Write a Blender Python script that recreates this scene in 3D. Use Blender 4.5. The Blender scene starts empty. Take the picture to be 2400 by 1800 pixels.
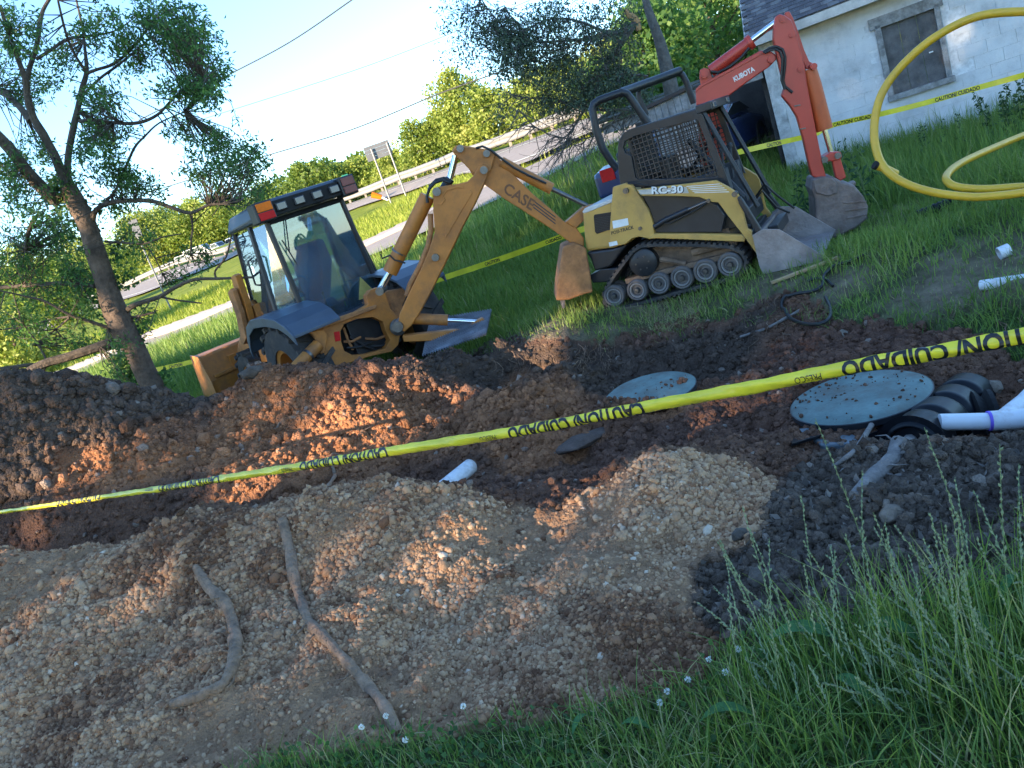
import bpy, math, random
import numpy as np
from mathutils import Vector, Matrix
from mathutils.geometry import tessellate_polygon

SC = bpy.context.scene
RNG = np.random.default_rng(7)
random.seed(7)

# ------------------------------------------------------------------ camera
ROLL = math.radians(19.5); PITCH = math.radians(14.0); FOC = 1848.0; EYE = 1.65
cam_d = bpy.data.cameras.new('camera'); cam = bpy.data.objects.new('camera', cam_d)
SC.collection.objects.link(cam); SC.camera = cam
cam_d.sensor_width = 36.0; cam_d.lens = 36.0 * FOC / 2400.0
cam_d.clip_start = 0.05; cam_d.clip_end = 3000.0
_U = Vector((0, math.sin(PITCH), math.cos(PITCH))); _F = Vector((0, math.cos(PITCH), -math.sin(PITCH)))
_R = Vector((1, 0, 0))
_X = _R * math.cos(ROLL) - _U * math.sin(ROLL); _Y = _R * math.sin(ROLL) + _U * math.cos(ROLL)
cam.matrix_world = Matrix(((_X.x, _Y.x, -_F.x, 0), (_X.y, _Y.y, -_F.y, 0), (_X.z, _Y.z, -_F.z, EYE), (0, 0, 0, 1)))

# ------------------------------------------------------------------ light
SUN_AZ = math.radians(231.5); SUN_EL = math.radians(13.0)
TOSUN = Vector((math.sin(SUN_AZ) * math.cos(SUN_EL), math.cos(SUN_AZ) * math.cos(SUN_EL), math.sin(SUN_EL)))
w = bpy.data.worlds.new('World'); SC.world = w; w.use_nodes = True
nt = w.node_tree; bg = nt.nodes['Background']
sky = nt.nodes.new('ShaderNodeTexSky'); sky.sky_type = 'NISHITA'; sky.sun_disc = False
sky.sun_elevation = SUN_EL; sky.sun_rotation = SUN_AZ
sky.air_density = 1.0; sky.dust_density = 0.1; sky.ozone_density = 3.8
nt.links.new(sky.outputs[0], bg.inputs[0]); bg.inputs[1].default_value = 0.12
sl = bpy.data.lights.new('sun', 'SUN'); sl.energy = 3.1; sl.angle = math.radians(0.5); sl.color = (1.0, 0.80, 0.56)
so = bpy.data.objects.new('sun', sl); SC.collection.objects.link(so)
so.rotation_euler = (-TOSUN).to_track_quat('-Z', 'Y').to_euler()
SC.view_settings.view_transform = 'Standard'; SC.view_settings.look = 'None'
SC.view_settings.gamma = 1.0; SC.view_settings.use_curve_mapping = False
SC.view_settings.exposure = 2.52

# ------------------------------------------------------------------ photo rays (D = picture laid out 2212 x 1659)
K = 2400.0 / 2212.0
def ray(x, y):
    u = (x * K - 1200) / FOC; v = (900 - y * K) / FOC
    a = u * math.cos(ROLL) + v * math.sin(ROLL); b = -u * math.sin(ROLL) + v * math.cos(ROLL)
    return Vector((a, math.cos(PITCH) + b * math.sin(PITCH), -math.sin(PITCH) + b * math.cos(PITCH)))
def at(x, y, Y):
    d = ray(x, y); t = Y / d.y
    return Vector((d.x * t, Y, EYE + d.z * t))
def atz(x, y, z):
    d = ray(x, y); t = (z - EYE) / d.z
    return Vector((d.x * t, d.y * t, z))
def proj(P):
    """world (N,3) -> D px (N,2)"""
    P = np.asarray(P, float) - np.array([0, 0, EYE])
    xc = P @ np.array(_X); yc = P @ np.array(_Y); zc = np.maximum(P @ np.array(_F), 1e-3)
    return np.stack([(1200 + FOC * xc / zc) / K, (900 - FOC * yc / zc) / K], 1)
def C(i, x, y):
    ox, oy, s = {1: (480, 320, .36157), 2: (1250, 100, .38567), 3: (1550, 0, .3616), 4: (0, 0, .33751), 5: (0, 460, .30136),
                 6: (1900, 0, .33761), 7: (1600, 560, .36166), 8: (1000, 0, .31646), 9: (560, 320, .23508)}[i]
    return ((ox + s * x) / K, (oy + s * y) / K)
class Frame:
    """a level frame on the ground: f forward (azimuth az clockwise from +Y), l to the left, z up"""
    def __init__(s, o, az):
        a = math.radians(az); s.o = Vector(o)
        s.h = Vector((math.sin(a), math.cos(a), 0)); s.l = Vector((-math.cos(a), math.sin(a), 0)); s.u = Vector((0, 0, 1))
    def P(s, f, l, z): return s.o + s.h * f + s.l * l + s.u * z
    def _s(s, x, y, n, c):
        d = ray(x, y); o = Vector((0, 0, EYE))
        t = (c + (s.o - o).dot(n)) / d.dot(n)
        r = o + d * t - s.o
        return (r.dot(s.h), r.dot(s.l), r.z)
    def onl(s, px, l): return s._s(px[0], px[1], s.l, l)     # (f,l,z) on plane l
    def onf(s, px, f): return s._s(px[0], px[1], s.h, f)
    def W(s, px, l): return s.P(*s.onl(px, l))

# ------------------------------------------------------------------ object helpers
COL = SC.collection
def tag(o, label=None, cat=None, group=None, kind=None):
    if label: o['label'] = label
    if cat: o['category'] = cat
    if group: o['group'] = group
    if kind: o['kind'] = kind
    return o
def thing(name, loc, label, cat, group=None):
    o = bpy.data.objects.new(name, None); COL.objects.link(o); o.location = Vector(loc); o.empty_display_size = .2
    return tag(o, label, cat, group)
def wloc(p):
    return Vector(p.location) if p.parent is None else Vector((0, 0, 0))
def link_mesh(name, me, mats, parent=None):
    for m in (mats if isinstance(mats, (list, tuple)) else [mats]): me.materials.append(m)
    o = bpy.data.objects.new(name, me); COL.objects.link(o)
    if parent is not None:
        o.parent = parent
        o.matrix_parent_inverse = Matrix.Translation(-wloc(parent))
    return o
def np_mesh(name, V, Fc, mats, parent=None, smooth=False, tint=None, col=None):
    """V (N,3), Fc (M,k) same-size faces"""
    me = bpy.data.meshes.new(name); V = np.asarray(V, np.float32); Fc = np.asarray(Fc, np.int32)
    M, k = Fc.shape
    me.vertices.add(len(V)); me.vertices.foreach_set('co', V.ravel())
    me.loops.add(M * k); me.loops.foreach_set('vertex_index', Fc.ravel())
    me.polygons.add(M); me.polygons.foreach_set('loop_start', np.arange(0, M * k, k, dtype=np.int32))
    me.polygons.foreach_set('loop_total', np.full(M, k, np.int32))
    if smooth: me.polygons.foreach_set('use_smooth', np.ones(M, bool))
    me.update(calc_edges=True)
    if tint is not None:
        a = me.attributes.new('tint', 'FLOAT', 'POINT'); a.data.foreach_set('value', np.asarray(tint, np.float32))
    if col is not None:
        a = me.attributes.new('soil', 'FLOAT_COLOR', 'POINT')
        c4 = np.ones((len(V), 4), np.float32); c4[:, :3] = col; a.data.foreach_set('color', c4.ravel())
    return link_mesh(name, me, mats, parent)

class MB:
    def __init__(s): s.v = []; s.f = []
    def add(s, vs, fs):
        b = len(s.v); s.v += [Vector(v) for v in vs]; s.f += [tuple(b + i for i in f) for f in fs]; return s
    def hexa(s, p):
        return s.add(p, [(3, 2, 1, 0), (4, 5, 6, 7), (0, 1, 5, 4), (1, 2, 6, 5), (2, 3, 7, 6), (3, 0, 4, 7)])
    def box(s, fr, f0, f1, l0, l1, z0, z1):
        return s.hexa([fr.P(f0, l0, z0), fr.P(f1, l0, z0), fr.P(f1, l1, z0), fr.P(f0, l1, z0), fr.P(f0, l0, z1), fr.P(f1, l0, z1), fr.P(f1, l1, z1), fr.P(f0, l1, z1)])
    def prism(s, pts, off0, off1, holes=()):
        """pts: outline (world points), extruded from +off0 to +off1 (vectors)"""
        loops = [list(pts)] + [list(h) for h in holes]
        allp = [p for lp in loops for p in lp]; n = len(allp)
        if holes: tris = tessellate_polygon([[Vector(p) for p in lp] for lp in loops])
        else: tris = None
        V = [Vector(p) + off0 for p in allp] + [Vector(p) + off1 for p in allp]
        Fs = []
        if tris is None:
            Fs.append(tuple(range(n))); Fs.append(tuple(range(2 * n - 1, n - 1, -1)))
        else:
            for t in tris: Fs.append(tuple(t)); Fs.append((t[2] + n, t[1] + n, t[0] + n))
        k = 0
        for lp in loops:
            m = len(lp)
            for i in range(m):
                a = k + i; b = k + (i + 1) % m; Fs.append((b, a, a + n, b + n))
            k += m
        return s.add(V, Fs)
    def tube(s, pts, rad, n=8, caps=True):
        pts = [Vector(p) for p in pts]; m = len(pts)
        if not hasattr(rad, '__len__'): rad = [rad] * m
        prev = None; V = []
        for i, p in enumerate(pts):
            t = (pts[min(i + 1, m - 1)] - pts[max(i - 1, 0)])
            if t.length < 1e-9: t = Vector((0, 0, 1))
            t.normalize()
            if prev is None:
                a = t.cross(Vector((0, 0, 1)))
                if a.length < .1: a = t.cross(Vector((1, 0, 0)))
            else: a = prev - t * prev.dot(t)
            if a.length < 1e-6: a = t.orthogonal()
            a.normalize(); prev = a; b = t.cross(a)
            for j in range(n):
                th = 2 * math.pi * j / n
                V.append(p + (a * math.cos(th) + b * math.sin(th)) * rad[i])
        Fs = []
        for i in range(m - 1):
            for j in range(n):
                k = (j + 1) % n
                Fs.append((i * n + j, i * n + k, (i + 1) * n + k, (i + 1) * n + j))
        if caps: Fs.append(tuple(range(n - 1, -1, -1))); Fs.append(tuple(range((m - 1) * n, m * n)))
        return s.add(V, Fs)
    def cyl(s, p0, p1, r, n=14): return s.tube([p0, p1], r, n)
    def lathe(s, c, axis, prof, n=20):
        """prof: (radius, offset along axis) list, closed by caps where radius is 0"""
        axis = Vector(axis).normalized(); a = axis.orthogonal().normalized(); b = axis.cross(a); c = Vector(c)
        V = []
        for r, h in prof:
            for j in range(n):
                th = 2 * math.pi * j / n; V.append(c + axis * h + (a * math.cos(th) + b * math.sin(th)) * max(r, 1e-4))
        Fs = []
        for i in range(len(prof) - 1):
            for j in range(n):
                k = (j + 1) % n; Fs.append((i * n + j, i * n + k, (i + 1) * n + k, (i + 1) * n + j))
        return s.add(V, Fs)
    def build(s, name, mat, parent=None, smooth=False, bevel=0):
        me = bpy.data.meshes.new(name); me.from_pydata([tuple(v) for v in s.v], [], s.f); me.update()
        import bmesh
        bm = bmesh.new(); bm.from_mesh(me); bmesh.ops.recalc_face_normals(bm, faces=bm.faces); bm.to_mesh(me); bm.free()
        if smooth:
            me.polygons.foreach_set('use_smooth', np.ones(len(me.polygons), bool))
        o = link_mesh(name, me, mat, parent)
        if bevel:
            b = o.modifiers.new('bevel', 'BEVEL'); b.width = bevel; b.segments = 2; b.limit_method = 'ANGLE'; b.angle_limit = math.radians(35)
        if smooth:
            try: me.set_sharp_from_angle(angle=math.radians(40))
            except Exception: pass
        return o

# ------------------------------------------------------------------ noise
def _hash(ix, iy, s):
    h = (ix.astype(np.int64) * 374761393 + iy.astype(np.int64) * 668265263 + s * 974634777) & 0xffffffff
    h = ((h ^ (h >> 13)) * 1274126177) & 0xffffffff
    return ((h ^ (h >> 16)) & 0xffffff) / float(0xffffff)
def vnoise(x, y, s=0):
    x = np.asarray(x, float); y = np.asarray(y, float)
    ix = np.floor(x); iy = np.floor(y); fx = x - ix; fy = y - iy
    fx = fx * fx * (3 - 2 * fx); fy = fy * fy * (3 - 2 * fy)
    a = _hash(ix, iy, s); b = _hash(ix + 1, iy, s); c = _hash(ix, iy + 1, s); d = _hash(ix + 1, iy + 1, s)
    return (a * (1 - fx) + b * fx) * (1 - fy) + (c * (1 - fx) + d * fx) * fy - .5
def fbm(x, y, oct=4, s=0, g=.5):
    r = 0; a = 1
    for i in range(oct):
        r = r + a * vnoise(x * 2 ** i + 17.3 * i, y * 2 ** i - 9.1 * i, s + i); a *= g
    return r
def inpoly(P, poly):
    x = P[:, 0]; y = P[:, 1]; r = np.zeros(len(P), bool); n = len(poly)
    for i in range(n):
        x0, y0 = poly[i]; x1, y1 = poly[(i + 1) % n]
        if y0 == y1: continue
        c = ((y0 > y) != (y1 > y)) & (x < (x1 - x0) * (y - y0) / (y1 - y0) + x0)
        r ^= c
    return r

# ------------------------------------------------------------------ materials
def N(nt, t, **kw):
    n = nt.nodes.new(t)
    for k, v in kw.items(): setattr(n, k, v)
    return n
def ramp(nt, fac, stops):
    r = N(nt, 'ShaderNodeValToRGB'); e = r.color_ramp.elements
    while len(e) < len(stops): e.new(.5)
    for i, (p, c) in enumerate(stops):
        e[i].position = p; e[i].color = (*c, 1) if len(c) == 3 else c
    nt.links.new(fac, r.inputs[0]); return r.outputs[0]
def mixc(nt, fac, a, b):
    m = N(nt, 'ShaderNodeMix', data_type='RGBA')
    for s, v in ((m.inputs[0], fac), (m.inputs[6], a), (m.inputs[7], b)):
        if isinstance(v, (int, float)): s.default_value = v
        elif isinstance(v, tuple): s.default_value = (*v, 1)
        else: nt.links.new(v, s)
    return m.outputs[2]
MATS = {}
def mat(name, col, rough=.6, metal=0, var=.25, scale=6, dirt=0, dirtcol=(.14, .09, .06), bump=.0, bscale=40, spec=.4, trans=0, alpha=1, coat=0):
    if name in MATS: return MATS[name]
    m = bpy.data.materials.new(name); m.use_nodes = True; nt = m.node_tree; b = nt.nodes['Principled BSDF']
    tc = N(nt, 'ShaderNodeNewGeometry'); no = N(nt, 'ShaderNodeTexNoise'); no.inputs['Scale'].default_value = scale; no.inputs['Detail'].default_value = 6
    no.inputs['Roughness'].default_value = .65
    nt.links.new(tc.outputs['Position'], no.inputs['Vector'])
    lo = tuple(c * (1 - var) for c in col); hi = tuple(min(1, c * (1 + var)) for c in col)
    c = ramp(nt, no.outputs[0], [(.3, lo), (.7, hi)])
    if dirt:
        n2 = N(nt, 'ShaderNodeTexNoise'); n2.inputs['Scale'].default_value = scale * .6; n2.inputs['Detail'].default_value = 9; n2.inputs['Roughness'].default_value = .75
        nt.links.new(tc.outputs['Position'], n2.inputs['Vector'])
        f = ramp(nt, n2.outputs[0], [(.62 - dirt * .3, (0, 0, 0)), (.75 - dirt * .12, (1, 1, 1))])
        mm = N(nt, 'ShaderNodeMath', operation='MULTIPLY'); nt.links.new(f, mm.inputs[0]); mm.inputs[1].default_value = min(.85, .35 + dirt)
        c = mixc(nt, mm.outputs[0], c, dirtcol)
        rr = N(nt, 'ShaderNodeMapRange'); nt.links.new(mm.outputs[0], rr.inputs[0]); rr.inputs[3].default_value = rough; rr.inputs[4].default_value = .9
        nt.links.new(rr.outputs[0], b.inputs['Roughness'])
    else: b.inputs['Roughness'].default_value = rough
    nt.links.new(c, b.inputs['Base Color'])
    b.inputs['Metallic'].default_value = metal; b.inputs['Specular IOR Level'].default_value = spec
    if coat: b.inputs['Coat Weight'].default_value = coat; b.inputs['Coat Roughness'].default_value = .15
    if trans: b.inputs['Transmission Weight'].default_value = trans
    if alpha < 1: b.inputs['Alpha'].default_value = alpha
    if bump:
        n3 = N(nt, 'ShaderNodeTexNoise'); n3.inputs['Scale'].default_value = bscale; n3.inputs['Detail'].default_value = 8
        nt.links.new(tc.outputs['Position'], n3.inputs['Vector'])
        bp = N(nt, 'ShaderNodeBump'); bp.inputs['Strength'].default_value = bump; bp.inputs['Distance'].default_value = .02
        nt.links.new(n3.outputs[0], bp.inputs['Height']); nt.links.new(bp.outputs[0], b.inputs['Normal'])
    MATS[name] = m; return m
def mat_tint(name, stops, rough=.8, translucent=0, bump=0, bscale=60, spec=.3):
    """colour from the per-vertex 'tint' value (0..1), optional leaf translucency"""
    if name in MATS: return MATS[name]
    m = bpy.data.materials.new(name); m.use_nodes = True; nt = m.node_tree; b = nt.nodes['Principled BSDF']
    at_ = N(nt, 'ShaderNodeAttribute', attribute_name='tint')
    c = ramp(nt, at_.outputs['Fac'], stops)
    nt.links.new(c, b.inputs['Base Color']); b.inputs['Roughness'].default_value = rough; b.inputs['Specular IOR Level'].default_value = spec
    if bump:
        n3 = N(nt, 'ShaderNodeTexNoise'); n3.inputs['Scale'].default_value = bscale; n3.inputs['Detail'].default_value = 6
        tc = N(nt, 'ShaderNodeTexCoord'); nt.links.new(tc.outputs['Object'], n3.inputs['Vector'])
        bp = N(nt, 'ShaderNodeBump'); bp.inputs['Strength'].default_value = bump; bp.inputs['Distance'].default_value = .02
        nt.links.new(n3.outputs[0], bp.inputs['Height']); nt.links.new(bp.outputs[0], b.inputs['Normal'])
    if translucent:
        tr = N(nt, 'ShaderNodeBsdfTranslucent'); ms = N(nt, 'ShaderNodeMixShader'); ms.inputs[0].default_value = translucent
        out = nt.nodes['Material Output']
        hs = N(nt, 'ShaderNodeHueSaturation'); hs.inputs['Value'].default_value = 1.5; hs.inputs['Saturation'].default_value = 1.1
        nt.links.new(c, hs.inputs['Color']); nt.links.new(hs.outputs[0], tr.inputs[0])
        nt.links.new(b.outputs[0], ms.inputs[1]); nt.links.new(tr.outputs[0], ms.inputs[2]); nt.links.new(ms.outputs[0], out.inputs[0])
    MATS[name] = m; return m
def mat_soil():
    m = bpy.data.materials.new('soil'); m.use_nodes = True; nt = m.node_tree; b = nt.nodes['Principled BSDF']
    a = N(nt, 'ShaderNodeAttribute', attribute_name='soil'); tc = N(nt, 'ShaderNodeTexCoord')
    n1 = N(nt, 'ShaderNodeTexNoise'); n1.inputs['Scale'].default_value = 9; n1.inputs['Detail'].default_value = 10; n1.inputs['Roughness'].default_value = .7
    n2 = N(nt, 'ShaderNodeTexVoronoi'); n2.inputs['Scale'].default_value = 45
    n4 = N(nt, 'ShaderNodeTexNoise'); n4.inputs['Scale'].default_value = 120; n4.inputs['Detail'].default_value = 5
    for n in (n1, n2, n4): nt.links.new(tc.outputs['Object'], n.inputs['Vector'])
    k = ramp(nt, n1.outputs[0], [(.3, (.62, .6, .6)), (.7, (1.35, 1.35, 1.35))])
    mu = N(nt, 'ShaderNodeMix', data_type='RGBA', blend_type='MULTIPLY'); mu.inputs[0].default_value = 1
    nt.links.new(a.outputs['Color'], mu.inputs[6]); nt.links.new(k, mu.inputs[7])
    nt.links.new(mu.outputs[2], b.inputs['Base Color']); b.inputs['Roughness'].default_value = .95; b.inputs['Specular IOR Level'].default_value = .15
    ad = N(nt, 'ShaderNodeMath', operation='ADD'); nt.links.new(n2.outputs[0], ad.inputs[0]); nt.links.new(n4.outputs[0], ad.inputs[1])
    ad2 = N(nt, 'ShaderNodeMath', operation='ADD'); nt.links.new(ad.outputs[0], ad2.inputs[0]); nt.links.new(n1.outputs[0], ad2.inputs[1])
    bp = N(nt, 'ShaderNodeBump'); bp.inputs['Strength'].default_value = .9; bp.inputs['Distance'].default_value = .025
    nt.links.new(ad2.outputs[0], bp.inputs['Height']); nt.links.new(bp.outputs[0], b.inputs['Normal'])
    return m
M_SOIL = mat_soil()
# ------------------------------------------------------------------ terrain heights
_A = []
def A(*rows):
    for x, y, Y in rows: p = at(x, y, Y); _A.append((p.x, p.y, p.z))
def AW(*rows):
    for r in rows: _A.append(r)
# near, off-frame and foreground grass
AW((-6, -2, 0), (0, -3, 0), (6, -2, .1), (-3, .5, .02), (0, .8, 0), (2, .6, 0), (4, 1, .05), (.2, 1.7, 0), (1.2, 1.5, 0), (-.6, 1.9, .02), (-1.6, 1.8, .04), (-3, 1.8, .1), (-8, 0, .1), (9, 0, .1))
A((850, 1585, 2.38), (1250, 1560, 2.25), (1500, 1500, 2.2), (1560, 1400, 2.3), (1750, 1400, 2.15), (2000, 1330, 2.1), (2250, 1250, 2.05))
# gravel heap: crest, face
A((0, 1172, 4.7), (200, 1160, 4.6), (420, 1105, 4.4), (590, 1082, 4.3), (700, 1058, 4.2), (830, 1030, 4.0), (1000, 1058, 3.85), (1110, 1100, 3.7), (1180, 1140, 3.55), (1260, 1080, 3.6),
  (1390, 998, 3.65), (1480, 985, 3.5), (1580, 1000, 3.4), (1690, 1045, 3.25))
A((0, 1400, 3.75), (0, 1659, 3.0), (300, 1400, 3.5), (300, 1640, 2.7), (600, 1300, 3.45), (600, 1560, 2.65), (880, 1230, 3.35), (880, 1450, 2.65), (1100, 1300, 3.05), (1150, 1450, 2.55), (1300, 1200, 3.05),
  (1400, 1300, 2.6), (1500, 1150, 2.95), (1600, 1150, 2.85), (1540, 1300, 2.5))
# behind the crest: it drops into the trench
AW((-4.5, 6.1, -.45), (-3.4, 5.5, -.5), (-2.4, 5.3, -.55), (-1.5, 5.2, -.5), (-.75, 5.0, -.35), (-5.6, 6.0, -.3))
A((1000, 1110, 4.9), (1150, 1070, 4.75), (1250, 1020, 4.8), (1350, 960, 4.75), (1500, 940, 4.45), (1640, 960, 4.0))
# middle of the dig
A((1050, 1000, 5.4), (1250, 920, 5.2), (1400, 900, 5.0), (1600, 880, 4.7), (1700, 950, 4.1), (900, 1000, 5.9), (760, 1010, 6.0), (600, 1030, 5.9), (480, 1040, 6.0), (250, 1060, 6.1), (60, 1080, 6.3))
# orange clay slope and heap behind the trench
A((150, 980, 6.7), (300, 960, 6.7), (450, 960, 6.8), (600, 930, 6.8), (760, 900, 6.6), (870, 880, 6.7), (950, 880, 6.8))
A((500, 850, 7.5), (545, 786, 7.7), (640, 784, 7.5), (700, 784, 7.4), (800, 780, 7.3), (870, 778, 7.2), (930, 830, 7.0), (1050, 835, 6.5), (1180, 792, 6.3), (1260, 784, 6.2), (1290, 830, 6.1))
A((1050, 900, 6.0), (1200, 880, 5.75))
# dark heap on the left
A((-80, 822, 7.0), (0, 818, 7.0), (60, 825, 7.0), (180, 812, 7.2), (260, 830, 7.4), (360, 850, 7.5), (420, 878, 7.6), (30, 950, 6.7), (200, 890, 6.9))
AW((-4.6, 8.2, .35), (-3.4, 8.5, .2), (-6.5, 8.0, .5), (-2.4, 8.5, -.02), (-1.2, 8.2, -.1), (-.2, 8.0, -.1), (-7.5, 6.5, .9), (-8, 5, .6), (-7, 3.5, .4))
# dark bank under the turf edge
AW((.05, 7.5, -.5), (.55, 7.0, -.55), (1.1, 6.5, -.55), (1.45, 6.1, -.5))
A((980, 745, 7.9), (1080, 738, 7.7), (1200, 732, 7.6), (1320, 735, 7.3), (1420, 745, 7.0), (1500, 750, 6.75), (1560, 720, 6.7), (1610, 650, 6.9))
# right bank of the dig
A((1700, 700, 6.1), (1680, 770, 5.4), (1800, 740, 5.3), (1800, 690, 5.6), (1950, 700, 5.1), (1950, 745, 4.7), (2100, 700, 4.75), (2212, 690, 4.45), (2300, 680, 4.3), (2212, 745, 4.15), (2100, 770, 4.3))
A((1560, 830, 5.0), (1700, 830, 4.5), (1855, 857, 4.02), (2000, 800, 4.25), (2080, 850, 3.95), (1900, 910, 3.75), (1780, 920, 3.85))
AW((2.25, 3.75, -.42), (2.1, 3.5, -.45), (1.95, 3.3, -.3))
# dark leafy clods near right
A((1750, 1010, 3.3), (1850, 960, 3.2), (2000, 950, 3.05), (2120, 925, 3.0), (2212, 915, 2.95), (2300, 900, 2.9), (1700, 1120, 2.85), (1850, 1080, 2.75), (2000, 1080, 2.65), (2200, 1050, 2.55), (1700, 1280, 2.45), (1900, 1220, 2.4), (2150, 1180, 2.3))
# lawn
A((1330, 665, 8.2), (1600, 600, 7.5), (1450, 690, 7.6), (1900, 600, 5.9), (1750, 600, 6.6), (2180, 615, 4.6), (2212, 560, 5.1), (2100, 480, 6.4), (1850, 520, 7.8), (1250, 660, 8.8))
AW((-1.6, 9.8, -.15), (-3.6, 11.3, -.12), (0, 9.5, -.1), (2, 9.6, -.05), (4, 8.6, -.08), (4.6, 10.5, -.1), (6, 12.5, -.12), (8.5, 11.8, -.1), (6.5, 8, .02), (6, 4, .12), (-5, 10.8, .05), (-8, 11, .1), (-3, 9.4, -.08))
# rising ground, ramp, highway
RAMP_N = [(-150, 905, 32), (60, 845, 30.5), (178, 813, 29), (250, 774, 28), (328, 757, 27), (511, 680, 25), (680, 610, 23.6), (819, 553, 22.5), (885, 524, 22), (1010, 470, 21.5), (1173, 397, 21), (1272, 344, 20.5), (1420, 280, 20), (1600, 200, 20)]
RAMP_F = [(-150, 885, 34), (50, 836, 32.5), (150, 806, 31), (239, 768, 30), (302, 738, 29), (511, 660, 27.5), (680, 585, 26.4), (800, 530, 25.8), (926, 470, 26), (1000, 425, 27.5), (1120, 370, 28), (1240, 310, 27.5), (1400, 245, 27), (1580, 160, 27)]
HW_N = [(60, 735, 84), (300, 640, 72), (480, 570, 66), (640, 500, 58), (750, 461, 52), (880, 420, 46), (1000, 380, 38), (1120, 368, 28.2), (1240, 308, 27.7), (1400, 243, 27.2), (1580, 158, 27.2)]
HW_F = [(60, 705, 104), (300, 615, 86), (480, 556, 76), (640, 487, 64), (745, 447, 57), (860, 404, 52), (1000, 354, 46), (1100, 324, 42), (1200, 287, 38), (1320, 243, 34), (1560, 150, 30)]
for L in (RAMP_N, RAMP_F, HW_N, HW_F): A(*L)
A((1000, 520, 15), (1150, 450, 16), (1250, 400, 16.5), (850, 600, 17), (420, 770, 16), (250, 800, 20), (900, 450, 34), (600, 590, 34), (300, 690, 40), (440, 545, 84), (380, 574, 125), (440, 556, 125), (510, 534, 125), (560, 520, 125))
AW((-60, 60, 2), (-120, 120, 6), (-20, 130, 8), (40, 120, 8), (20, 60, 4), (40, 40, 2), (30, 20, .6), (14, 16, .2), (-40, 20, 0), (-60, 0, 0), (0, -40, 0), (60, 0, 0), (0, 400, 14), (-250, 250, 8), (250, 250, 14), (-300, 0, 0), (300, 0, 0), (0, -300, 0),
   (-20, 12, .1), (-14, 16, .2), (12, 10, 0))
_A = np.array(_A)
def _solve():
    P = _A[:, :2]; n = len(P)
    D = np.sqrt(((P[:, None] - P[None]) ** 2).sum(-1)); 
    M = np.zeros((n + 3, n + 3)); M[:n, :n] = D - np.eye(n) * -.01
    M[:n, n] = 1; M[:n, n + 1:] = P; M[n, :n] = 1; M[n + 1:, :n] = P.T
    b = np.zeros(n + 3); b[:n] = _A[:, 2]
    return np.linalg.solve(M, b)
_Wt = _solve()
def H0(x, y):
    x = np.asarray(x, float).ravel(); y = np.asarray(y, float).ravel(); out = np.zeros(len(x)); n = len(_A)
    for i in range(0, len(x), 20000):
        X = x[i:i + 20000]; Y = y[i:i + 20000]
        D = np.sqrt((X[:, None] - _A[None, :, 0]) ** 2 + (Y[:, None] - _A[None, :, 1]) ** 2)
        out[i:i + 20000] = D @ _Wt[:n] + _Wt[n] + _Wt[n + 1] * X + _Wt[n + 2] * Y
    return out

# ------------------------------------------------------------------ what lies where (outlines in the picture, carried to the ground)
Z_GRAVEL = [(-300, 1170), (0, 1172), (200, 1160), (420, 1105), (590, 1082), (700, 1058), (830, 1030), (1000, 1052), (1110, 1092), (1180, 1130), (1260, 1075), (1390, 990), (1480, 975), (1580, 990), (1700, 1040),
            (1690, 1130), (1600, 1190), (1480, 1230), (1500, 1330), (1560, 1400), (1520, 1500), (1250, 1570), (870, 1595), (600, 1659), (500, 1800), (-300, 1800)]
Z_GRASSF = [(560, 1680), (700, 1625), (870, 1588), (1050, 1590), (1250, 1562), (1430, 1530), (1520, 1490), (1560, 1420), (1640, 1370), (1750, 1390), (1900, 1320), (2050, 1310), (2300, 1230), (2700, 1230), (2700, 3000), (300, 3000), (300, 1800)]
Z_LAWN = [(-400, 780), (300, 840), (430, 868), (520, 860), (560, 770), (900, 760), (960, 745), (1080, 735), (1200, 730), (1300, 738), (1380, 700), (1480, 690), (1560, 690), (1600, 660), (1650, 640), (1760, 650), (1850, 700), (1900, 690), (1960, 700),
          (2050, 680), (2150, 655), (2212, 650), (2600, 640), (2600, -900), (-400, -900)]
Z_CLAY = [(90, 1080), (130, 1000), (230, 950), (340, 920), (470, 880), (500, 850), (560, 790), (700, 800), (880, 780), (960, 830), (1000, 850), (1180, 795), (1290, 790), (1300, 860), (1480, 850), (1600, 880), (1500, 980), (1300, 950), (1200, 1050), (1080, 1010), (1000, 960), (880, 1010), (760, 1060), (620, 1080), (500, 1090), (420, 1000), (260, 1060)]
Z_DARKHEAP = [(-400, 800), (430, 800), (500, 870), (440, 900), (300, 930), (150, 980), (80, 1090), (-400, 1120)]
def dist_blend(P, poly, soft):
    """approx smooth membership by jittering"""
    r = np.zeros(len(P)); g = np.random.default_rng(3)
    for k in range(6):
        a = 2 * math.pi * k / 6
        r += inpoly(P + np.array([math.cos(a), math.sin(a)]) * soft, poly)
    return r / 6
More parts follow.
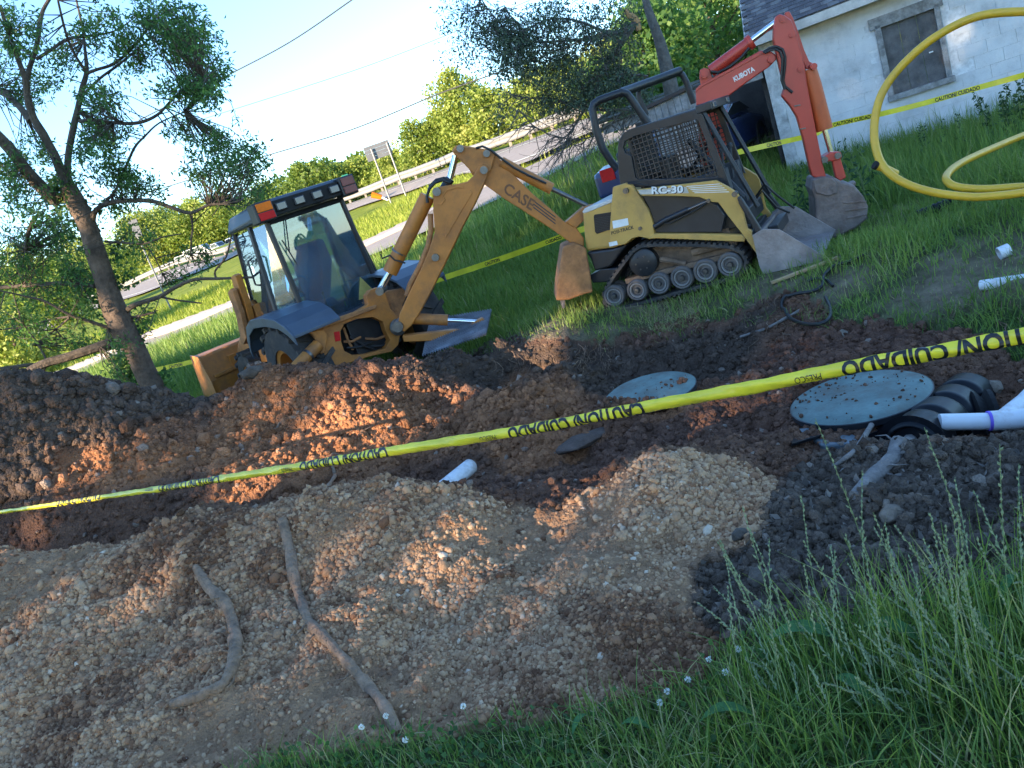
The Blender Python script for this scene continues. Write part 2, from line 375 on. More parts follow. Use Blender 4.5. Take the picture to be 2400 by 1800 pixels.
def soilcol(x, y, z):
    P = proj(np.stack([x, y, z], 1)); n = len(x)
    P = P + np.stack([fbm(x * 3, y * 3, 3, 50), fbm(x * 3, y * 3, 3, 60)], 1) * 45
    nz = fbm(x * 1.4, y * 1.4, 4, 11)[:, None]
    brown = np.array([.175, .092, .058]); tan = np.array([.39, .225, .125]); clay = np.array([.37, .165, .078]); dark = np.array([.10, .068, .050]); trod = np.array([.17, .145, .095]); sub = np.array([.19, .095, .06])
    c = np.tile(brown, (n, 1)) * (1 - .0 * nz)
    m = np.clip(nz[:, 0] * 3 + .5, 0, 1)[:, None]; c = c * m + np.array([.15, .078, .052]) * (1 - m)
    def mixin(w_, cc): 
        nonlocal c
        c = c * (1 - w_[:, None]) + cc * w_[:, None]
    mixin(dist_blend(P, Z_CLAY, 14) * (y > 4.9) * np.clip(.75 + nz[:, 0] * 1.2, .2, 1), clay)
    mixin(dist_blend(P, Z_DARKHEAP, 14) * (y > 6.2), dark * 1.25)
    far = (y > 5.9)
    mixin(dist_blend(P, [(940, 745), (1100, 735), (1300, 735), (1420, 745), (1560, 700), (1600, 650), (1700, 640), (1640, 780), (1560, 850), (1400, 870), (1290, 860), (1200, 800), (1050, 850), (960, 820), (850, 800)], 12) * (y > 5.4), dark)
    gr = dist_blend(P, Z_GRAVEL, 12) * (y < 4.85)
    mixin(gr, tan)
    red = np.clip(gr * (fbm(x * 2.2, y * 2.2, 3, 31) > .27), 0, 1) * .6; mixin(red, np.array([.24, .135, .085]))
    cl = dist_blend(P, [(1690, 1040), (1800, 960), (2700, 860), (2700, 1250), (2300, 1260), (1900, 1330), (1560, 1400), (1500, 1330), (1480, 1230), (1600, 1190)], 12) * (y < 3.7)
    mixin(cl, np.array([.135, .099, .075]))
    return c
def near_noise(x, y, P, gravel, lawn):
    rough = np.where(lawn > .5, .25, 1.0) * np.where(y < 1.9, .2, 1)
    wx = x + fbm(x * 4, y * 4, 2, 90) * .12; wy = y + fbm(x * 4, y * 4, 2, 91) * .12
    r1 = 1 - np.abs(fbm(wx * 5, wy * 5, 3, 71)) * 2.4
    d = fbm(x * 1.7, y * 1.7, 4, 1, .55) * .11 + fbm(x * 9, y * 9, 4, 5, .6) * .045 + (r1 - .6) * np.where(gravel, .02, .055)
    return d * rough
LID1 = at(1856, 857, 4.02); LID2 = at(1405, 850, 5.25)
NX0, NX1, NY0, NY1, ST = -8.2, 7.2, 0.4, 9.6, .027
def near_height(x, y):
    z = H0(x, y)
    P = proj(np.stack([x, y, z], 1))
    lawn = inpoly(P, Z_LAWN) & (y > 4)
    lawn = lawn | inpoly(P, Z_GRASSF) & (y < 3)
    g = inpoly(P, Z_GRAVEL)
    z = z + near_noise(x, y, P, g, lawn)
    for c, r, dz_ in ((LID1, .40, .03), (LID2, .33, .0)):
        dd = np.hypot(x - c.x, y - c.y); z = np.where(dd < r, np.minimum(z, c.z - dz_), z)
    return z, lawn
gx = np.arange(NX0, NX1, ST); gy = np.arange(NY0, NY1, ST)
GX, GY = np.meshgrid(gx, gy); nx_, ny_ = len(gx), len(gy)
fxx, fyy = GX.ravel(), GY.ravel()
fz, flawn = near_height(fxx, fyy)
edge = np.minimum(np.minimum(fxx - NX0, gx[-1] - fxx), np.minimum(fyy - NY0, gy[-1] - fyy))
NZ = fz.reshape(ny_, nx_)
def HN(x, y):
    """ground height (bilinear in the near grid, smooth beyond)"""
    x = np.atleast_1d(np.asarray(x, float)); y = np.atleast_1d(np.asarray(y, float))
    u = (x - NX0) / ST; v = (y - NY0) / ST
    ins = (u >= 0) & (v >= 0) & (u < nx_ - 1.01) & (v < ny_ - 1.01)
    out = np.empty(len(x))
    if ins.any():
        a = u[ins].astype(int); b = v[ins].astype(int); fu = u[ins] - a; fv = v[ins] - b
        out[ins] = (NZ[b, a] * (1 - fu) + NZ[b, a + 1] * fu) * (1 - fv) + (NZ[b + 1, a] * (1 - fu) + NZ[b + 1, a + 1] * fu) * fv
    if (~ins).any(): out[~ins] = H0(x[~ins], y[~ins])
    return out
def hz(x, y): return float(HN(x, y)[0])
def ground_px(x, y, y0=1.0, y1=12.0):
    """where the sight line through a picture point meets the ground"""
    d = ray(x, y); ts = np.linspace(y0 / d.y, y1 / d.y, 1500)
    X = d.x * ts; Y = d.y * ts; Z = EYE + d.z * ts
    hh = HN(X, Y); k = np.argmax(Z < hh)
    if Z[k] >= hh[k]: k = int(np.argmin(Z - hh))
    return Vector((X[k], Y[k], float(hh[k])))

# ---- surfaces: ground materials
def mat_ground(name, far=False):
    m = bpy.data.materials.new(name); m.use_nodes = True; nt = m.node_tree; b = nt.nodes['Principled BSDF']
    tc = N(nt, 'ShaderNodeTexCoord')
    def noise(s, d=6, r=.6):
        n = N(nt, 'ShaderNodeTexNoise'); n.inputs['Scale'].default_value = s; n.inputs['Detail'].default_value = d; n.inputs['Roughness'].default_value = r
        nt.links.new(tc.outputs['Object'], n.inputs['Vector']); return n.outputs[0]
    if far:
        c = ramp(nt, noise(.9, 9, .7), [(.32, (.12, .165, .025)), (.5, (.19, .235, .035)), (.68, (.28, .30, .06))])
        b.inputs['Base Color'].default_value = (.1, .1, .1, 1)
        n3 = noise(14, 9, .8)
    else:
        c1 = ramp(nt, noise(2.2, 8, .7), [(.35, (.05, .085, .03)), (.52, (.10, .125, .05)), (.66, (.19, .165, .10))])
        c = c1; n3 = noise(60, 9, .8)
    nt.links.new(c, b.inputs['Base Color']); b.inputs['Roughness'].default_value = .95; b.inputs['Specular IOR Level'].default_value = .1
    bp = N(nt, 'ShaderNodeBump'); bp.inputs['Strength'].default_value = .8; bp.inputs['Distance'].default_value = .15 if far else .03
    nt.links.new(n3, bp.inputs['Height']); nt.links.new(bp.outputs[0], b.inputs['Normal'])
    return m
M_LAWN = mat_ground('lawn'); M_FIELD = mat_ground('meadow', True)

# near faces, split by owner: 0 lawn, 1 dig, 2 gravel heap, 3 dark heap, 4 clay heap, 5 leafy clod heap
PN = proj(np.stack([fxx, fyy, fz], 1)); PNj = PN + np.stack([fbm(fxx * 3, fyy * 3, 3, 50), fbm(fxx * 3, fyy * 3, 3, 60)], 1) * 30
own = np.ones(len(fxx), int)
own[inpoly(PNj, Z_CLAY) & (fyy > 5.6) & (fyy < 8.6) & (fxx > -4.6) & (PN[:, 1] < 985)] = 4
own[inpoly(PN, [(1000, 800), (1310, 780), (1310, 900), (1000, 960)]) & (fyy > 5.4) & (fyy < 7)] = 4
own[inpoly(PNj, Z_DARKHEAP) & (fyy > 6.2) & (fyy < 8.9)] = 3
own[(fxx < -6.3) & (fyy > 5.2)] = 3
gm = inpoly(PNj, Z_GRAVEL) & (fyy < 4.85); own[gm] = 2
own[(fxx < -3.0) & (fyy < 4.8) & (fyy > 2.2)] = 2
own[inpoly(PNj, [(1690, 1040), (1750, 985), (1850, 940), (2000, 945), (2100, 915), (2700, 860), (2700, 1250), (2300, 1250), (1900, 1330), (1560, 1400), (1500, 1330), (1480, 1230), (1600, 1190)]) & (fyy < 3.5)] = 5
lw = (inpoly(PNj, Z_LAWN) & (fyy > 4.0) & ~((fyy < 8.7) & (fxx < -.2))) | (fyy > 8.9) | ((fxx > 2.75) & (fyy > 3.9)) | (fxx > 4)
own[lw & (own != 2)] = 0
own[(inpoly(PNj, Z_GRASSF) & (fyy < 2.9)) | (fyy < 1.95)] = 0
idx = np.arange(nx_ * ny_).reshape(ny_, nx_)
Q = np.stack([idx[:-1, :-1].ravel(), idx[:-1, 1:].ravel(), idx[1:, 1:].ravel(), idx[1:, :-1].ravel()], 1)
qo = own[Q[:, 0]]
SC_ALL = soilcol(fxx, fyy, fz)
VALL = np.stack([fxx, fyy, fz], 1)
Z_BARE = [(900, 775), (1000, 735), (1250, 690), (1330, 670), (1500, 640), (1640, 600), (1720, 575), (1900, 575), (2300, 480), (2300, 660), (2050, 690), (1700, 660), (1560, 720), (1450, 745), (1300, 765), (1000, 790)]
_k = own == 0; _P = PN[_k]; _x, _y = fxx[_k], fyy[_k]; _n = fbm(_x * 2.1, _y * 2.1, 4, 44)
_g = np.clip(.5 + _n * 2, 0, 1)[:, None]; _c = np.array([.060, .085, .030]) * (1 - _g) + np.array([.135, .135, .062]) * _g
_b = np.zeros(len(_x))
for _a in range(8): _b += inpoly(_P + np.array([math.cos(_a * .785), math.sin(_a * .785)]) * (14 + 22 * (_a % 2)) + np.stack([fbm(_x * 2, _y * 2, 3, 5), fbm(_x * 2, _y * 2, 3, 6)], 1) * 70, Z_BARE) / 8
_b = np.clip(_b * (.75 + _n * 1.2), 0, 1)[:, None] * (_y > 4)[:, None]
SC_ALL[_k] = _c * (1 - _b) + (np.array([.205, .16, .105]) * (1 + fbm(_x * 7, _y * 7, 3, 45)[:, None] * .5)) * _b
BARE_W = np.zeros(len(fxx)); BARE_W[_k] = _b[:, 0]
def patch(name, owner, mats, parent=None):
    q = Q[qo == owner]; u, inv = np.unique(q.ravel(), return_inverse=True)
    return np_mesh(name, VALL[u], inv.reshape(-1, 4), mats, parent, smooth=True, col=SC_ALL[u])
def heap(owner, label, cat='heap', group=None):
    q = Q[qo == owner]; c = VALL[q[:, 0]].mean(0)
    t = thing('soil_heap', (c[0], c[1], VALL[q[:, 0]][:, 2].min()), label, cat, group)
    patch('soil', owner, M_SOIL, t); return t
o = patch('lawn', 0, M_SOIL); tag(o, kind='structure')
o = patch('trench', 1, M_SOIL); tag(o, kind='structure')
T_GRAVEL = heap(2, 'long tan gravel heap across the foreground with roots lying on it'); T_GRAVEL.name = 'gravel_heap'
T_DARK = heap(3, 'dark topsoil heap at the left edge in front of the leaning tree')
T_CLAY = heap(4, 'orange brown clay heap with sunlit patches in front of the backhoe')
T_CLOD = heap(5, 'dark clod heap with dead leaves behind the tall seeding grass')

# far ground
def axis(a0, a1, b0, b1, fine, growth):
    xs = list(np.arange(a0, a1 + 1e-6, fine)); s = fine; x = a1
    while x < b1: s *= growth; x += s; xs.append(x)
    s = fine; x = a0; l = []
    while x > b0: s *= growth; x -= s; l.append(x)
    return np.array(l[::-1] + xs)
fx = axis(-30, 20, -900, 900, .5, 1.12); fy = axis(-2, 50, -900, 1200, .5, 1.08)
X, Y = np.meshgrid(fx, fy); X = X.ravel(); Y = Y.ravel(); Z = H0(X, Y)
ins = (X > NX0 + .1) & (X < NX1 - .1) & (Y > NY0 + .1) & (Y < NY1 - .1)
dz = np.where((Y < 200), fbm(X * .25, Y * .25, 3, 9) * .12 * np.clip((np.abs(X) + Y - 14) / 8, 0, 1), 0)
Z = Z + dz; Z[ins] -= .75
nxf = len(fx); id2 = np.arange(len(X)).reshape(len(fy), nxf)
q2 = np.stack([id2[:-1, :-1].ravel(), id2[:-1, 1:].ravel(), id2[1:, 1:].ravel(), id2[1:, :-1].ravel()], 1)
allin = ins[q2].all(1); o = np_mesh('ground', np.stack([X, Y, Z - .005], 1), q2[~allin], M_FIELD, smooth=True); tag(o, kind='structure')

# ------------------------------------------------------------------ roads
def road_mat(name, c0, c1):
    m = mat(name, c0, .9, var=.12, scale=3, bump=.3, bscale=80, dirt=.2, dirtcol=c1); return m
M_ROAD = road_mat('worn_asphalt', (.27, .235, .21), (.21, .19, .17)); M_CONC = road_mat('old_concrete', (.42, .36, .31), (.3, .26, .22)); M_SHOULDER = road_mat('road_shoulder', (.2, .18, .17), (.16, .14, .12))
def resamp(rows, n=60):
    P = np.array([at(*r)[:] for r in rows]); s = np.r_[0, np.cumsum(np.linalg.norm(np.diff(P, axis=0), axis=1))]
    t = np.linspace(0, s[-1], n); return np.stack([np.interp(t, s, P[:, i]) for i in range(3)], 1)
def strip(name, Aa, Bb, m, h0, h1=None, across=8, frac=(0, 1), wob=0):
    n = len(Aa); V = []; 
    for j in range(across + 1):
        f = frac[0] + (frac[1] - frac[0]) * j / across; p = Aa * (1 - f) + Bb * f
        p = p.copy(); p[:, 2] = np.maximum(p[:, 2], H0(p[:, 0], p[:, 1]) + .06) + h0; V.append(p)
    V = np.concatenate(V); I = np.arange(len(V)).reshape(across + 1, n)
    q = np.stack([I[:-1, :-1].ravel(), I[:-1, 1:].ravel(), I[1:, 1:].ravel(), I[1:, :-1].ravel()], 1)
    return tag(np_mesh(name, V, q, m, smooth=True), kind='structure')
rn, rf, hn, hf = resamp(RAMP_N), resamp(RAMP_F), resamp(HW_N), resamp(HW_F)
strip('ramp_road', rn, rf, M_ROAD, .05, frac=(0, .74)); strip('highway', hn, hf, M_ROAD, .06, frac=(0, .8)); strip('road_shoulder', hn, hf, M_SHOULDER, .075, frac=(.8, 1.02))
# raised concrete kerb strip on the far side of the ramp
kb = MB()
for i in range(len(rf) - 14):
    a0, b0, a1, b1 = (rn[i] * .26 + rf[i] * .74), rf[i], (rn[i + 1] * .26 + rf[i + 1] * .74), rf[i + 1]
    for q in (a0, b0, a1, b1): q[2] = max(q[2], H0(q[0], q[1])[0]) + .03
    up = Vector((0, 0, .17)); kb.hexa([Vector(a0), Vector(b0), Vector(b1), Vector(a1), Vector(a0) + up, Vector(b0) + up, Vector(b1) + up, Vector(a1) + up])
tag(kb.build('kerb', M_CONC), kind='structure')
# painted edge line on highway
strip('lane_marking', hn, hf, mat('road_paint', (.7, .68, .6), .7, var=.2, scale=2), .081, frac=(.74, .77), across=1)
strip('lane_marking', hn, hf, MATS['road_paint'], .081, frac=(.1, .125), across=1)

# ------------------------------------------------------------------ loose stones and clods
_t = (1 + 5 ** .5) / 2
ICO_V = np.array([(-1, _t, 0), (1, _t, 0), (-1, -_t, 0), (1, -_t, 0), (0, -1, _t), (0, 1, _t), (0, -1, -_t), (0, 1, -_t), (_t, 0, -1), (_t, 0, 1), (-_t, 0, -1), (-_t, 0, 1)]) / 1.902
ICO_F = np.array([(0, 11, 5), (0, 5, 1), (0, 1, 7), (0, 7, 10), (0, 10, 11), (1, 5, 9), (5, 11, 4), (11, 10, 2), (10, 7, 6), (7, 1, 8), (3, 9, 4), (3, 4, 2), (3, 2, 6), (3, 6, 8), (3, 8, 9), (4, 9, 5), (2, 4, 11), (6, 2, 10), (8, 6, 7), (9, 8, 1)])
def rotmats(n):
    q = RNG.normal(size=(n, 4)); q /= np.linalg.norm(q, axis=1)[:, None]; a, b, c, d = q.T
    return np.stack([np.stack([1 - 2 * (c * c + d * d), 2 * (b * c - a * d), 2 * (b * d + a * c)], 1), np.stack([2 * (b * c + a * d), 1 - 2 * (b * b + d * d), 2 * (c * d - a * b)], 1), np.stack([2 * (b * d - a * c), 2 * (c * d + a * b), 1 - 2 * (b * b + c * c)], 1)], 1)
def stones(name, P, S, tint, mats, parent=None, smooth=False, sink=.25, label=None, col=None):
    n = len(P); sc = S[:, None] * RNG.uniform(.6, 1.15, (n, 3)); R_ = rotmats(n)
    V = ICO_V[None] * (1 + RNG.uniform(-.33, .3, (n, 12, 1))) * sc[:, None]
    V = np.einsum('nij,nkj->nki', R_, V) + P[:, None]; V[:, :, 2] += (S * sink)[:, None]
    F_ = ICO_F[None] + (np.arange(n) * 12)[:, None, None]
    o = np_mesh(name, V.reshape(-1, 3), F_.reshape(-1, 3), mats, parent, smooth=smooth, tint=np.repeat(tint, 12), col=None if col is None else np.repeat(col, 12, axis=0))
    return tag(o, kind='stuff')
M_GRAV = mat_tint('gravel_stone', [(0, (.14, .066, .036)), (.25, (.30, .155, .085)), (.6, (.46, .28, .16)), (.92, (.54, .355, .22)), (1, (.6, .47, .35))], .92, bump=.5, bscale=90, spec=.15)
M_CLODC = mat_tint('clay_clod', [(0, (.09, .045, .028)), (.5, (.26, .125, .065)), (1, (.42, .24, .13))], .95, bump=.5, spec=.1)
M_CLODD = mat_tint('dark_clod', [(0, (.025, .019, .017)), (.6, (.06, .045, .038)), (1, (.14, .11, .09))], .95, bump=.6, spec=.15)
M_CLODB = mat_tint('brown_clod', [(0, (.05, .028, .02)), (.5, (.125, .07, .048)), (.9, (.22, .12, .08)), (1, (.4, .34, .28))], .95, bump=.5, spec=.1)
def scatter(owner, n, seed=0, cond=None):
    q = Q[qo == owner][:, 0]; wgt = np.clip(1 / np.maximum(fyy[q], 1.5) ** 1.6, 0, 1); P = PN[q]
    vis = (P[:, 0] > -150) & (P[:, 0] < 2360) & (P[:, 1] < 1800) & (P[:, 1] > -100); wgt = wgt * vis
    if cond is not None: wgt = wgt * cond(fxx[q], fyy[q], P)
    k = RNG.choice(q, n, p=wgt / wgt.sum()); x = fxx[k] + RNG.uniform(0, ST, n); y = fyy[k] + RNG.uniform(0, ST, n)
    return np.stack([x, y, HN(x, y)], 1)
def sizes(n, a, b, p=3.0): return a + (b - a) * RNG.uniform(0, 1, n) ** p
n = 84000; P = scatter(2, n, cond=lambda x, y, P: np.clip(.8 + fbm(x * 1.1, y * 1.6, 3, 63) * 2.4, .15, 1)); patchy = fbm(P[:, 0] * 2.2, P[:, 1] * 2.2, 3, 31)
tn = np.clip(RNG.normal(.5, .2, n) - (patchy > .27) * .3 + fbm(P[:, 0] * .9, P[:, 1] * .9, 3, 77) * .35, 0, 1)
stones('gravel', P, (sizes(n, .0038, .023, 3.4) * (1 + (RNG.uniform(0, 1, n) < .02) * .8)) * np.clip(.2 + P[:, 1] * .21, .62, 1.15), tn, M_GRAV, T_GRAVEL, sink=-.12)
def clods(name, owner, n, a, b, p, parent=None):
    P = scatter(owner, n)
    for c, r in ((LID1, .36), (LID2, .28)): P = P[np.hypot(P[:, 0] - c.x, P[:, 1] - c.y) > r]
    n = len(P); c = soilcol(P[:, 0], P[:, 1], P[:, 2]) * RNG.uniform(.7, 1.5, (n, 1)); pale = RNG.uniform(size=n) < .02; c[pale] = c[pale] * .4 + np.array([.25, .2, .16])
    sz = sizes(n, a, b, p) * np.clip(.35 + P[:, 1] * .12, .6, 1.2); return stones(name, P, sz, np.full(n, .5), M_SOIL, parent, col=np.clip(c, 0, .6), sink=.0)
clods('clods', 4, 17000, .005, .034, 3, T_CLAY); clods('clods', 3, 12000, .006, .045, 3.5, T_DARK); clods('clods', 5, 15000, .005, .05, 4, T_CLOD); clods('loose_soil', 1, 30000, .005, .038, 3.5)
clods('big_clods', 5, 420, .022, .06, 1.6, T_CLOD)
clods('big_clods', 4, 260, .03, .08, 2, T_CLAY); clods('big_clods', 3, 220, .03, .09, 2, T_DARK)
# ------------------------------------------------------------------ vegetation
def leaves(name, P, L, Wd, tint, m, parent=None, updir=None, stuff=True, droop=0):
    n = len(P); L = np.broadcast_to(L, n); Wd = np.broadcast_to(Wd, n)
    a = RNG.normal(size=(n, 3)); a[:, 2] -= droop; a /= np.linalg.norm(a, axis=1)[:, None]
    b = np.cross(a, RNG.normal(size=(n, 3))); b /= np.linalg.norm(b, axis=1)[:, None]; c = np.cross(a, b)
    p0 = P; p1 = P + a * (L * .45)[:, None] + b * (Wd * .5)[:, None] + c * (L * .06)[:, None]; p2 = P + a * L[:, None] - c * (L * .1)[:, None]; p3 = P + a * (L * .45)[:, None] - b * (Wd * .5)[:, None] + c * (L * .06)[:, None]
    V = np.stack([p0, p1, p2, p3], 1).reshape(-1, 3); F_ = np.array([[0, 1, 2, 3]])[None] + (np.arange(n) * 4)[:, None, None]
    o = np_mesh(name, V, F_.reshape(-1, 4), m, parent, tint=np.repeat(tint, 4))
    if stuff: tag(o, kind='stuff')
    return o
M_LF = mat_tint('ash_leaf', [(0, (.04, .08, .03)), (.4, (.075, .155, .045)), (.75, (.14, .24, .06)), (1, (.25, .31, .08))], .55, translucent=.5, spec=.35)
M_LFD = mat_tint('wilted_leaf', [(0, (.045, .065, .04)), (.5, (.085, .12, .07)), (1, (.15, .19, .12))], .7, translucent=.2)
M_LFY = mat_tint('sunny_leaf', [(0, (.05, .09, .02)), (.4, (.13, .19, .035)), (.8, (.26, .31, .06)), (1, (.38, .39, .11))], .6, translucent=.35)
M_BARK = mat('bark', (.10, .075, .055), .95, var=.5, scale=9, bump=1.0, bscale=28)
M_BARKG = mat('grey_bark', (.12, .11, .10), .95, var=.4, scale=14, bump=.8, bscale=40)
M_DEAD = mat('broken_wood', (.42, .24, .11), .9, var=.3, scale=12, bump=.5)
def px_branch(mb, rows, y0, dy=0, n=7, sc=1.0):
    """rows: (x,y,width) picture outline of a limb at depth y0, wandering in depth by dy"""
    pts = []; r = []
    m = len(rows)
    for i, (x, y, wd) in enumerate(rows):
        Y = y0 + dy * i / max(1, m - 1); p = at(x, y, Y); pts.append(p); r.append(max(.003, wd * K / FOC * Y * .5 * sc))
    # smooth by catmull subdivision
    P2 = []; R2 = []
    for i in range(m - 1):
        p0 = pts[max(i - 1, 0)]; p1 = pts[i]; p2 = pts[i + 1]; p3 = pts[min(i + 2, m - 1)]
        for k in range(4):
            t = k / 4; q = .5 * ((2 * p1) + (p2 - p0) * t + (2 * p0 - 5 * p1 + 4 * p2 - p3) * t * t + (3 * p1 - p0 - 3 * p2 + p3) * t ** 3)
            P2.append(q); R2.append(r[i] * (1 - t) + r[i + 1] * t)
    P2.append(pts[-1]); R2.append(r[-1])
    mb.tube(P2, R2, n); return P2
# --- the leaning ash tree
Yt = 10.6
base = at(331, 846, Yt); base.z = hz(base.x, base.y)
T = thing('leaning_tree', base, 'tall leaning tree with ivy on its trunk at the left edge', 'tree')
lower = at(352, 905, Yt)
tr = MB()
trunk = px_branch(tr, [(356, 900, 60), (334, 845, 50), (312, 800, 45), (292, 757, 46), (272, 720, 50), (256, 688, 52), (242, 655, 47), (231, 618, 42), (219, 580, 40), (208, 549, 40), (190, 490, 36), (168, 445, 38), (146, 404, 34)], Yt, 0, 12)
tr.build('trunk', mat('ash_bark', (.145, .10, .072), .95, var=.5, scale=7, bump=1.2, bscale=22), T, smooth=True)
limbs = [([(150, 412, 26), (132, 370, 20), (118, 336, 18), (104, 310, 17), (93, 289, 17), (74, 258, 15), (65, 233, 15), (58, 200, 13), (56, 174, 13), (47, 149, 10), (28, 100, 9), (10, 45, 7), (0, 10, 6)], -.3),
         ([(56, 174, 11), (66, 140, 9), (80, 95, 9), (86, 50, 9), (94, 20, 7), (112, -10, 6)], .3),
         ([(150, 410, 15), (146, 360, 13), (150, 320, 13), (160, 270, 13), (168, 235, 11), (178, 190, 11), (187, 155, 9), (184, 110, 6), (178, 60, 5), (165, 0, 4)], .6),
         ([(188, 158, 7), (210, 150, 6), (245, 138, 6), (285, 105, 5), (320, 60, 4), (350, 20, 3)], .4),
         ([(184, 152, 6), (160, 115, 5), (142, 70, 5), (125, 0, 4)], -.4),
         ([(180, 205, 6), (215, 170, 5), (252, 143, 5), (290, 112, 4), (330, 78, 3), (372, 40, 2)], .9),
         ([(78, 128, 7), (110, 108, 6), (145, 85, 6), (190, 78, 5), (250, 66, 3), (300, 30, 2)], .5),
         ([(172, 262, 8), (210, 260, 7), (255, 266, 7), (300, 265, 7), (340, 248, 6), (372, 215, 5), (400, 190, 4), (440, 165, 3)], -.6),
         ([(120, 430, 30), (100, 415, 27), (60, 372, 24), (20, 320, 23), (-30, 270, 22)], -.5),
         ([(66, 262, 14), (40, 228, 13), (14, 205, 12), (-20, 190, 11)], .4),
         ([(200, 480, 12), (205, 458, 11), (230, 440, 10), (280, 433, 9), (330, 435, 9), (370, 448, 8), (412, 460, 7), (450, 443, 6), (485, 440, 4), (520, 434, 3)], -.7),
         ([(411, 460, 5), (416, 490, 4), (413, 520, 4), (412, 548, 3)], 0),
         ([(222, 443, 6), (250, 410, 5), (268, 370, 5), (290, 320, 5), (312, 295, 4), (345, 265, 3), (398, 242, 2)], .6),
         ([(270, 675, 12), (285, 662, 11), (310, 652, 10), (345, 641, 9), (380, 620, 8), (420, 604, 7), (470, 602, 6), (520, 600, 5), (570, 598, 4)], -.6),
         ([(350, 642, 5), (380, 648, 4), (435, 655, 3)], 0), ([(468, 603, 5), (465, 585, 4), (488, 555, 4), (500, 510, 3)], 0),
         ([(278, 686, 6), (300, 683, 5), (332, 675, 4)], 0),
         ([(252, 715, 9), (225, 705, 8), (190, 693, 7), (150, 680, 6), (100, 652, 5), (55, 640, 4), (0, 628, 3)], -.5),
         ([(150, 684, 5), (110, 690, 4), (60, 705, 4), (0, 712, 3)], .3), ([(150, 686, 4), (110, 720, 3), (70, 745, 3)], .2),
         ([(205, 618, 11), (160, 613, 10), (105, 613, 9), (50, 617, 8), (-10, 622, 7)], .5),
         ([(228, 522, 5), (262, 524, 5), (312, 526, 4), (352, 512, 3), (392, 505, 2)], -.5), ([(310, 526, 3), (330, 548, 3), (350, 590, 2)], 0),
         ([(235, 742, 22), (205, 752, 20), (150, 770, 19), (92, 787, 18), (50, 812, 17), (28, 850, 16)], -.4), ([(95, 786, 8), (50, 790, 8), (0, 797, 8)], -.2),
         ([(76, 470, 10), (62, 500, 8), (55, 540, 5)], .2), ([(60, 840, 5), (100, 790, 5), (80, 740, 4), (50, 700, 3), (30, 640, 2)], .2)]
twig = MB(); nodes = []
for rows, dy in limbs:
    mb = MB(); P2 = px_branch(mb, rows, Yt, dy, 8); mb.build('limb', M_BARK, T, smooth=True)
    nodes += P2[3:]
ND = np.array([tuple(p) for p in nodes])
clus = [(380, 50, 75, 60, 900), (430, 110, 55, 60, 800), (320, 25, 60, 35, 400), (455, 150, 40, 40, 380), (300, 130, 60, 40, 340), (200, 40, 50, 40, 300), (265, 85, 50, 40, 350), (40, 60, 60, 60, 460), (130, 120, 45, 60, 420), (225, 240, 45, 40, 300),
        (70, 190, 60, 45, 420), (15, 110, 40, 60, 260), (185, 320, 45, 45, 460), (250, 290, 45, 50, 420), (470, 135, 30, 30, 150), (435, 205, 40, 30, 360), (405, 180, 35, 30, 260), (340, 195, 28, 18, 130), (400, 290, 35, 25, 200), (520, 330, 60, 45, 620), (560, 380, 50, 45, 460), (470, 300, 30, 30, 200),
        (440, 350, 55, 35, 420), (250, 370, 45, 40, 400), (300, 400, 55, 35, 380), (130, 400, 45, 40, 460), (140, 500, 45, 50, 900), (150, 575, 40, 45, 500), (90, 540, 50, 60, 420), (60, 440, 60, 50, 480), (15, 370, 40, 60, 500), (30, 520, 55, 60, 460), (100, 640, 60, 50, 380),
        (50, 590, 60, 40, 320), (25, 700, 50, 60, 360), (120, 710, 60, 40, 220), (180, 650, 35, 40, 260), (245, 465, 40, 35, 260), (300, 515, 50, 35, 320), (420, 560, 60, 35, 300), (380, 590, 40, 20, 120), (315, 680, 35, 20, 160), (200, 750, 45, 22, 260), (238, 720, 14, 40, 120), (262, 790, 14, 50, 240), (290, 835, 16, 24, 120),
        (520, 410, 60, 30, 260), (90, 330, 50, 35, 240), (200, 190, 40, 30, 200)]
LP = []; LT = []
for cx, cy, rx, ry, n_ in clus:
    Yc = Yt + RNG.uniform(-1.0, 1.0); c = at(cx, cy, Yc)
    k = np.argmin(((ND - np.array(c)) ** 2).sum(1)); s = Vector(ND[k]); 
    n_ = int(n_ * (1.5 if cy < 420 else 1.1)); ns = max(3, n_ // 22)
    for j in range(ns):
        a = RNG.uniform(0, 6.28); r_ = RNG.uniform(0, 1) ** .55; Yj = Yc + RNG.normal() * .35; e = at(cx + math.cos(a) * rx * r_, cy + math.sin(a) * ry * r_, Yj)
        k = np.argmin(((ND - np.array(e)) ** 2).sum(1)); s2 = Vector(ND[k]) if RNG.uniform() < .5 else s
        mid = (s2 + e) / 2 + Vector(RNG.normal(size=3)) * .08; mid.z -= .03
        if (e - s2).length < 1.4: twig.tube([s2, mid, e], [.008, .005, .0025], 4, False)
        m_ = max(2, n_ // ns); tt = RNG.uniform(.35, 1, m_); 
        pts = np.array([tuple(mid.lerp(e, t) + Vector(RNG.normal(size=3)) * .055) for t in tt]); LP.append(pts); LT.append(np.clip(RNG.normal(.42, .2, m_) + RNG.normal() * .12, 0, 1))
LP = np.concatenate(LP); LT = np.concatenate(LT)
tag(twig.build('twigs', M_BARK, T), kind='stuff')
leaves('leaves', LP, RNG.uniform(.045, .09, len(LP)), RNG.uniform(.016, .03, len(LP)), LT, M_LF, T, droop=.6)
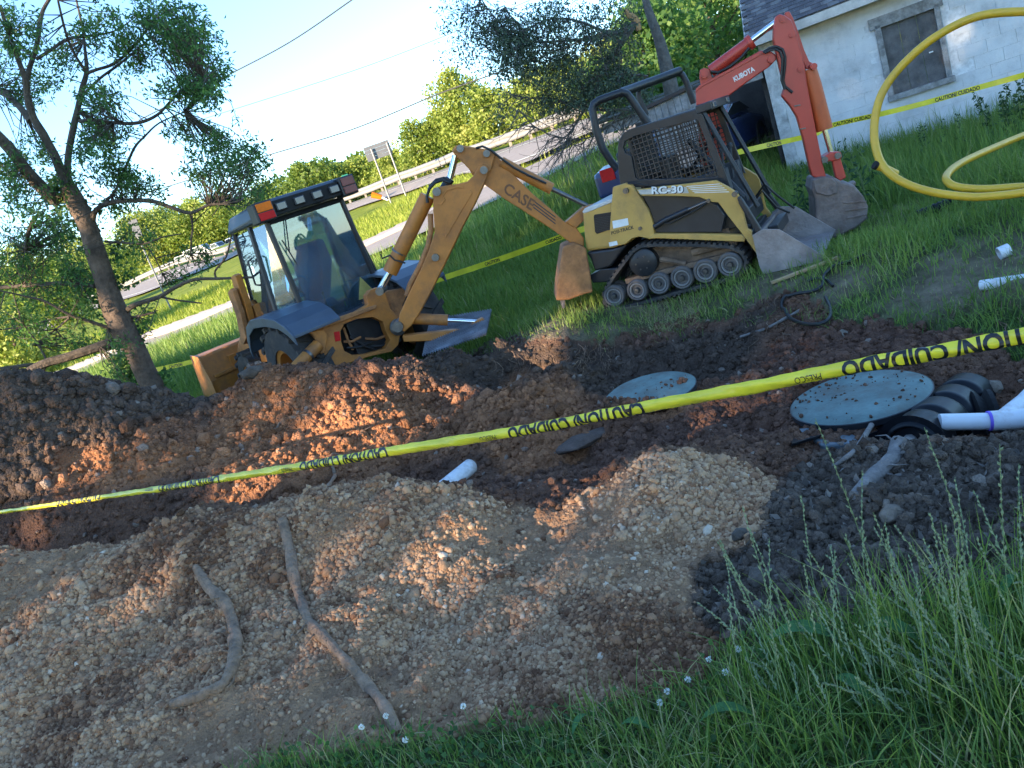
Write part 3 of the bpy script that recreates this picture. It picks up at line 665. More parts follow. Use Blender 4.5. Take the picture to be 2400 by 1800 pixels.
# ivy on the trunk
iv = []
for p in trunk:
    m_ = 70; q = RNG.normal(size=(m_, 3)) * .10; q[:, 1] = np.abs(q[:, 1]) * .3; side = RNG.uniform(-.28, -.10) if RNG.uniform() < .8 else .14; iv.append(np.array(p) + q + np.array([side, 0, 0]))
iv = np.concatenate(iv); iv = iv[RNG.uniform(size=len(iv)) < np.clip(np.abs(vnoise(iv[:, 0] * 2, iv[:, 2] * 3, 8)) * 3.2, .08, 1)]
leaves('ivy', iv, .06, .05, np.clip(RNG.normal(.25, .18, len(iv)), 0, 1), M_LF, T)

# --- generic tree: tapering trunk, forked limbs, lumpy crown of leaf faces
def tree(name, loc, h, rad, label, m, tint0=.5, leaf=.2, count=5000, crown0=.3, seed=1, cat='tree', group=None, trunk_r=None, squash=1.0, dense=.45, barkm=None, cull=None):
    g = np.random.default_rng(seed); loc = Vector(loc); t = thing(name, loc, label, cat, group)
    tr_ = MB(); r0 = trunk_r or h * .022; top = loc + Vector((g.normal() * h * .04, g.normal() * h * .04, h * .82))
    pts = [loc - Vector((0, 0, .3))] + [loc.lerp(top, k / 5) + Vector((g.normal(), g.normal(), 0)) * h * .012 for k in range(1, 6)]
    tr_.tube(pts, [r0 * (1.25 - k * .2) for k in range(6)], 8)
    tr_.build('trunk', barkm or M_BARK, t, smooth=True)
    nb = 16 if h > 3 else 9; blobs = []; lm = MB()
    for k in range(nb):
        f = crown0 + (1 - crown0) * (k + .5) / nb; wv = math.sin(math.pi * min(1, (f - crown0) / (1 - crown0) * .85 + .12)) ** .7
        a = k * 2.4 + g.uniform(-.4, .4); rr = rad * wv * g.uniform(.35, .8)
        c = loc + Vector((math.cos(a) * rr, math.sin(a) * rr, h * f * g.uniform(.95, 1.02))); br = rad * g.uniform(.32, .52) * (.6 + .5 * wv)
        blobs.append((c, br)); s_ = loc.lerp(top, max(.12, (f - .18))); lm.tube([s_, (s_ + c) / 2 + Vector((0, 0, -.03 * h)), c], [r0 * .4, r0 * .25, r0 * .08], 5, False)
    tag(lm.build('limbs', barkm or M_BARK, t, smooth=True), kind='stuff')
    Ps = []; Ts = []; per = count // nb
    for c, br in blobs:
        d = g.normal(size=(per, 3)); d /= np.linalg.norm(d, axis=1)[:, None]; rr = g.uniform(0, 1, per) ** dense
        lump = .75 + .5 * (vnoise(d[:, 0] * 2.2 + seed, d[:, 1] * 2.2 + d[:, 2] * 3, seed) + .5)
        Pq = np.array(c) + d * (rr * lump * br)[:, None] * np.array([1, 1, .8 * squash]); Ps.append(Pq)
        Ts.append(np.clip(tint0 + g.normal() * .07 + g.normal(0, .13, per) + d[:, 2] * .05, 0, 1))
    Ps = np.concatenate(Ps); Ts = np.concatenate(Ts)
    if cull is not None:
        k = cull(Ps); Ps = Ps[k]; Ts = Ts[k]
    n_ = len(Ps); leaves('crown', Ps, g.uniform(.7, 1.3, n_) * leaf, g.uniform(.45, .8, n_) * leaf, Ts, m, t)
    return t
def px_h(x0, y0, x1, y1, Y): return (at(x1, y1, Y) - at(x0, y0, Y)).length
def gl(x, y, Y):
    p = at(x, y, Y); p.z = H0(p.x, p.y)[0] - .05; return p
far = [  # base px x,y, depth, top px, radius, tint, name, label, leaf, count
    (1030, 340, 52, 1020, 148, 2.6, .78, 'poplar_tree', 'pale yellow green tree standing highest behind the guardrail', .22, 8000),
    (1150, 290, 50, 1120, 205, 2.3, .55, 'broadleaf_tree', 'round mid green tree just right of the tallest one behind the guardrail', .22, 6000),
    (925, 372, 54, 893, 268, 1.9, .6, 'broadleaf_tree', 'green and yellow bushy tree right of the road sign', .2, 5000),
    (1250, 262, 44, 1215, 150, 2.6, .5, 'broadleaf_tree', 'broad green tree seen through the bare hanging twigs', .22, 6000),
    (1340, 235, 40, 1300, 110, 2.6, .68, 'broadleaf_tree', 'sunlit tree behind the broken branch', .22, 6000),
    (860, 395, 56, 840, 330, 1.5, .8, 'shrub', 'yellow green shrub behind the guardrail between the sign posts', .18, 2500),
    (690, 455, 62, 680, 345, 2.6, .25, 'dark_tree', 'dark green tree behind the cab roof', .24, 4500),
    (610, 500, 64, 600, 395, 3.2, .3, 'dark_tree', 'wide dark green tree left of the cab roof', .24, 5000),
    (470, 545, 145, 450, 430, 7.0, .62, 'broadleaf_tree', 'sunlit tree behind the white vehicles', .5, 7000),
    (335, 575, 145, 345, 448, 7.5, .8, 'broadleaf_tree', 'bright yellow green round tree right of the leaning trunk', .5, 7000),
    (390, 560, 150, 400, 440, 7.5, .72, 'broadleaf_tree', 'yellow green tree between the white vehicles and the leaning tree', .5, 7000),
    (560, 520, 145, 540, 440, 6.5, .5, 'broadleaf_tree', 'green tree just above the left cab corner', .5, 6000),
    (40, 780, 33, 20, 640, 2.0, .7, 'broadleaf_tree', 'yellow green tree beyond the ramp at the far left', .2, 5500),
    (150, 690, 60, 130, 560, 3.2, .45, 'broadleaf_tree', 'mid green tree behind the leaning trunk', .28, 5500),
    (-20, 700, 60, -20, 530, 4.0, .4, 'broadleaf_tree', 'green tree at the left frame edge behind the leaning tree', .3, 5500),
    (740, 440, 62, 735, 352, 2.4, .5, 'broadleaf_tree', 'green tree between the dark tree and the road sign', .24, 4500),
    (800, 425, 62, 800, 340, 2.2, .62, 'broadleaf_tree', 'light green tree directly under the road sign panel', .24, 4500),
    (985, 365, 54, 975, 238, 2.0, .5, 'broadleaf_tree', 'slim green tree on the left flank of the tallest pale tree', .22, 4500),
    (1085, 320, 50, 1075, 190, 2.2, .72, 'broadleaf_tree', 'yellow green tree on the right flank of the tallest pale tree', .22, 5000),
    (1190, 280, 46, 1180, 150, 2.4, .66, 'broadleaf_tree', 'sunlit tree filling the gap left of the hanging twigs', .22, 5500),
    (200, 600, 110, 200, 500, 5.0, .85, 'broadleaf_tree', 'bright tree seen through the leaves left of the leaning trunk', .36, 5000),
    (90, 640, 100, 80, 520, 5.0, .8, 'broadleaf_tree', 'bright tree at far left behind the low boughs', .36, 5000),
    (255, 610, 90, 250, 520, 3.6, .5, 'broadleaf_tree', 'green tree showing just left of the grey sign back', .3, 4000)]
for i, (bx, by, Y, tx, ty, r_, tn_, nm, lb, lf, ct) in enumerate(far):
    b_ = gl(bx, by, Y); h_ = max(1.5, at(tx, ty, Y).z - b_.z)
    tree(nm, b_, h_, r_, lb, M_LFY, tn_, lf, ct, crown0=.12, seed=20 + i, group='trees along the highway', dense=.4)
# trees close behind the machines, upper right
for i, (bx, by, Y, tx, ty, r_, tn_, lb, mm, ct) in enumerate([
    (1440, 300, 19, 1425, 10, 2.0, .5, 'leafy tree with a thick dark trunk behind the black roll frame', M_LF, 9000),
    (1590, 250, 22, 1560, -80, 2.6, .62, 'green tree behind the orange arm and left of the shingled roof', M_LF, 9000),
    (1500, 250, 27, 1480, 60, 2.4, .85, 'yellow sunlit tree glowing behind the darker leaves', M_LFY, 7000),
    (1400, 240, 30, 1395, 90, 2.6, .75, 'sunlit yellow tree behind the hanging twigs at the roll frame', M_LFY, 7000),
    (1680, 200, 26, 1660, -150, 3.0, .5, 'dark green tree rising behind the house roof', M_LF, 9000)]):
    b_ = gl(bx, by, Y); h_ = at(tx, ty, Y).z - b_.z
    tree('broadleaf_tree', b_, h_, r_, lb, mm, tn_, .15, ct, crown0=.22, seed=60 + i, group='trees behind the excavator', trunk_r=.2 if i == 0 else None, dense=.5)
# --- tree with the snapped limb
Yb = 13.0
b_ = gl(1450, 330, 16)
T = thing('broken_tree', gl(1470, 300, 13.4), 'tree with a snapped orange wood stub and drooping bare twigs', 'tree')
mb = MB(); px_branch(mb, [(1475, 330, 40), (1460, 250, 34), (1445, 170, 30), (1425, 90, 22), (1400, 20, 16), (1380, -60, 10)], 13.4, 0, 10); mb.build('trunk', M_BARKG, T, smooth=True)
mb = MB(); px_branch(mb, [(1350, 22, 10), (1362, 34, 15), (1374, 46, 17), (1380, 66, 12)], Yb, 0, 7); mb.build('broken_stub', M_DEAD, T, smooth=False)
mains = [[(1376, 52, 15), (1360, 58, 13), (1335, 72, 12), (1305, 76, 10), (1270, 84, 8), (1220, 88, 6), (1170, 90, 4), (1130, 86, 2)],
         [(1372, 50, 16), (1352, 78, 14), (1338, 100, 13), (1318, 130, 11), (1302, 160, 9), (1288, 190, 8), (1268, 225, 7), (1252, 255, 5), (1230, 290, 4), (1208, 340, 2)],
         [(1335, 72, 8), (1300, 66, 7), (1262, 50, 6), (1220, 40, 4), (1180, 44, 3), (1140, 60, 2)],
         [(1125, 88, 5), (1100, 70, 4), (1080, 50, 4), (1062, 30, 3), (1046, 8, 3), (1036, -10, 2)], [(1135, 84, 4), (1115, 50, 3), (1100, 30, 2), (1090, 12, 2)],
         [(1260, 230, 5), (1235, 226, 5), (1190, 212, 4), (1145, 212, 3), (1105, 205, 2)], [(1262, 235, 5), (1300, 238, 6), (1350, 238, 7), (1400, 246, 8)],
         [(1180, 286, 3), (1150, 270, 3), (1120, 235, 2)], [(1180, 288, 3), (1230, 300, 3), (1280, 295, 3), (1320, 268, 3), (1370, 248, 4)], [(1300, 160, 4), (1350, 160, 5), (1400, 165, 6)]]
nodes = []
mb = MB()
for rows in mains: nodes += px_branch(mb, rows, Yb, RNG.uniform(-.5, .2), 6)[2:]
mb.build('limb', M_BARKG, T, smooth=True)
tw = MB(); LP = []
g = np.random.default_rng(5)
for k in range(480):
    s_ = nodes[g.integers(len(nodes))]; a = math.radians(g.normal(215, 45)); Lr = g.uniform(.25, .95); d = Vector((math.cos(a), g.normal() * .5, math.sin(a) * .8 + .1)); d.normalize()
    pts = [s_]; q = Vector(s_)
    for j in range(6):
        d = (d + Vector(g.normal(size=3)) * .28 + Vector((0, 0, -.12))).normalized(); q = q + d * Lr / 6; pts.append(Vector(q))
        if g.uniform() < .4:
            e = q + (d + Vector(g.normal(size=3)) * .7).normalized() * Lr * .3; tw.tube([q, (q + e) / 2 + Vector(g.normal(size=3)) * .02, e], [.004, .003, .002], 3, False)
            P_ = proj([tuple(e)])[0]
            if P_[1] < 260 - (P_[0] - 1060) * .12: LP += [tuple(e + Vector(g.normal(size=3)) * .08) for _ in range(15)]
    tw.tube(pts, np.linspace(.008, .0022, 7), 4, False)
tag(tw.build('twigs', M_BARKG, T), kind='stuff')
for cx, cy, rx, ry, n_ in [(1190, 150, 70, 45, 1100), (1270, 190, 70, 45, 900), (1120, 110, 45, 35, 450), (1240, 40, 60, 45, 500), (1330, 30, 60, 40, 500), (1220, 215, 60, 25, 450), (1090, 140, 40, 30, 300), (1180, 20, 50, 22, 260), (1350, 200, 60, 50, 900)]:
    for j in range(n_):
        a = g.uniform(0, 6.28); r_ = g.uniform() ** .5; LP.append(tuple(at(cx + math.cos(a) * rx * r_, cy + math.sin(a) * ry * r_, Yb + g.normal() * .4)))
LP = np.array(LP); leaves('leaves', LP, RNG.uniform(.05, .09, len(LP)), RNG.uniform(.015, .03, len(LP)), np.clip(RNG.normal(.4, .22, len(LP)), 0, 1), M_LFD, T, droop=.8)
# --- far wooded hill
hx = []; 
g = np.random.default_rng(9)
hp = []
HILL = [(-400, 720, 560), (100, 560, 480), (300, 520, 420), (450, 470, 360), (560, 430, 330), (640, 385, 310), (700, 350, 300), (760, 338, 290), (820, 345, 290), (900, 340, 280), (1000, 318, 270), (1150, 280, 260), (1300, 235, 250), (1500, 170, 250), (1800, 80, 250)]
top = np.array([at(x, y, Y)[:] for x, y, Y in HILL]); nh = 160
s = np.r_[0, np.cumsum(np.linalg.norm(np.diff(top[:, :2], axis=0), axis=1))]; tt = np.linspace(0, s[-1], nh); TP = np.stack([np.interp(tt, s, top[:, i]) for i in range(3)], 1)
TP[:, 2] += fbm(tt * .03, tt * 0, 4, 3) * 6
rows_ = []
for j in range(15):
    f = j / 14; p = TP.copy(); sc_ = .42 + .58 * f if f <= 1 else 1
    p[:, :2] = TP[:, :2] * sc_; zb = H0(p[:, 0], p[:, 1]) - 2 if j == 0 else 0
    z0 = 4.5 + TP[:, 0] * 0; p[:, 2] = z0 * (1 - f) + TP[:, 2] * f ** 1.1 - (6 if j == 0 else 0); rows_.append(p)
back = TP.copy(); back[:, :2] *= 1.6; back[:, 2] -= 10; rows_.append(back)
V = np.concatenate(rows_); I = np.arange(len(V)).reshape(16, nh); q = np.stack([I[:-1, :-1].ravel(), I[:-1, 1:].ravel(), I[1:, 1:].ravel(), I[1:, :-1].ravel()], 1)
tag(np_mesh('hills', V, q, mat('hill_floor', (.05, .075, .02), .95, scale=.05, var=.3), smooth=True), kind='structure')
# crowns on it: many clumps of leaf faces
nc = 1500; j = g.integers(2, 14, nc) + g.uniform(0, 1, nc); i = g.integers(0, nh - 1, nc); f = np.minimum(j / 14, 1)
c = np.stack([TP[i, 0] * (.42 + .58 * f), TP[i, 1] * (.42 + .58 * f), 4.5 * (1 - f) + TP[i, 2] * f ** 1.1 - .5], 1) + g.normal(size=(nc, 3)) * np.array([4, 4, .5])
rr = g.uniform(2.2, 4.2, nc) * (.5 + .5 * f); m_ = 34
d = g.normal(size=(nc, m_, 3)); d /= np.linalg.norm(d, axis=2)[:, :, None]; d[:, :, 2] = np.abs(d[:, :, 2]) * .9 - .15
Pw = (c[:, None] + d * (rr[:, None] * g.uniform(.7, 1.05, (nc, m_)))[:, :, None]).reshape(-1, 3)
tw_ = np.repeat(np.clip(g.normal(.45, .2, nc), .05, .9), m_) + g.normal(0, .08, nc * m_)
leaves('far_woods', Pw, np.repeat(rr, m_) * .55, np.repeat(rr, m_) * .42, np.clip(tw_, 0, 1), M_LFY)

# ------------------------------------------------------------------ unseen tree belt added behind the camera to shade the site
LIT = [  # picture point, depth, radius (m), sunlit patches
    ((815, 850), 7.0, .5), ((825, 905), 6.6, .52), ((800, 960), 6.4, .42), ((780, 1000), 6.2, .25), ((600, 900), 7.0, .17), ((560, 960), 6.8, .12), ((350, 950), 6.7, .32), ((430, 925), 6.9, .22), ((240, 990), 6.7, .32), ((160, 1010), 6.6, .16), ((640, 960), 6.6, .12),
    ((30, 845), 7.0, .18), ((820, 1230), 3.4, .25), ((790, 1320), 3.15, .20), ((850, 1390), 3.0, .12), ((430, 1190), 4.0, .18), ((130, 1330), 3.9, .13), ((200, 1420), 3.6, .09), ((1400, 1010), 3.6, .18), ((1480, 1000), 3.5, .12), ((1180, 820), 6.3, .16), ((1240, 800), 6.2, .12), ((430, 1250), 3.8, .08),
    ((490, 790), 12.0, .45), ((540, 720), 11.0, .28), ((590, 790), 10.3, .22), ((1238, 590), 8.9, .20), ((740, 705), 9.2, .16), ((820, 725), 9.1, .14), ((1020, 712), 8.7, .15), ((235, 660), 10.6, .35), ((275, 780), 10.6, .22), ((130, 775), 10.4, .45), ((85, 300), 10.6, .25), ((60, 200), 10.6, .2),
    ((1780, 300), 8.4, .04), ((1860, 62), 13.0, .07), ((1790, 90), 13.2, .10), ((1760, 110), 13.2, .08), ((1885, 130), 13.0, .03), ((980, 330), 9.0, .12), ((900, 600), 9.0, .1), ((60, 420), 10.6, .5), ((30, 640), 10.8, .5), ((120, 470), 10.6, .3), ((400, 560), 10.5, .2), ((560, 390), 10.4, .25), ((1020, 380), 8.9, .1)]
LP0 = np.array([tuple(at(p[0], p[1], Y)) for p, Y, r in LIT]); LR = np.array([r for p, Y, r in LIT]); TS = np.array(TOSUN)
def keep_shade(P):  # opens gaps in the added crowns along sun rays to the lit patches
    keep = np.ones(len(P), bool)
    for c, r in zip(LP0, LR):
        v = P - c; t = v @ TS; dd = np.linalg.norm(v - t[:, None] * TS, axis=1)
        keep &= ~((t > 0) & (dd < r * 1.12 + .15 * (vnoise(P[:, 0] * 3, P[:, 2] * 3, 4) + .2)))
    return keep
bd = np.array([-math.sin(SUN_AZ), -math.cos(SUN_AZ)]); lat = np.array([bd[1], -bd[0]])   # bd: where the light goes
NB = 11
for i in range(NB):
    s_ = -14.6 + i * 2.35; c_ = -24 - (i % 2) * 2.5
    b_ = bd * c_ + lat * s_
    p_ = Vector((b_[0], b_[1], H0(b_[0], b_[1])[0]))
    tree('added_shade_tree', p_, 11.0 + (i * 37 % 5) * .35 + (1.7 if i >= 3 else 0), 2.6, 'dense unseen tree added behind the viewer to shade the site', M_LF, .4, .42, 7800, crown0=.28, seed=100 + i, group='added shade trees behind the viewer', dense=.6, cull=keep_shade)

# ------------------------------------------------------------------ grass
def blades(name, P, Hh, Wd, tint, m, lean=.5, parent=None, curl=.6, seg=2):
    n = len(P); a = RNG.uniform(0, 2 * math.pi, n); d = np.stack([np.cos(a), np.sin(a), np.zeros(n)], 1); sde = np.stack([-np.sin(a), np.cos(a), np.zeros(n)], 1)
    rot = RNG.uniform(0, 2 * math.pi, n); sde = np.stack([np.cos(rot), np.sin(rot), np.zeros(n)], 1)
    ln = np.abs(RNG.normal(0, lean, n)); V = []
    ks = np.linspace(0, 1, seg + 1)
    for k in ks[:-1]:
        c = P + d * (Hh * ln * k ** 1.8)[:, None]; c[:, 2] = P[:, 2] + Hh * (k - curl * ln * k * k * .5) - .01
        wv = (Wd * (1 - k * .55) * .5)[:, None]; V += [c - sde * wv, c + sde * wv]
    c = P + d * (Hh * ln)[:, None]; c[:, 2] = P[:, 2] + Hh * (1 - curl * ln * .5); V.append(c)
    nv = len(V); V = np.stack(V, 1).reshape(-1, 3); Fs = []
    for j in range(seg - 1): Fs += [(2 * j, 2 * j + 1, 2 * j + 3), (2 * j, 2 * j + 3, 2 * j + 2)]
    j = seg - 1; Fs += [(2 * j, 2 * j + 1, nv - 1)]
    F_ = np.array(Fs)[None] + (np.arange(n) * nv)[:, None, None]
    return tag(np_mesh(name, V, F_.reshape(-1, 3), m, parent, tint=np.repeat(np.clip(tint, 0, 1), nv)), kind='stuff')
M_GR = mat_tint('grass_blade', [(0, (.055, .11, .025)), (.45, (.135, .22, .042)), (.75, (.22, .30, .06)), (.92, (.34, .34, .13)), (1, (.44, .38, .2))], .55, translucent=.25, spec=.35)
M_GRF = mat_tint('meadow_blade', [(0, (.10, .16, .02)), (.6, (.24, .29, .035)), (1, (.42, .41, .10))], .6, translucent=.3)
def scat_rect(n, x0, x1, y0, y1): return RNG.uniform(x0, x1, n), RNG.uniform(y0, y1, n)
def own_at(x, y):
    i = np.clip(((x - NX0) / ST).astype(int), 0, nx_ - 1); j = np.clip(((y - NY0) / ST).astype(int), 0, ny_ - 1)
    o = own[j * nx_ + i].copy(); o[(x < NX0) | (x > gx[-1]) | (y < NY0) | (y > gy[-1])] = 0; return o
# foreground turf
x, y = scat_rect(60000, -1.8, 3.2, .55, 3.0); o = own_at(x, y); k = (o == 0); x, y = x[k], y[k]; P = np.stack([x, y, HN(x, y)], 1)
hgt = RNG.uniform(.05, .16, len(x)) * (1 + np.clip((x - .1) * .9, 0, 1.2)) * np.clip(.7 + fbm(x * 2, y * 2, 2, 4), .4, 1.4)
blades('foreground_grass', P, hgt, RNG.uniform(.003, .0075, len(x)), RNG.normal(.58, .24, len(x)) + fbm(x * 1.5, y * 1.5, 2, 8) * .4, M_GR, .75, seg=3)
# mown lawn round the machines: short, thinner where it is trodden
x = RNG.uniform(-8, 9.5, 235000); y = 4.0 + 12 * RNG.uniform(0, 1, 235000) ** 1.35; o = own_at(x, y); P = np.stack([x, y, HN(x, y)], 1); q = proj(P)
_i = np.clip(((x - NX0) / ST).astype(int), 0, nx_ - 1); _j = np.clip(((y - NY0) / ST).astype(int), 0, ny_ - 1); bw = np.where(y < NY1 - .1, BARE_W[_j * nx_ + _i], 0); bare = RNG.uniform(size=len(x)) < bw
k = (o == 0) & (q[:, 0] > -60) & (q[:, 0] < 3300) & ((~bare) | (RNG.uniform(size=len(x)) < .30)); x, y, P, q, bare = x[k], y[k], P[k], q[k], bare[k]
tall = np.clip(fbm(x * .9, y * .9, 3, 21) + .2, 0, 1) + np.clip((y - 9) * .12, 0, .7); tall[(x < -1) & (y > 9)] += .3
wallg = inpoly(q, [(1880, 430), (1780, 330), (1820, 300), (2212, 150), (2400, 120), (2400, 380), (2100, 440)]) ; tall[wallg] += .8
hgt = np.where(bare, RNG.uniform(.02, .06, len(x)), RNG.uniform(.05, .12, len(x)) * (1 + 1.8 * tall))
tn = np.where(bare, RNG.normal(.66, .22, len(x)), RNG.normal(.5, .16, len(x)) + fbm(x, y, 3, 41) * .35)
blades('lawn_grass', P, hgt, RNG.uniform(.005, .010, len(x)) * (.6 + y * .085), tn, M_GR, .7)
# meadow beyond
x = RNG.uniform(-22, 14, 90000); y = 14 + 28 * RNG.uniform(0, 1, 90000) ** 1.4; q = proj(np.stack([x, y, H0(x, y)], 1)); z = H0(x, y)
def onroad(x, y):
    P2 = np.stack([x, y], 1); r = inpoly(P2, [tuple(p[:2]) for p in rn] + [tuple(p[:2]) for p in rf[::-1]]); return r | inpoly(P2, [tuple(p[:2]) for p in hn] + [tuple(p[:2]) for p in hf[::-1]])
k = (q[:, 0] > -50) & (q[:, 0] < 2260) & ~onroad(x, y) ; x, y, z = x[k], y[k], z[k]
nearside = np.array([yy < np.interp(xx, rn[:, 0], rn[:, 1]) for xx, yy in zip(x, y)])
Pm = np.stack([x, y, z + fbm(x * .25, y * .25, 3, 9) * .12], 1)
blades('meadow_grass', Pm[~nearside], RNG.uniform(.12, .34, (~nearside).sum()), RNG.uniform(.02, .045, (~nearside).sum()), RNG.normal(.55, .2, (~nearside).sum()), M_GRF, .5)
blades('verge_grass', Pm[nearside], RNG.uniform(.12, .42, nearside.sum()), RNG.uniform(.012, .03, nearside.sum()), RNG.normal(.55, .17, nearside.sum()), M_GR, .5)
# tall grass under the house wall and tufts on the dig edge
x, y = scat_rect(9000, 4.6, 11, 8.5, 13.6); P = np.stack([x, y, HN(x, y)], 1); q = proj(P); k = inpoly(q, [(1790, 330), (1850, 420), (1900, 470), (2212, 400), (2500, 330), (2500, 100), (2212, 170), (1900, 290)]); P = P[k]
blades('wall_grass', P, RNG.uniform(.2, .6, len(P)), RNG.uniform(.006, .012, len(P)), RNG.normal(.45, .18, len(P)), M_GR, .4, seg=3)
x, y = scat_rect(14000, -1.5, 4, 3.8, 8.6); P = np.stack([x, y, HN(x, y)], 1); q = proj(P)
k = inpoly(q, [(980, 735), (1100, 720), (1300, 720), (1480, 680), (1600, 640), (1720, 640), (1850, 690), (1980, 690), (2212, 640), (2212, 690), (1990, 720), (1850, 730), (1700, 690), (1560, 720), (1450, 745), (1300, 765), (1050, 770)]) & (fbm(x * 2.5, y * 2.5, 3, 77) > -.02)
P = P[k]; blades('turf_tufts', P, RNG.uniform(.04, .15, len(P)), RNG.uniform(.004, .008, len(P)), RNG.normal(.55, .25, len(P)), M_GR, 1.1)
# hay and dead roots hanging from the turf
k = inpoly(proj(P), [(1380, 720), (1480, 640), (1600, 640), (1560, 720)])
x, y = scat_rect(6000, .8, 2.2, 6, 8); P = np.stack([x, y, HN(x, y)], 1); q = proj(P); k = inpoly(q, [(1360, 720), (1400, 670), (1470, 640), (1530, 640), (1500, 690), (1440, 720)]); P = P[k]
blades('dry_hay', P, RNG.uniform(.04, .12, len(P)), np.full(len(P), .004), RNG.normal(1, .05, len(P)), M_GR, 1.6)

# --- seeding tall grass, bottom right
def seed_stalk(mbs, mbh, base, hgt, lean, az, g):
    d = Vector((math.cos(az), math.sin(az), 0)); pts = []
    for k in range(7): t = k / 6; pts.append(base + Vector((0, 0, hgt * (t - lean * .35 * t * t))) + d * hgt * lean * t ** 1.8)
    mbs.tube(pts, [.0014, .0013, .0012, .0011, .001, .0009, .0007], 3, False)
    ns = 16
    for k in range(ns):
        t = .64 + .36 * k / ns; i = min(5, int(t * 6)); p = pts[i].lerp(pts[i + 1], t * 6 - i); ax = (pts[i + 1] - pts[i]).normalized()
        o_ = (ax + Vector(g.normal(size=3)) * .28).normalized(); L_ = g.uniform(.012, .022) * (1.1 - k / ns * .4); s_ = o_.orthogonal().normalized() * .0034; c_ = o_.cross(s_)
        q = p + o_ * L_ * .5; e = p + o_ * L_
        mbh.add([p, q + s_, q + c_, q - s_, q - c_, e], [(0, 1, 2), (0, 2, 3), (0, 3, 4), (0, 4, 1), (5, 2, 1), (5, 3, 2), (5, 4, 3), (5, 1, 4)])
M_SEED = mat('seed_head', (.20, .235, .12), .8, var=.3, scale=30); M_STALK = mat('grass_stalk', (.15, .21, .08), .6, var=.3, scale=20)
g = np.random.default_rng(12)
ms, mh = MB(), MB()
tips = [(1780, 955), (1850, 1000), (1730, 1080), (1790, 1170), (1650, 1150), (2010, 960), (2055, 1000), (2160, 1000), (2190, 980), (1960, 1180), (2000, 1170), (2110, 1060), (1830, 1190), (1890, 1120), (2060, 1120), (1600, 1240), (1540, 1230), (1660, 1320), (2080, 1240), (1920, 1250), (2150, 1180), (2200, 1150), (1510, 1270), (1740, 1240)]
for i in range(120):
    if i < len(tips): tx, ty = tips[i]
    else: tx, ty = g.uniform(1560, 2260), g.uniform(1130, 1500)
    Yb_ = g.uniform(1.65, 2.05); bpx = tx + g.uniform(40, 190); bs = atz(min(bpx, 2330), g.uniform(1450, 1640), .0); bs.z = hz(bs.x, bs.y) - .01
    tp = at(tx, ty, bs.y + g.uniform(.0, .3)); hv = tp - bs; hor = math.hypot(hv.x, hv.y); hg = max(.15, min(1.05, hv.z)); 
    seed_stalk(ms, mh, bs, hg * 1.12, min(1.1, hor / hg), math.atan2(hv.y, hv.x), g)
T = thing('seeding_grass', atz(1900, 1500, 0), 'tall seeding grass clump with pale seed heads at lower right', 'grass')
tag(ms.build('stalks', M_STALK, T), kind='stuff'); tag(mh.build('seed_heads', M_SEED, T), kind='stuff')
x, y = scat_rect(5200, .5, 2.6, 1.0, 2.4); k = (own_at(x, y) == 0) & (x > .75 - (y - 1.6) * .2); x, y = x[k], y[k]; P = np.stack([x, y, HN(x, y)], 1)
tag(blades('long_blades', P, RNG.uniform(.14, .38, len(x)), RNG.uniform(.0025, .0065, len(x)), RNG.normal(.62, .22, len(x)), M_GR, .55, T, seg=4), kind='stuff')
# broad dock leaves, clover flowers
M_DOCK = mat('dock_leaf', (.06, .14, .045), .75, var=.35, scale=20, spec=.15)
for i, (px, py, L_, az_) in enumerate([(1830, 1420, .3, 2.6), (2010, 1430, .26, 2.2), (2140, 1440, .2, 1.1), (1640, 1580, .2, 2.8), (2170, 1330, .16, .5), (1900, 1560, .2, 1.9), (1420, 1610, .14, 2.5), (1250, 1620, .12, .8)]):
    p = ground_px(px, py, .8, 4); mb = MB(); d = Vector((math.cos(az_), math.sin(az_), 0)); s_ = Vector((-d.y, d.x, 0)); V = []; 
    for k in range(8):
        t = k / 7; wv = L_ * .10 * math.sin(math.pi * min(1, t * .93 + .05)) ** .8; c_ = p + d * L_ * t * .8 + Vector((0, 0, .06 + L_ * (.7 * t - .75 * t * t))); V += [c_ - s_ * wv + Vector((0, 0, wv * .3)), c_, c_ + s_ * wv + Vector((0, 0, wv * .3))]
    Fs = [];
    for k in range(7): b0 = k * 3; Fs += [(b0, b0 + 1, b0 + 4, b0 + 3), (b0 + 1, b0 + 2, b0 + 5, b0 + 4)]
    mb.add(V, Fs); mb.tube([p - Vector((0, 0, .02)), V[1]], .003, 5)
    o = mb.build('dock_leaf', M_DOCK, None, smooth=True)
    tag(o, ['broad dock leaf under the seeding grass, leftmost of the two longest', 'broad dock leaf in the middle of the tall grass', 'broad dock leaf standing by the right edge', 'broad leaf low in the turf at bottom centre right', 'small dark leaf at the right frame edge', 'broad dock leaf low in the tall grass near the bottom', 'small broad leaf beside the white clover', 'small broad leaf at the foot of the gravel heap'][i], 'leaf', 'broad dock leaves in the grass')
M_CLV = mat('clover_flower', (.72, .72, .66), .8, var=.15, scale=60)
fl = [(852, 1594), (800, 1618), (895, 1648), (1018, 1575), (1440, 1570), (1500, 1520), (1455, 1545), (1580, 1505), (1545, 1475), (1608, 1455)]
FLL = ['clover flower nearest the lower end of the long root', 'clover flower left of the one at the root end', 'lowest clover flower, close to the bottom edge below the long root', 'clover flower alone at the middle of the gravel foot', 'clover flower at the turf edge, lowest of the middle cluster', 'topmost clover flower of the middle cluster beside the gravel', 'clover flower between the topmost and lowest of the middle cluster', 'clover flower at the edge of the tall seeding grass, lowest of three', 'middle clover flower of three at the edge of the tall grass', 'highest clover flower, against the dark clods by the tall grass']
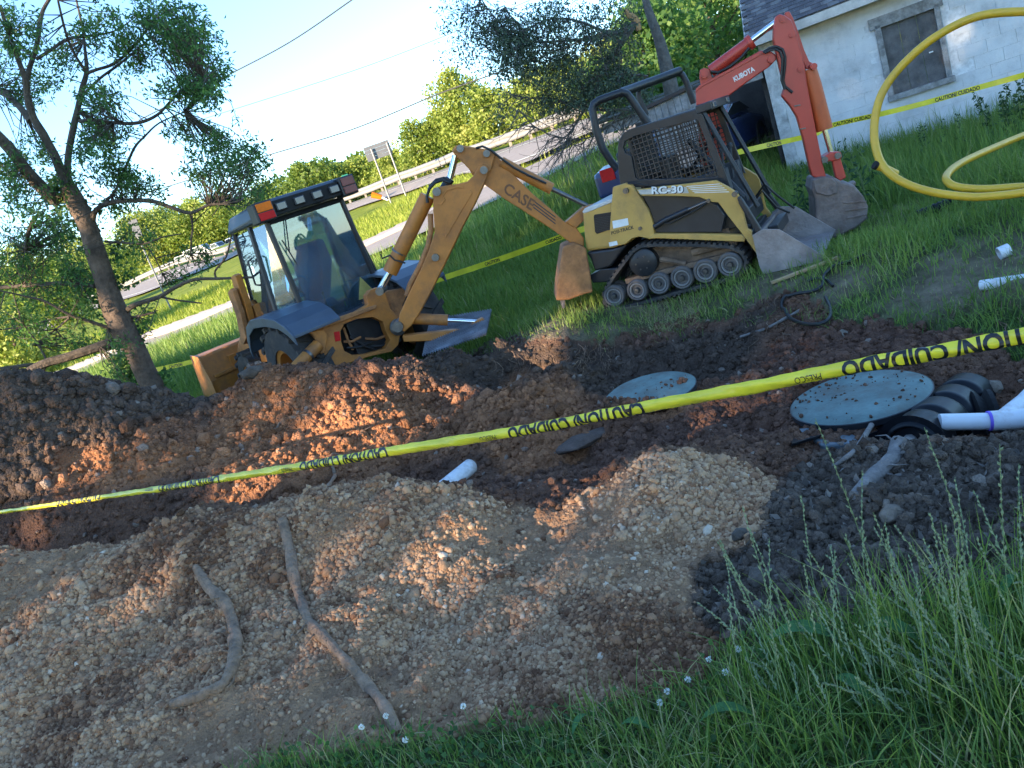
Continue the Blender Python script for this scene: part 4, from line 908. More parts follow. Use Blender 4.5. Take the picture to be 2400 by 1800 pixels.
for i, (px, py) in enumerate(fl):
    p = ground_px(px, py, .9, 4); hgt = .09; t = thing('clover_flower', p, 'white ' + FLL[i], 'flower', 'white clover flowers in the foreground grass')
    mb = MB(); mb.tube([p - Vector((0, 0, .01)), p + Vector((.004, .0, hgt))], .0012, 4); mb.build('stem', M_STALK, t)
    mb = MB()
    for k in range(34):
        d = Vector(g.normal(size=3)).normalized(); q = p + Vector((.004, 0, hgt)) + d * .003; e = q + d * .0085; s_ = d.orthogonal().normalized() * .0018; c_ = d.cross(s_)
        mb.add([q, q + s_ + d * .006, q + c_ + d * .006, q - s_ - c_ + d * .006, e], [(0, 1, 2), (0, 2, 3), (0, 3, 1), (4, 2, 1), (4, 3, 2), (4, 1, 3)])
    mb.build('flower_head', M_CLV, t)
# clover and low weeds in the turf
x, y = scat_rect(9000, -1.6, 1.4, .9, 2.6); k = (own_at(x, y) == 0); P = np.stack([x[k], y[k], HN(x[k], y[k]) + RNG.uniform(.015, .07, k.sum())], 1)
leaves('clover_leaves', P, .022, .02, np.clip(RNG.normal(.35, .15, len(P)), 0, 1), M_LF)
# dead leaves on the clod heap
P = scatter(5, 1500); P[:, 2] += .004; leaves('dead_leaves', P, RNG.uniform(.02, .055, len(P)), RNG.uniform(.012, .035, len(P)), np.clip(RNG.normal(.75, .2, len(P)), 0, 1), mat_tint('dead_leaf', [(0, (.05, .036, .028)), (.6, (.10, .078, .062)), (1, (.2, .165, .14))], .8))
# ------------------------------------------------------------------ text as geometry
_TC = {}
def text_mesh(s, bold=.0):
    """returns (verts (N,2) scaled so cap height = 1, faces, width)"""
    if (s, bold) in _TC: return _TC[(s, bold)]
    cu = bpy.data.curves.new('t', 'FONT'); cu.body = s; cu.size = 1; cu.offset = bold; cu.resolution_u = 3; cu.fill_mode = 'FRONT'
    o = bpy.data.objects.new('t', cu); COL.objects.link(o)
    dg = bpy.context.evaluated_depsgraph_get(); me = o.evaluated_get(dg).to_mesh()
    V = np.array([v.co[:2] for v in me.vertices]); F_ = [tuple(p.vertices) for p in me.polygons]
    o.evaluated_get(dg).to_mesh_clear(); bpy.data.objects.remove(o); bpy.data.curves.remove(cu)
    h = .729; V = V / h; w0 = V[:, 0].min(); V[:, 0] -= w0; w_ = V[:, 0].max()
    _TC[(s, bold)] = (V, F_, w_); return _TC[(s, bold)]
def text_on(name, s, p0, p1, hgt_vec, mat_, parent, bold=.02, slant=0, normal=None, off=.003):
    """lettering from p0 to p1 (baseline), capital height hgt_vec"""
    V, F_, w_ = text_mesh(s, bold); p0 = Vector(p0); ax = (Vector(p1) - p0) / w_; n = ax.cross(hgt_vec).normalized() if normal is None else Vector(normal)
    mb = MB(); mb.add([p0 + ax * (v[0] + slant * v[1]) + hgt_vec * v[1] + n * off for v in V], F_)
    me = bpy.data.meshes.new(name); me.from_pydata([tuple(v) for v in mb.v], [], mb.f); me.update()
    return link_mesh(name, me, mat_, parent)

# machine paints
ORG = mat('backhoe_paint', (.46, .165, .028), .5, var=.2, scale=4, dirt=.5, dirtcol=(.20, .10, .05), spec=.45)
ORGB = mat('backhoe_bucket_paint', (.40, .17, .06), .7, var=.35, scale=6, dirt=.5, dirtcol=(.13, .07, .045), bump=.4)
YEL = mat('loader_paint', (.50, .295, .075), .45, var=.12, scale=3, dirt=.3, dirtcol=(.20, .13, .07), spec=.45)
RED = mat('excavator_paint', (.46, .045, .028), .38, var=.12, scale=3, dirt=.22, dirtcol=(.25, .08, .05), spec=.5)
BLK = mat('black_steel', (.018, .019, .023), .42, var=.3, scale=5, dirt=.12, dirtcol=(.10, .08, .065), spec=.5)
DRK = mat('black_panel_and_recess_shade', (.012, .011, .011), .8, var=.3)  # near-black: lamp panel's own colour, painted shade in recesses and bores
RUB = mat('tyre_rubber', (.045, .04, .038), .85, var=.3, scale=9, dirt=.4, dirtcol=(.15, .11, .08), bump=.4, bscale=60)
STL = mat('muddy_steel', (.21, .165, .15), .6, metal=.35, var=.35, scale=5, dirt=.45, dirtcol=(.17, .11, .085), bump=.4, bscale=30)
GST = mat('worn_bucket_steel', (.30, .26, .25), .5, metal=.4, var=.3, scale=4, dirt=.35, dirtcol=(.20, .13, .10), bump=.3)
CHR = mat('chrome_rod', (.75, .77, .8), .16, metal=1, var=.03)
BLU = mat('slate_plastic', (.055, .075, .105), .4, var=.2, scale=4, dirt=.2, spec=.5)
CABI = mat('cab_interior', (.05, .085, .15), .6, var=.2, scale=4)
SEAT = mat('seat_vinyl', (.05, .13, .30), .5, var=.12, scale=5)
HOSE = mat('rubber_hose', (.018, .018, .018), .45, var=.2)
WHT = mat('white_decal', (.72, .72, .70), .5, var=.15, scale=14)
PIN = mat('pin_steel', (.16, .15, .145), .4, metal=.8, var=.25, scale=20)
RIMM = mat('wheel_steel', (.13, .12, .12), .55, metal=.3, var=.3, scale=14, dirt=.5, dirtcol=(.20, .155, .12), bump=.2)
LENS = mat('lamp_lens', (.09, .10, .12), .12, var=.1, spec=.8)
AMB = mat('amber_lens', (.80, .17, .01), .5, var=.15, scale=20, spec=.2); REDL = mat('red_lens', (.55, .012, .012), .5, var=.15, scale=20, spec=.2); BRNL = mat('faded_lens', (.22, .06, .05), .35, var=.2)
def glass(name, tint=(.62, .80, .86), fac=.35):
    m = bpy.data.materials.new(name); m.use_nodes = True; nt = m.node_tree; nt.nodes.remove(nt.nodes['Principled BSDF'])
    t = N(nt, 'ShaderNodeBsdfTransparent'); t.inputs[0].default_value = (*tint, 1); g_ = N(nt, 'ShaderNodeBsdfGlossy'); g_.inputs['Roughness'].default_value = .03; g_.inputs[0].default_value = (.85, .92, 1, 1)
    fr = N(nt, 'ShaderNodeFresnel'); fr.inputs[0].default_value = 1.6; ad = N(nt, 'ShaderNodeMath', operation='ADD'); ad.inputs[1].default_value = fac * .3; nt.links.new(fr.outputs[0], ad.inputs[0])
    d_ = N(nt, 'ShaderNodeBsdfDiffuse'); tc = N(nt, 'ShaderNodeTexCoord'); no = N(nt, 'ShaderNodeTexNoise'); no.inputs['Scale'].default_value = 2.5; no.inputs['Detail'].default_value = 8; nt.links.new(tc.outputs['Object'], no.inputs[0])
    d_.inputs[0].default_value = (.22, .36, .46, 1)
    ms = N(nt, 'ShaderNodeMixShader'); m2 = N(nt, 'ShaderNodeMixShader'); k = ramp(nt, no.outputs[0], [(.4, (.10, .10, .10)), (.8, (.34, .34, .34))])
    nt.links.new(k, m2.inputs[0]); nt.links.new(t.outputs[0], m2.inputs[1]); nt.links.new(d_.outputs[0], m2.inputs[2])
    nt.links.new(ad.outputs[0], ms.inputs[0]); nt.links.new(m2.outputs[0], ms.inputs[1]); nt.links.new(g_.outputs[0], ms.inputs[2]); nt.links.new(ms.outputs[0], nt.nodes['Material Output'].inputs[0]); return m
GLS = glass('cab_glass')
def plate(name, F, pxs, l0, l1, m, parent, bevel=.006, holes=(), lref=None):
    """outline read off the picture on the plane l=lref, given thickness l0..l1"""
    lr = l0 if lref is None else lref; pts = [F.W(p, lr) for p in pxs]; hs = [[F.W(p, lr) for p in h] for h in holes]
    mb = MB(); mb.prism(pts, F.l * (l0 - lr), F.l * (l1 - lr), hs); return mb.build(name, m, parent, bevel=bevel)
def pin(F, px, l0, l1, r, m, parent, name='pin'):
    a = F.W(px, l0); mb = MB(); mb.lathe(a, F.l, [(0, -.012), (r * .55, -.012), (r * .55, -.004), (r, -.004), (r, l1 - l0)], 14); return mb.build(name, m, parent, smooth=True)
def rodp(name, pts, r, m, parent, n=12, bevel=0): return MB().tube(pts, r, n).build(name, m, parent, smooth=True)

# ================================================================== compact track loader (near side is l=0, far side l=1.0)
o_ = at(1450, 640, 7.9); RC = Frame((o_.x, o_.y, 0), 122)
T = thing('track_loader', (o_.x, o_.y, 0), 'tan and black compact track loader with mesh sided cab, bucket lowered to the right', 'loader')
W2 = 1.02
def c2(*ps): return [C(2, x, y) for x, y in ps]
c2p = lambda x, y: C(2, x, y)
# tracks: closed belts with lugs
loop = c2((600, 1262), (650, 1228), (760, 1222), (900, 1222), (1050, 1224), (1190, 1234), (1262, 1262), (1300, 1320), (1290, 1385), (1240, 1430), (1100, 1470), (900, 1520), (700, 1580), (560, 1614), (490, 1622), (440, 1600), (424, 1550), (436, 1500), (480, 1420), (540, 1340))
LL = [RC.onl(p, 0)[::2] for p in loop]
def belt(l0, l1):
    mb = MB(); n = len(LL); V = []
    cf = sum(p[0] for p in LL) / n; cz = sum(p[1] for p in LL) / n
    for k, (f, z) in enumerate(LL):
        a = LL[k - 1]; b = LL[(k + 1) % n]; t = Vector((b[0] - a[0], b[1] - a[1])).normalized(); nn = Vector((-t.y, t.x))
        if nn.dot(Vector((cf - f, cz - z))) < 0: nn = -nn
        fi, zi = f + nn.x * .028, z + nn.y * .028
        V += [RC.P(f, l0, z), RC.P(f, l1, z), RC.P(fi, l1, zi), RC.P(fi, l0, zi)]
    Fs = []
    for k in range(n):
        q = (k + 1) % n
        for j in range(4): Fs.append((k * 4 + j, k * 4 + (j + 1) % 4, q * 4 + (j + 1) % 4, q * 4 + j))
    return mb.add(V, Fs)
for l0, l1 in ((-.01, .25), (W2 - .25, W2 + .01)):
    tb = belt(l0, l1).build('rubber_track', RUB, T)
    mb = MB(); n = len(LL)
    for k in range(n):
        a = Vector(LL[k]); b = Vector(LL[(k + 1) % n]); L_ = (b - a).length; m_ = max(1, int(L_ / .05)); t = (b - a).normalized(); nn = Vector((t.y, -t.x)); c_ = Vector((.05, .28))
        if nn.dot(a - c_) < 0: nn = -nn
        for j in range(m_):
            s0 = a + t * (L_ * (j + .2) / m_); s1 = a + t * (L_ * (j + .72) / m_)
            q = [s0, s1, s1 + nn * .018, s0 + nn * .018]; off = .0
            mb.hexa([RC.P(q[0].x, l0 + .004, q[0].y), RC.P(q[1].x, l0 + .004, q[1].y), RC.P(q[1].x, l1 - .004, q[1].y), RC.P(q[0].x, l1 - .004, q[0].y), RC.P(q[3].x, l0 + .004, q[3].y), RC.P(q[2].x, l0 + .004, q[2].y), RC.P(q[2].x, l1 - .004, q[2].y), RC.P(q[3].x, l1 - .004, q[3].y)])
    mb.build('tread_lugs', RUB, tb); tb.children[0]['kind'] = 'stuff'
    for x, y, r in ((490, 1540, .118), (630, 1505, .114), (763, 1465, .114), (903, 1430, .118), (1045, 1390, .122), (1195, 1350, .122)):
        f, _, z = RC.onl(c2p(x, y), 0); z = max(z, .13)
        for lw in ((l0 + .0, l0 + .06), (l0 + .17, l0 + .23)):
            mb = MB(); mb.lathe(RC.P(f, lw[0], z), RC.l, [(0, .03), (r * .45, .028), (r * .5, .012), (r * .72, .018), (r * .76, .0), (r * .9, -.002), (r, .012), (r, .055), (r * .8, .06), (0, .06)], 22)
            w_ = mb.build('bogie_wheel', RIMM, T, smooth=True)
            mb = MB(); mb.lathe(RC.P(f, lw[0] - .006, z), RC.l, [(0, -.005), (r * .2, -.004), (r * .25, .006), (r * .25, .035)], 12); mb.build('hub_cap', PIN, w_, smooth=True)
            mb = MB(); mb.lathe(RC.P(f, lw[0] - .004, z), RC.l, [(r * .56, .016), (r * .60, .006), (r * .68, .006), (r * .7, .016)], 22); mb.build('rim_ring', mat('rim_grey', (.27, .25, .24), .6, metal=.2, var=.2), w_, smooth=True)
    f, _, z = RC.onl(c2p(660, 1340), 0); mb = MB(); mb.lathe(RC.P(f, l0 + .02, z), RC.l, [(0, 0), (.12, 0), (.15, .02), (.15, .12), (0, .12)], 20); d = mb.build('drive_sprocket', BLK, T, smooth=True)
    for k in range(6):
        a = k * math.pi / 3; MB().lathe(RC.P(f + .07 * math.cos(a), l0 + .02, z + .07 * math.sin(a)), RC.l, [(0, -.008), (.009, -.008), (.009, 0)], 6).build('bolt', PIN, d)
# undercarriage rail, springs and inner frame
mb = MB(); mb.box(RC, -.45, .75, .05, .16, .22, .27); mb.box(RC, -.45, .75, W2 - .16, W2 - .05, .22, .27); mb.box(RC, -.3, .7, .12, W2 - .12, .27, .50)
mb.tube([RC.P(-.02, .06, .38), RC.P(.22, .06, .27)], .028, 8); mb.tube([RC.P(.3, .1, .36), RC.P(.75, .1, .36)], .04, 8)
mb.build('undercarriage', mat('rusty_frame', (.16, .105, .07), .8, var=.5, scale=8, bump=.4), T)
# rear hood, black skirt
hood = c2((275, 1045), (292, 1022), (480, 958), (560, 940), (640, 1000), (700, 1120), (720, 1196), (620, 1190), (560, 1232), (470, 1262), (300, 1284), (288, 1200))
plate('engine_hood', RC, hood, .10, W2 - .10, YEL, T, .03, lref=.0)
plate('hood_top', RC, c2((276, 1040), (292, 1018), (480, 950), (482, 972), (290, 1050)), .092, W2 - .092, mat('hood_decal', (.55, .53, .50), .5, var=.2, scale=10), T, .008, lref=0)
plate('rear_skirt', RC, c2((302, 1288), (470, 1265), (560, 1236), (515, 1290), (455, 1374), (355, 1402), (330, 1330)), .09, W2 - .09, BLK, T, .02, lref=0)
plate('hood_vent', RC, c2((348, 1068), (352, 1056), (455, 1040), (464, 1050), (462, 1128), (450, 1146), (368, 1174), (356, 1160)), .088, .102, mat('vent_black', (.03, .022, .018), .7), T, .004, lref=0)
for k in range(9):
    y = 1070 + k * 10; plate('vent_slat', RC, c2((358, y + 8), (456, y - 6), (456, y - 2), (358, y + 12)), .084, .09, BLK, T, 0, lref=0)
plate('rear_tail', RC, c2((318, 1430), (400, 1390), (500, 1385), (470, 1440), (430, 1470), (340, 1476)), .1, .5, BLK, T, .01, lref=0)
# side tower, arm, lower rail
plate('arm_tower', RC, c2((482, 878), (560, 854), (600, 866), (645, 930), (700, 1020), (728, 1100), (738, 1188), (700, 1192), (640, 1180), (600, 1190), (560, 1226), (470, 1240), (464, 1130)), .0, .05, YEL, T, .008)
plate('arm_tower', RC, c2((482, 878), (560, 854), (600, 866), (645, 930), (700, 1020), (728, 1100), (738, 1188), (700, 1192), (640, 1180), (600, 1190), (560, 1226), (470, 1240), (464, 1130)), W2 - .05, W2, YEL, T, .008, lref=0)
arm_px = c2((628, 893), (700, 885), (1108, 838), (1180, 876), (1236, 912), (1252, 938), (1300, 1130), (1345, 1190), (1396, 1280), (1394, 1326), (1380, 1318), (1282, 1180), (1180, 1050), (1124, 972), (1085, 970), (1012, 940), (900, 934), (660, 932), (636, 912))
plate('lift_arm', RC, arm_px, -.045, .0, YEL, T, .008, lref=-.045)
arm_loc = [RC.onl(p, -.045)[::2] for p in arm_px]
mb = MB(); mb.prism([RC.P(f, W2, z) for f, z in arm_loc], Vector((0, 0, 0)), RC.l * .045); mb.build('lift_arm', YEL, T, bevel=.008)
for k in range(5):
    y = 868 + k * 9.5; x0 = 930 + k * 12; plate('decal_stripe', RC, c2((x0, y + 4), (1130 + k * 14, y - 12 + k * 2.5), (1136 + k * 14, y - 8 + k * 2.5), (x0 + 3, y + 8)), -.0475, -.0460, WHT, T, 0, lref=-.045)
plate('decal_band', RC, c2((636, 896), (930, 876), (946, 914), (650, 922)), -.0465, -.0455, mat('pale_decal', (.46, .43, .38), .5, var=.25, scale=12), T, 0, lref=-.045)
a, b = RC.W(c2p(720, 918), -.045), RC.W(c2p(912, 910), -.045); text_on('model_lettering', 'RC-30', a, b, Vector((0, 0, .072)), WHT, T, .03, .2, off=.0045, normal=-RC.l)
text_on('model_lettering', 'RC-30', a + RC.h * .008 - RC.u * .006, b + RC.h * .008 - RC.u * .006, Vector((0, 0, .072)), BLK, T, .045, .2, off=.0032, normal=-RC.l)
a, b = RC.W(c2p(476, 1168), 0), RC.W(c2p(612, 1130), 0); text_on('series_lettering', 'POSI-TRACK', a, b, Vector((0, 0, .035)), BLK, T, .02, .15, off=.003, normal=-RC.l)
plate('white_placard', RC, c2((480, 1084), (574, 1066), (580, 1108), (486, 1130)), -.004, 0, WHT, T, .001, lref=0); plate('white_placard', RC, c2((458, 1214), (508, 1204), (514, 1228), (464, 1240)), -.004, 0, WHT, T, .001, lref=0)
pin(RC, c2p(560, 902), -.03, .05, .028, PIN, T); pin(RC, c2p(1222, 922), -.06, .0, .026, PIN, T); pin(RC, c2p(1305, 1158), -.052, .0, .032, YEL, T); pin(RC, c2p(648, 1130), -.01, .02, .02, PIN, T); pin(RC, c2p(1062, 962), -.06, 0, .02, PIN, T); pin(RC, c2p(1415, 1330), -.07, 0, .02, PIN, T); pin(RC, c2p(1412, 1200), -.07, 0, .02, PIN, T)
plate('side_rail', RC, c2((738, 1160), (1000, 1160), (1262, 1168), (1290, 1184), (1284, 1208), (1200, 1206), (760, 1188), (700, 1192)), -.01, .05, YEL, T, .006, lref=0)
plate('side_panel', RC, c2((652, 930), (1010, 936), (1112, 990), (1160, 1060), (1140, 1156), (740, 1158), (722, 1080), (690, 990)), .03, .07, BLK, T, .006, lref=0)
plate('arm_cylinder', RC, c2((1238, 940), (1262, 928), (1302, 990), (1402, 1150), (1404, 1176), (1388, 1184), (1352, 1150), (1250, 975)), -.085, -.048, BLK, T, .016, lref=-.06)
rodp('cylinder_rod', [RC.W(c2p(1392, 1168), -.065), RC.W(c2p(1414, 1205), -.065)], .014, CHR, T)
rodp('lift_cylinder', [RC.W(c2p(735, 1120), .01), RC.W(c2p(800, 1080), .01), RC.W(c2p(940, 1015), .01)], .028, BLK, T); rodp('lift_rod', [RC.W(c2p(940, 1015), .01), RC.W(c2p(1060, 962), .01)], .016, PIN, T)
rodp('hydraulic_hose', [RC.W(c2p(x, y), .0) for x, y in ((760, 1100), (830, 1098), (900, 1062), (1000, 1010), (1050, 975))], .009, HOSE, T)
rodp('hydraulic_hose', [RC.W(c2p(x, y), -.01) for x, y in ((575, 856), (610, 855), (650, 862), (700, 868))], .008, HOSE, T)
# cab: side frames with a punched mesh
sideout = c2((512, 640), (520, 590), (548, 548), (620, 515), (1000, 402), (1030, 440), (1195, 870), (1100, 846), (640, 880), (530, 870), (516, 780))
sidein = c2((592, 580), (640, 560), (984, 466), (1004, 480), (1112, 770), (1118, 812), (1090, 818), (640, 832), (620, 820), (596, 690), (560, 672), (546, 640), (556, 600))
for l0, nm in ((.10, 0), (W2 - .14, 1)):
    out = [RC.onl(p, .10)[::2] for p in sideout]; inn = [RC.onl(p, .10)[::2] for p in sidein]
    mb = MB(); mb.prism([RC.P(f, l0, z) for f, z in out], Vector((0, 0, 0)), RC.l * .035, [[RC.P(f, l0, z) for f, z in inn]]); fr = mb.build('cab_side_frame', BLK, T, bevel=.005)
    mb = MB(); fs = [p[0] for p in inn]; zs = [p[1] for p in inn]
    def span(ax, v):
        r = []
        for k in range(len(inn)):
            a, b = inn[k], inn[(k + 1) % len(inn)]
            if (a[ax] > v) != (b[ax] > v): t = (v - a[ax]) / (b[ax] - a[ax]); r.append(a[1 - ax] + t * (b[1 - ax] - a[1 - ax]))
        return sorted(r)
    v = min(fs) + .02
    while v < max(fs):
        r = span(0, v)
        for k in range(0, len(r) - 1, 2): mb.box(RC, v, v + .0105, l0 + .012, l0 + .018, r[k] - .01, r[k + 1] + .01)
        v += .0455
    v = min(zs) + .02
    while v < max(zs):
        r = span(1, v)
        for k in range(0, len(r) - 1, 2): mb.box(RC, r[k] - .01, r[k + 1] + .01, l0 + .0185, l0 + .0235, v, v + .0105)
        v += .0455
    mb.build('mesh_screen', BLK, fr)
# roof, lamp bar, pillars, cab back, floor, seat
fA, _, zA = RC.onl(c2p(1000, 404), .10); fB, _, zB = RC.onl(c2p(560, 545), .10)
mb = MB(); mb.hexa([RC.P(fB, .13, zB - .02), RC.P(fA + .02, .13, zA - .03), RC.P(fA + .02, W2 - .13, zA - .03), RC.P(fB, W2 - .13, zB - .02), RC.P(fB, .13, zB + .015), RC.P(fA + .02, .13, zA + .01), RC.P(fA + .02, W2 - .13, zA + .01), RC.P(fB, W2 - .13, zB + .015)]); mb.build('roof', BLK, T, bevel=.005)
mb = MB(); mb.box(RC, fA - .02, fA + .13, .09, W2 - .09, zA - .045, zA + .035); lb = mb.build('lamp_bar', BLK, T, bevel=.012)
for l_ in (.2, W2 - .22):
    MB().box(RC, fA + .128, fA + .142, l_ - .06, l_ + .06, zA - .03, zA + .02).build('work_lamp', LENS, T, bevel=.006)
for l_ in (.135, W2 - .135):
    a = RC.P(fA + .02, l_, zA); b = RC.P(fA + .30, l_, .62); MB().tube([a, b], .026, 6).build('front_pillar', BLK, T)
mb = MB(); mb.box(RC, fB - .02, fB + .02, .14, W2 - .14, .75, zB); mb.build('cab_back', BLK, T)
mb = MB(); mb.box(RC, fB + .02, fA + .2, .14, W2 - .14, .48, .62); mb.box(RC, fA + .1, fA + .42, .2, W2 - .2, .30, .40); mb.build('cab_floor', BLK, T, bevel=.01)
mb = MB(); mb.box(RC, fB + .22, fB + .62, .3, .72, .70, .82); mb.box(RC, fB + .16, fB + .27, .3, .72, .80, 1.32); mb.build('seat', mat('black_vinyl', (.02, .02, .022), .5), T, bevel=.03)
mb = MB(); mb.box(RC, fB + .5, fB + .82, .16, .28, .62, 1.05); mb.build('side_console', mat('grey_console', (.06, .065, .075), .6), T); MB().box(RC, fB + .5, fB + .82, W2 - .28, W2 - .16, .62, 1.05).build('side_console', MATS['grey_console'], T)
for l_ in (.3, .7):
    mb = MB(); mb.tube([RC.P(fB + .75, l_, .9), RC.P(fB + .8, l_, 1.2)], .012, 6); mb.lathe(RC.P(fB + .8, l_, 1.2), (0, 0, 1), [(0, .05), (.028, .03), (.024, 0), (0, -.01)], 8); mb.build('control_lever', MATS['grey_console'], T)
MB().tube([RC.P(fA + .12, .5, .7), RC.P(fB + .45, .55, 1.4)], .03, 6).build('restraint_bar', BLK, T); MB().tube([RC.P(fB + .1, .8, .9), RC.P(fA, .75, 1.42)], .022, 6).build('restraint_bar', BLK, T)
MB().box(RC, fB + .3, fB + .42, .48, .56, .86, 1.02).build('blue_bottle', mat('blue_plastic', (.05, .12, .35), .4), T, bevel=.02)
rodp('hydraulic_hose', [RC.P(fA + .15, .75, .62), RC.P(fA + .3, .7, .75), RC.P(fA + .38, .74, .6), RC.P(fA + .5, .8, .42)], .012, HOSE, T)
rodp('hydraulic_hose', [RC.P(fA + .15, .65, .6), RC.P(fA + .28, .6, .7), RC.P(fA + .36, .66, .5), RC.P(fA + .46, .72, .4)], .012, HOSE, T)
MB().box(RC, .84, .92, .1, W2 - .1, .30, .42).build('cross_tube', BLK, T, bevel=.01)
mb = MB(); mb.prism([RC.P(.80, W2 + .05, .86), RC.P(.86, W2 + .05, .86), RC.P(1.05, W2 + .05, .42), RC.P(.99, W2 + .05, .40)], Vector((0, 0, 0)), RC.l * .04); mb.build('arm_cylinder', BLK, T, bevel=.01)
# bucket
prof = [(.965, .40), (1.05, .43), (1.02, .30), (1.02, .09), (1.50, .05), (1.50, .03), (.97, .03), (.95, .10)]
bk = MB(); bl0, bl1 = -.10, W2 + .0
bk.prism([RC.P(f, bl0, z) for f, z in prof], Vector((0, 0, 0)), RC.l * (bl1 - bl0)); bo = bk.build('bucket', GST, T, bevel=.006)
sp = [(.955, .41), (1.06, .44), (1.20, .40), (1.52, .06), (1.50, .02), (.96, .02), (.945, .12)]
for l_ in (bl0 - .014, bl1): MB().prism([RC.P(f, l_, z) for f, z in sp], Vector((0, 0, 0)), RC.l * .014).build('bucket_side', GST, bo, bevel=.003)

# ================================================================== tracked excavator behind it: boom, arm and bucket plane
p0 = at(1600, 200, 8.5); KX = Frame((p0.x, p0.y, 0), 108)
T = thing('excavator', (2.6, 9.0, 0), 'orange red mini excavator with boom raised and bucket resting on the grass', 'excavator')
def c3(*ps): return [C(3, x, y) for x, y in ps]
c3p = lambda x, y: C(3, x, y)
plate('boom', KX, c3((222, 578), (250, 552), (440, 440), (640, 328), (700, 326), (742, 356), (748, 384), (700, 432), (560, 530), (400, 650), (330, 664), (226, 684)), -.09, .09, RED, T, .012, lref=-.09)
plate('boom_edge_strip', KX, c3((224, 600), (258, 566), (560, 404), (646, 356), (640, 340), (250, 550), (222, 578)), -.1, -.09, RED, T, .004, lref=-.09)
plate('lower_boom', KX, c3((226, 672), (330, 664), (430, 720), (430, 880), (410, 1040), (330, 1120), (250, 1060), (240, 860)), -.08, .08, RED, T, .012, lref=-.08)
plate('cylinder_bracket', KX, c3((250, 452), (275, 440), (312, 446), (324, 480), (330, 512), (256, 548), (246, 500)), -.05, .05, RED, T, .006, lref=-.09)
rodp('boom_cylinder', [KX.W(c3p(320, 462), -.02), KX.W(c3p(572, 276), -.02)], .062, RED, T, 16); MB().lathe(KX.W(c3p(560, 286), -.02), KX.W(c3p(590, 262), -.02) - KX.W(c3p(560, 286), -.02), [(0, 0), (.075, 0), (.075, .05), (0, .05)], 16).build('cylinder_gland', RED, T, smooth=True)
rodp('cylinder_rod', [KX.W(c3p(575, 270), -.02), KX.W(c3p(745, 142), -.02)], .03, CHR, T)
rodp('hydraulic_hose', [KX.W(c3p(x, y), -.1) for x, y in ((320, 465), (370, 470), (450, 430), (520, 370), (570, 310))], .014, HOSE, T)
rodp('hydraulic_hose', [KX.W(c3p(x, y), -.13) for x, y in ((660, 340), (700, 312), (745, 302), (785, 320), (803, 370), (800, 440), (790, 520), (800, 560), (850, 600))], .014, HOSE, T)
rodp('hydraulic_hose', [KX.W(c3p(x, y), -.15) for x, y in ((670, 345), (705, 325), (742, 318), (770, 335), (785, 380), (782, 450), (778, 520), (800, 580))], .012, HOSE, T)
armp = c3((738, 108), (768, 90), (800, 100), (842, 130), (870, 200), (905, 330), (935, 450), (945, 540), (975, 700), (1010, 880), (1048, 1070), (1070, 1150), (1020, 1160), (976, 1140), (960, 1080), (920, 900), (880, 760), (838, 690), (780, 620), (800, 560), (770, 450), (742, 330), (726, 250), (728, 180))
plate('arm', KX, armp, -.125, .02, RED, T, .012, lref=-.125)
plate('arm_far_plate', KX, c3((800, 80), (830, 72), (852, 110), (890, 210), (925, 320), (960, 400), (985, 410), (980, 440), (940, 450), (890, 330), (850, 230), (810, 140)), .03, .13, RED, T, .008, lref=.03)
rodp('bucket_cylinder', [KX.W(c3p(950, 450), -.02), KX.W(c3p(985, 560), -.02), KX.W(c3p(1058, 840), -.02)], .085, mat('excavator_orange', (.50, .10, .03), .45, var=.15, scale=4, dirt=.25), T, 14)
rodp('cylinder_rod', [KX.W(c3p(1058, 840), -.02), KX.W(c3p(1100, 990), -.02)], .028, CHR, T)
plate('bucket_link', KX, c3((1045, 1020), (1100, 985), (1165, 985), (1172, 1020), (1150, 1040), (1060, 1050)), -.12, .1, RED, T, .012, lref=-.12); plate('bucket_link', KX, c3((1105, 1030), (1160, 1020), (1200, 1150), (1160, 1175), (1130, 1150)), -.10, .0, RED, T, .012, lref=-.1)
for x, y in ((790, 125), (712, 385), (905, 445), (1060, 1035), (1145, 1010), (1060, 1200), (990, 430), (280, 485), (850, 222)): pin(KX, c3p(x, y), -.14, .1, .032, PIN if y > 1000 else RED, T)
for x, y in ((880, 680), (915, 830)): plate('arm_bracket', KX, c3((x - 20, y + 4), (x + 20, y - 4), (x + 22, y + 4), (x - 18, y + 12)), -.14, -.125, PIN, T, .002, lref=-.125)
bkp = c3((985, 1162), (1050, 1150), (1120, 1150), (1180, 1180), (1250, 1200), (1310, 1270), (1342, 1340), (1335, 1420), (1260, 1480), (1180, 1520), (1020, 1590), (1006, 1500), (1000, 1400), (996, 1290), (975, 1230))
bo = plate('bucket', KX, bkp, -.28, .26, STL, T, .02, lref=-.28)
plate('bucket_ear', KX, c3((978, 1165), (1040, 1150), (1100, 1148), (1140, 1190), (1140, 1250), (1080, 1270), (1000, 1250)), -.30, -.27, STL, bo, .008, lref=-.28)
MB().tube([KX.W(c3p(1150, 1230), -.2), KX.W(c3p(1240, 1190), .1)], .035, 10).build('bucket_bar', STL, bo, smooth=True)
for k in range(3): plate('wear_strip', KX, c3((1180 + k * 10, 1310 + k * 50), (1330, 1300 + k * 42), (1330, 1308 + k * 42), (1182 + k * 10, 1320 + k * 50)), -.292, -.28, STL, bo, .003, lref=-.28)
a, b = KX.W(c3p(474, 530), -.09), KX.W(c3p(608, 458), -.09); text_on('maker_lettering', 'KUBOTA', a, b, (KX.W(c3p(462, 500), -.09) - a), mat('silver_letters', (.70, .66, .63), .4, var=.1), T, .035, 0, off=.004, normal=-KX.l)
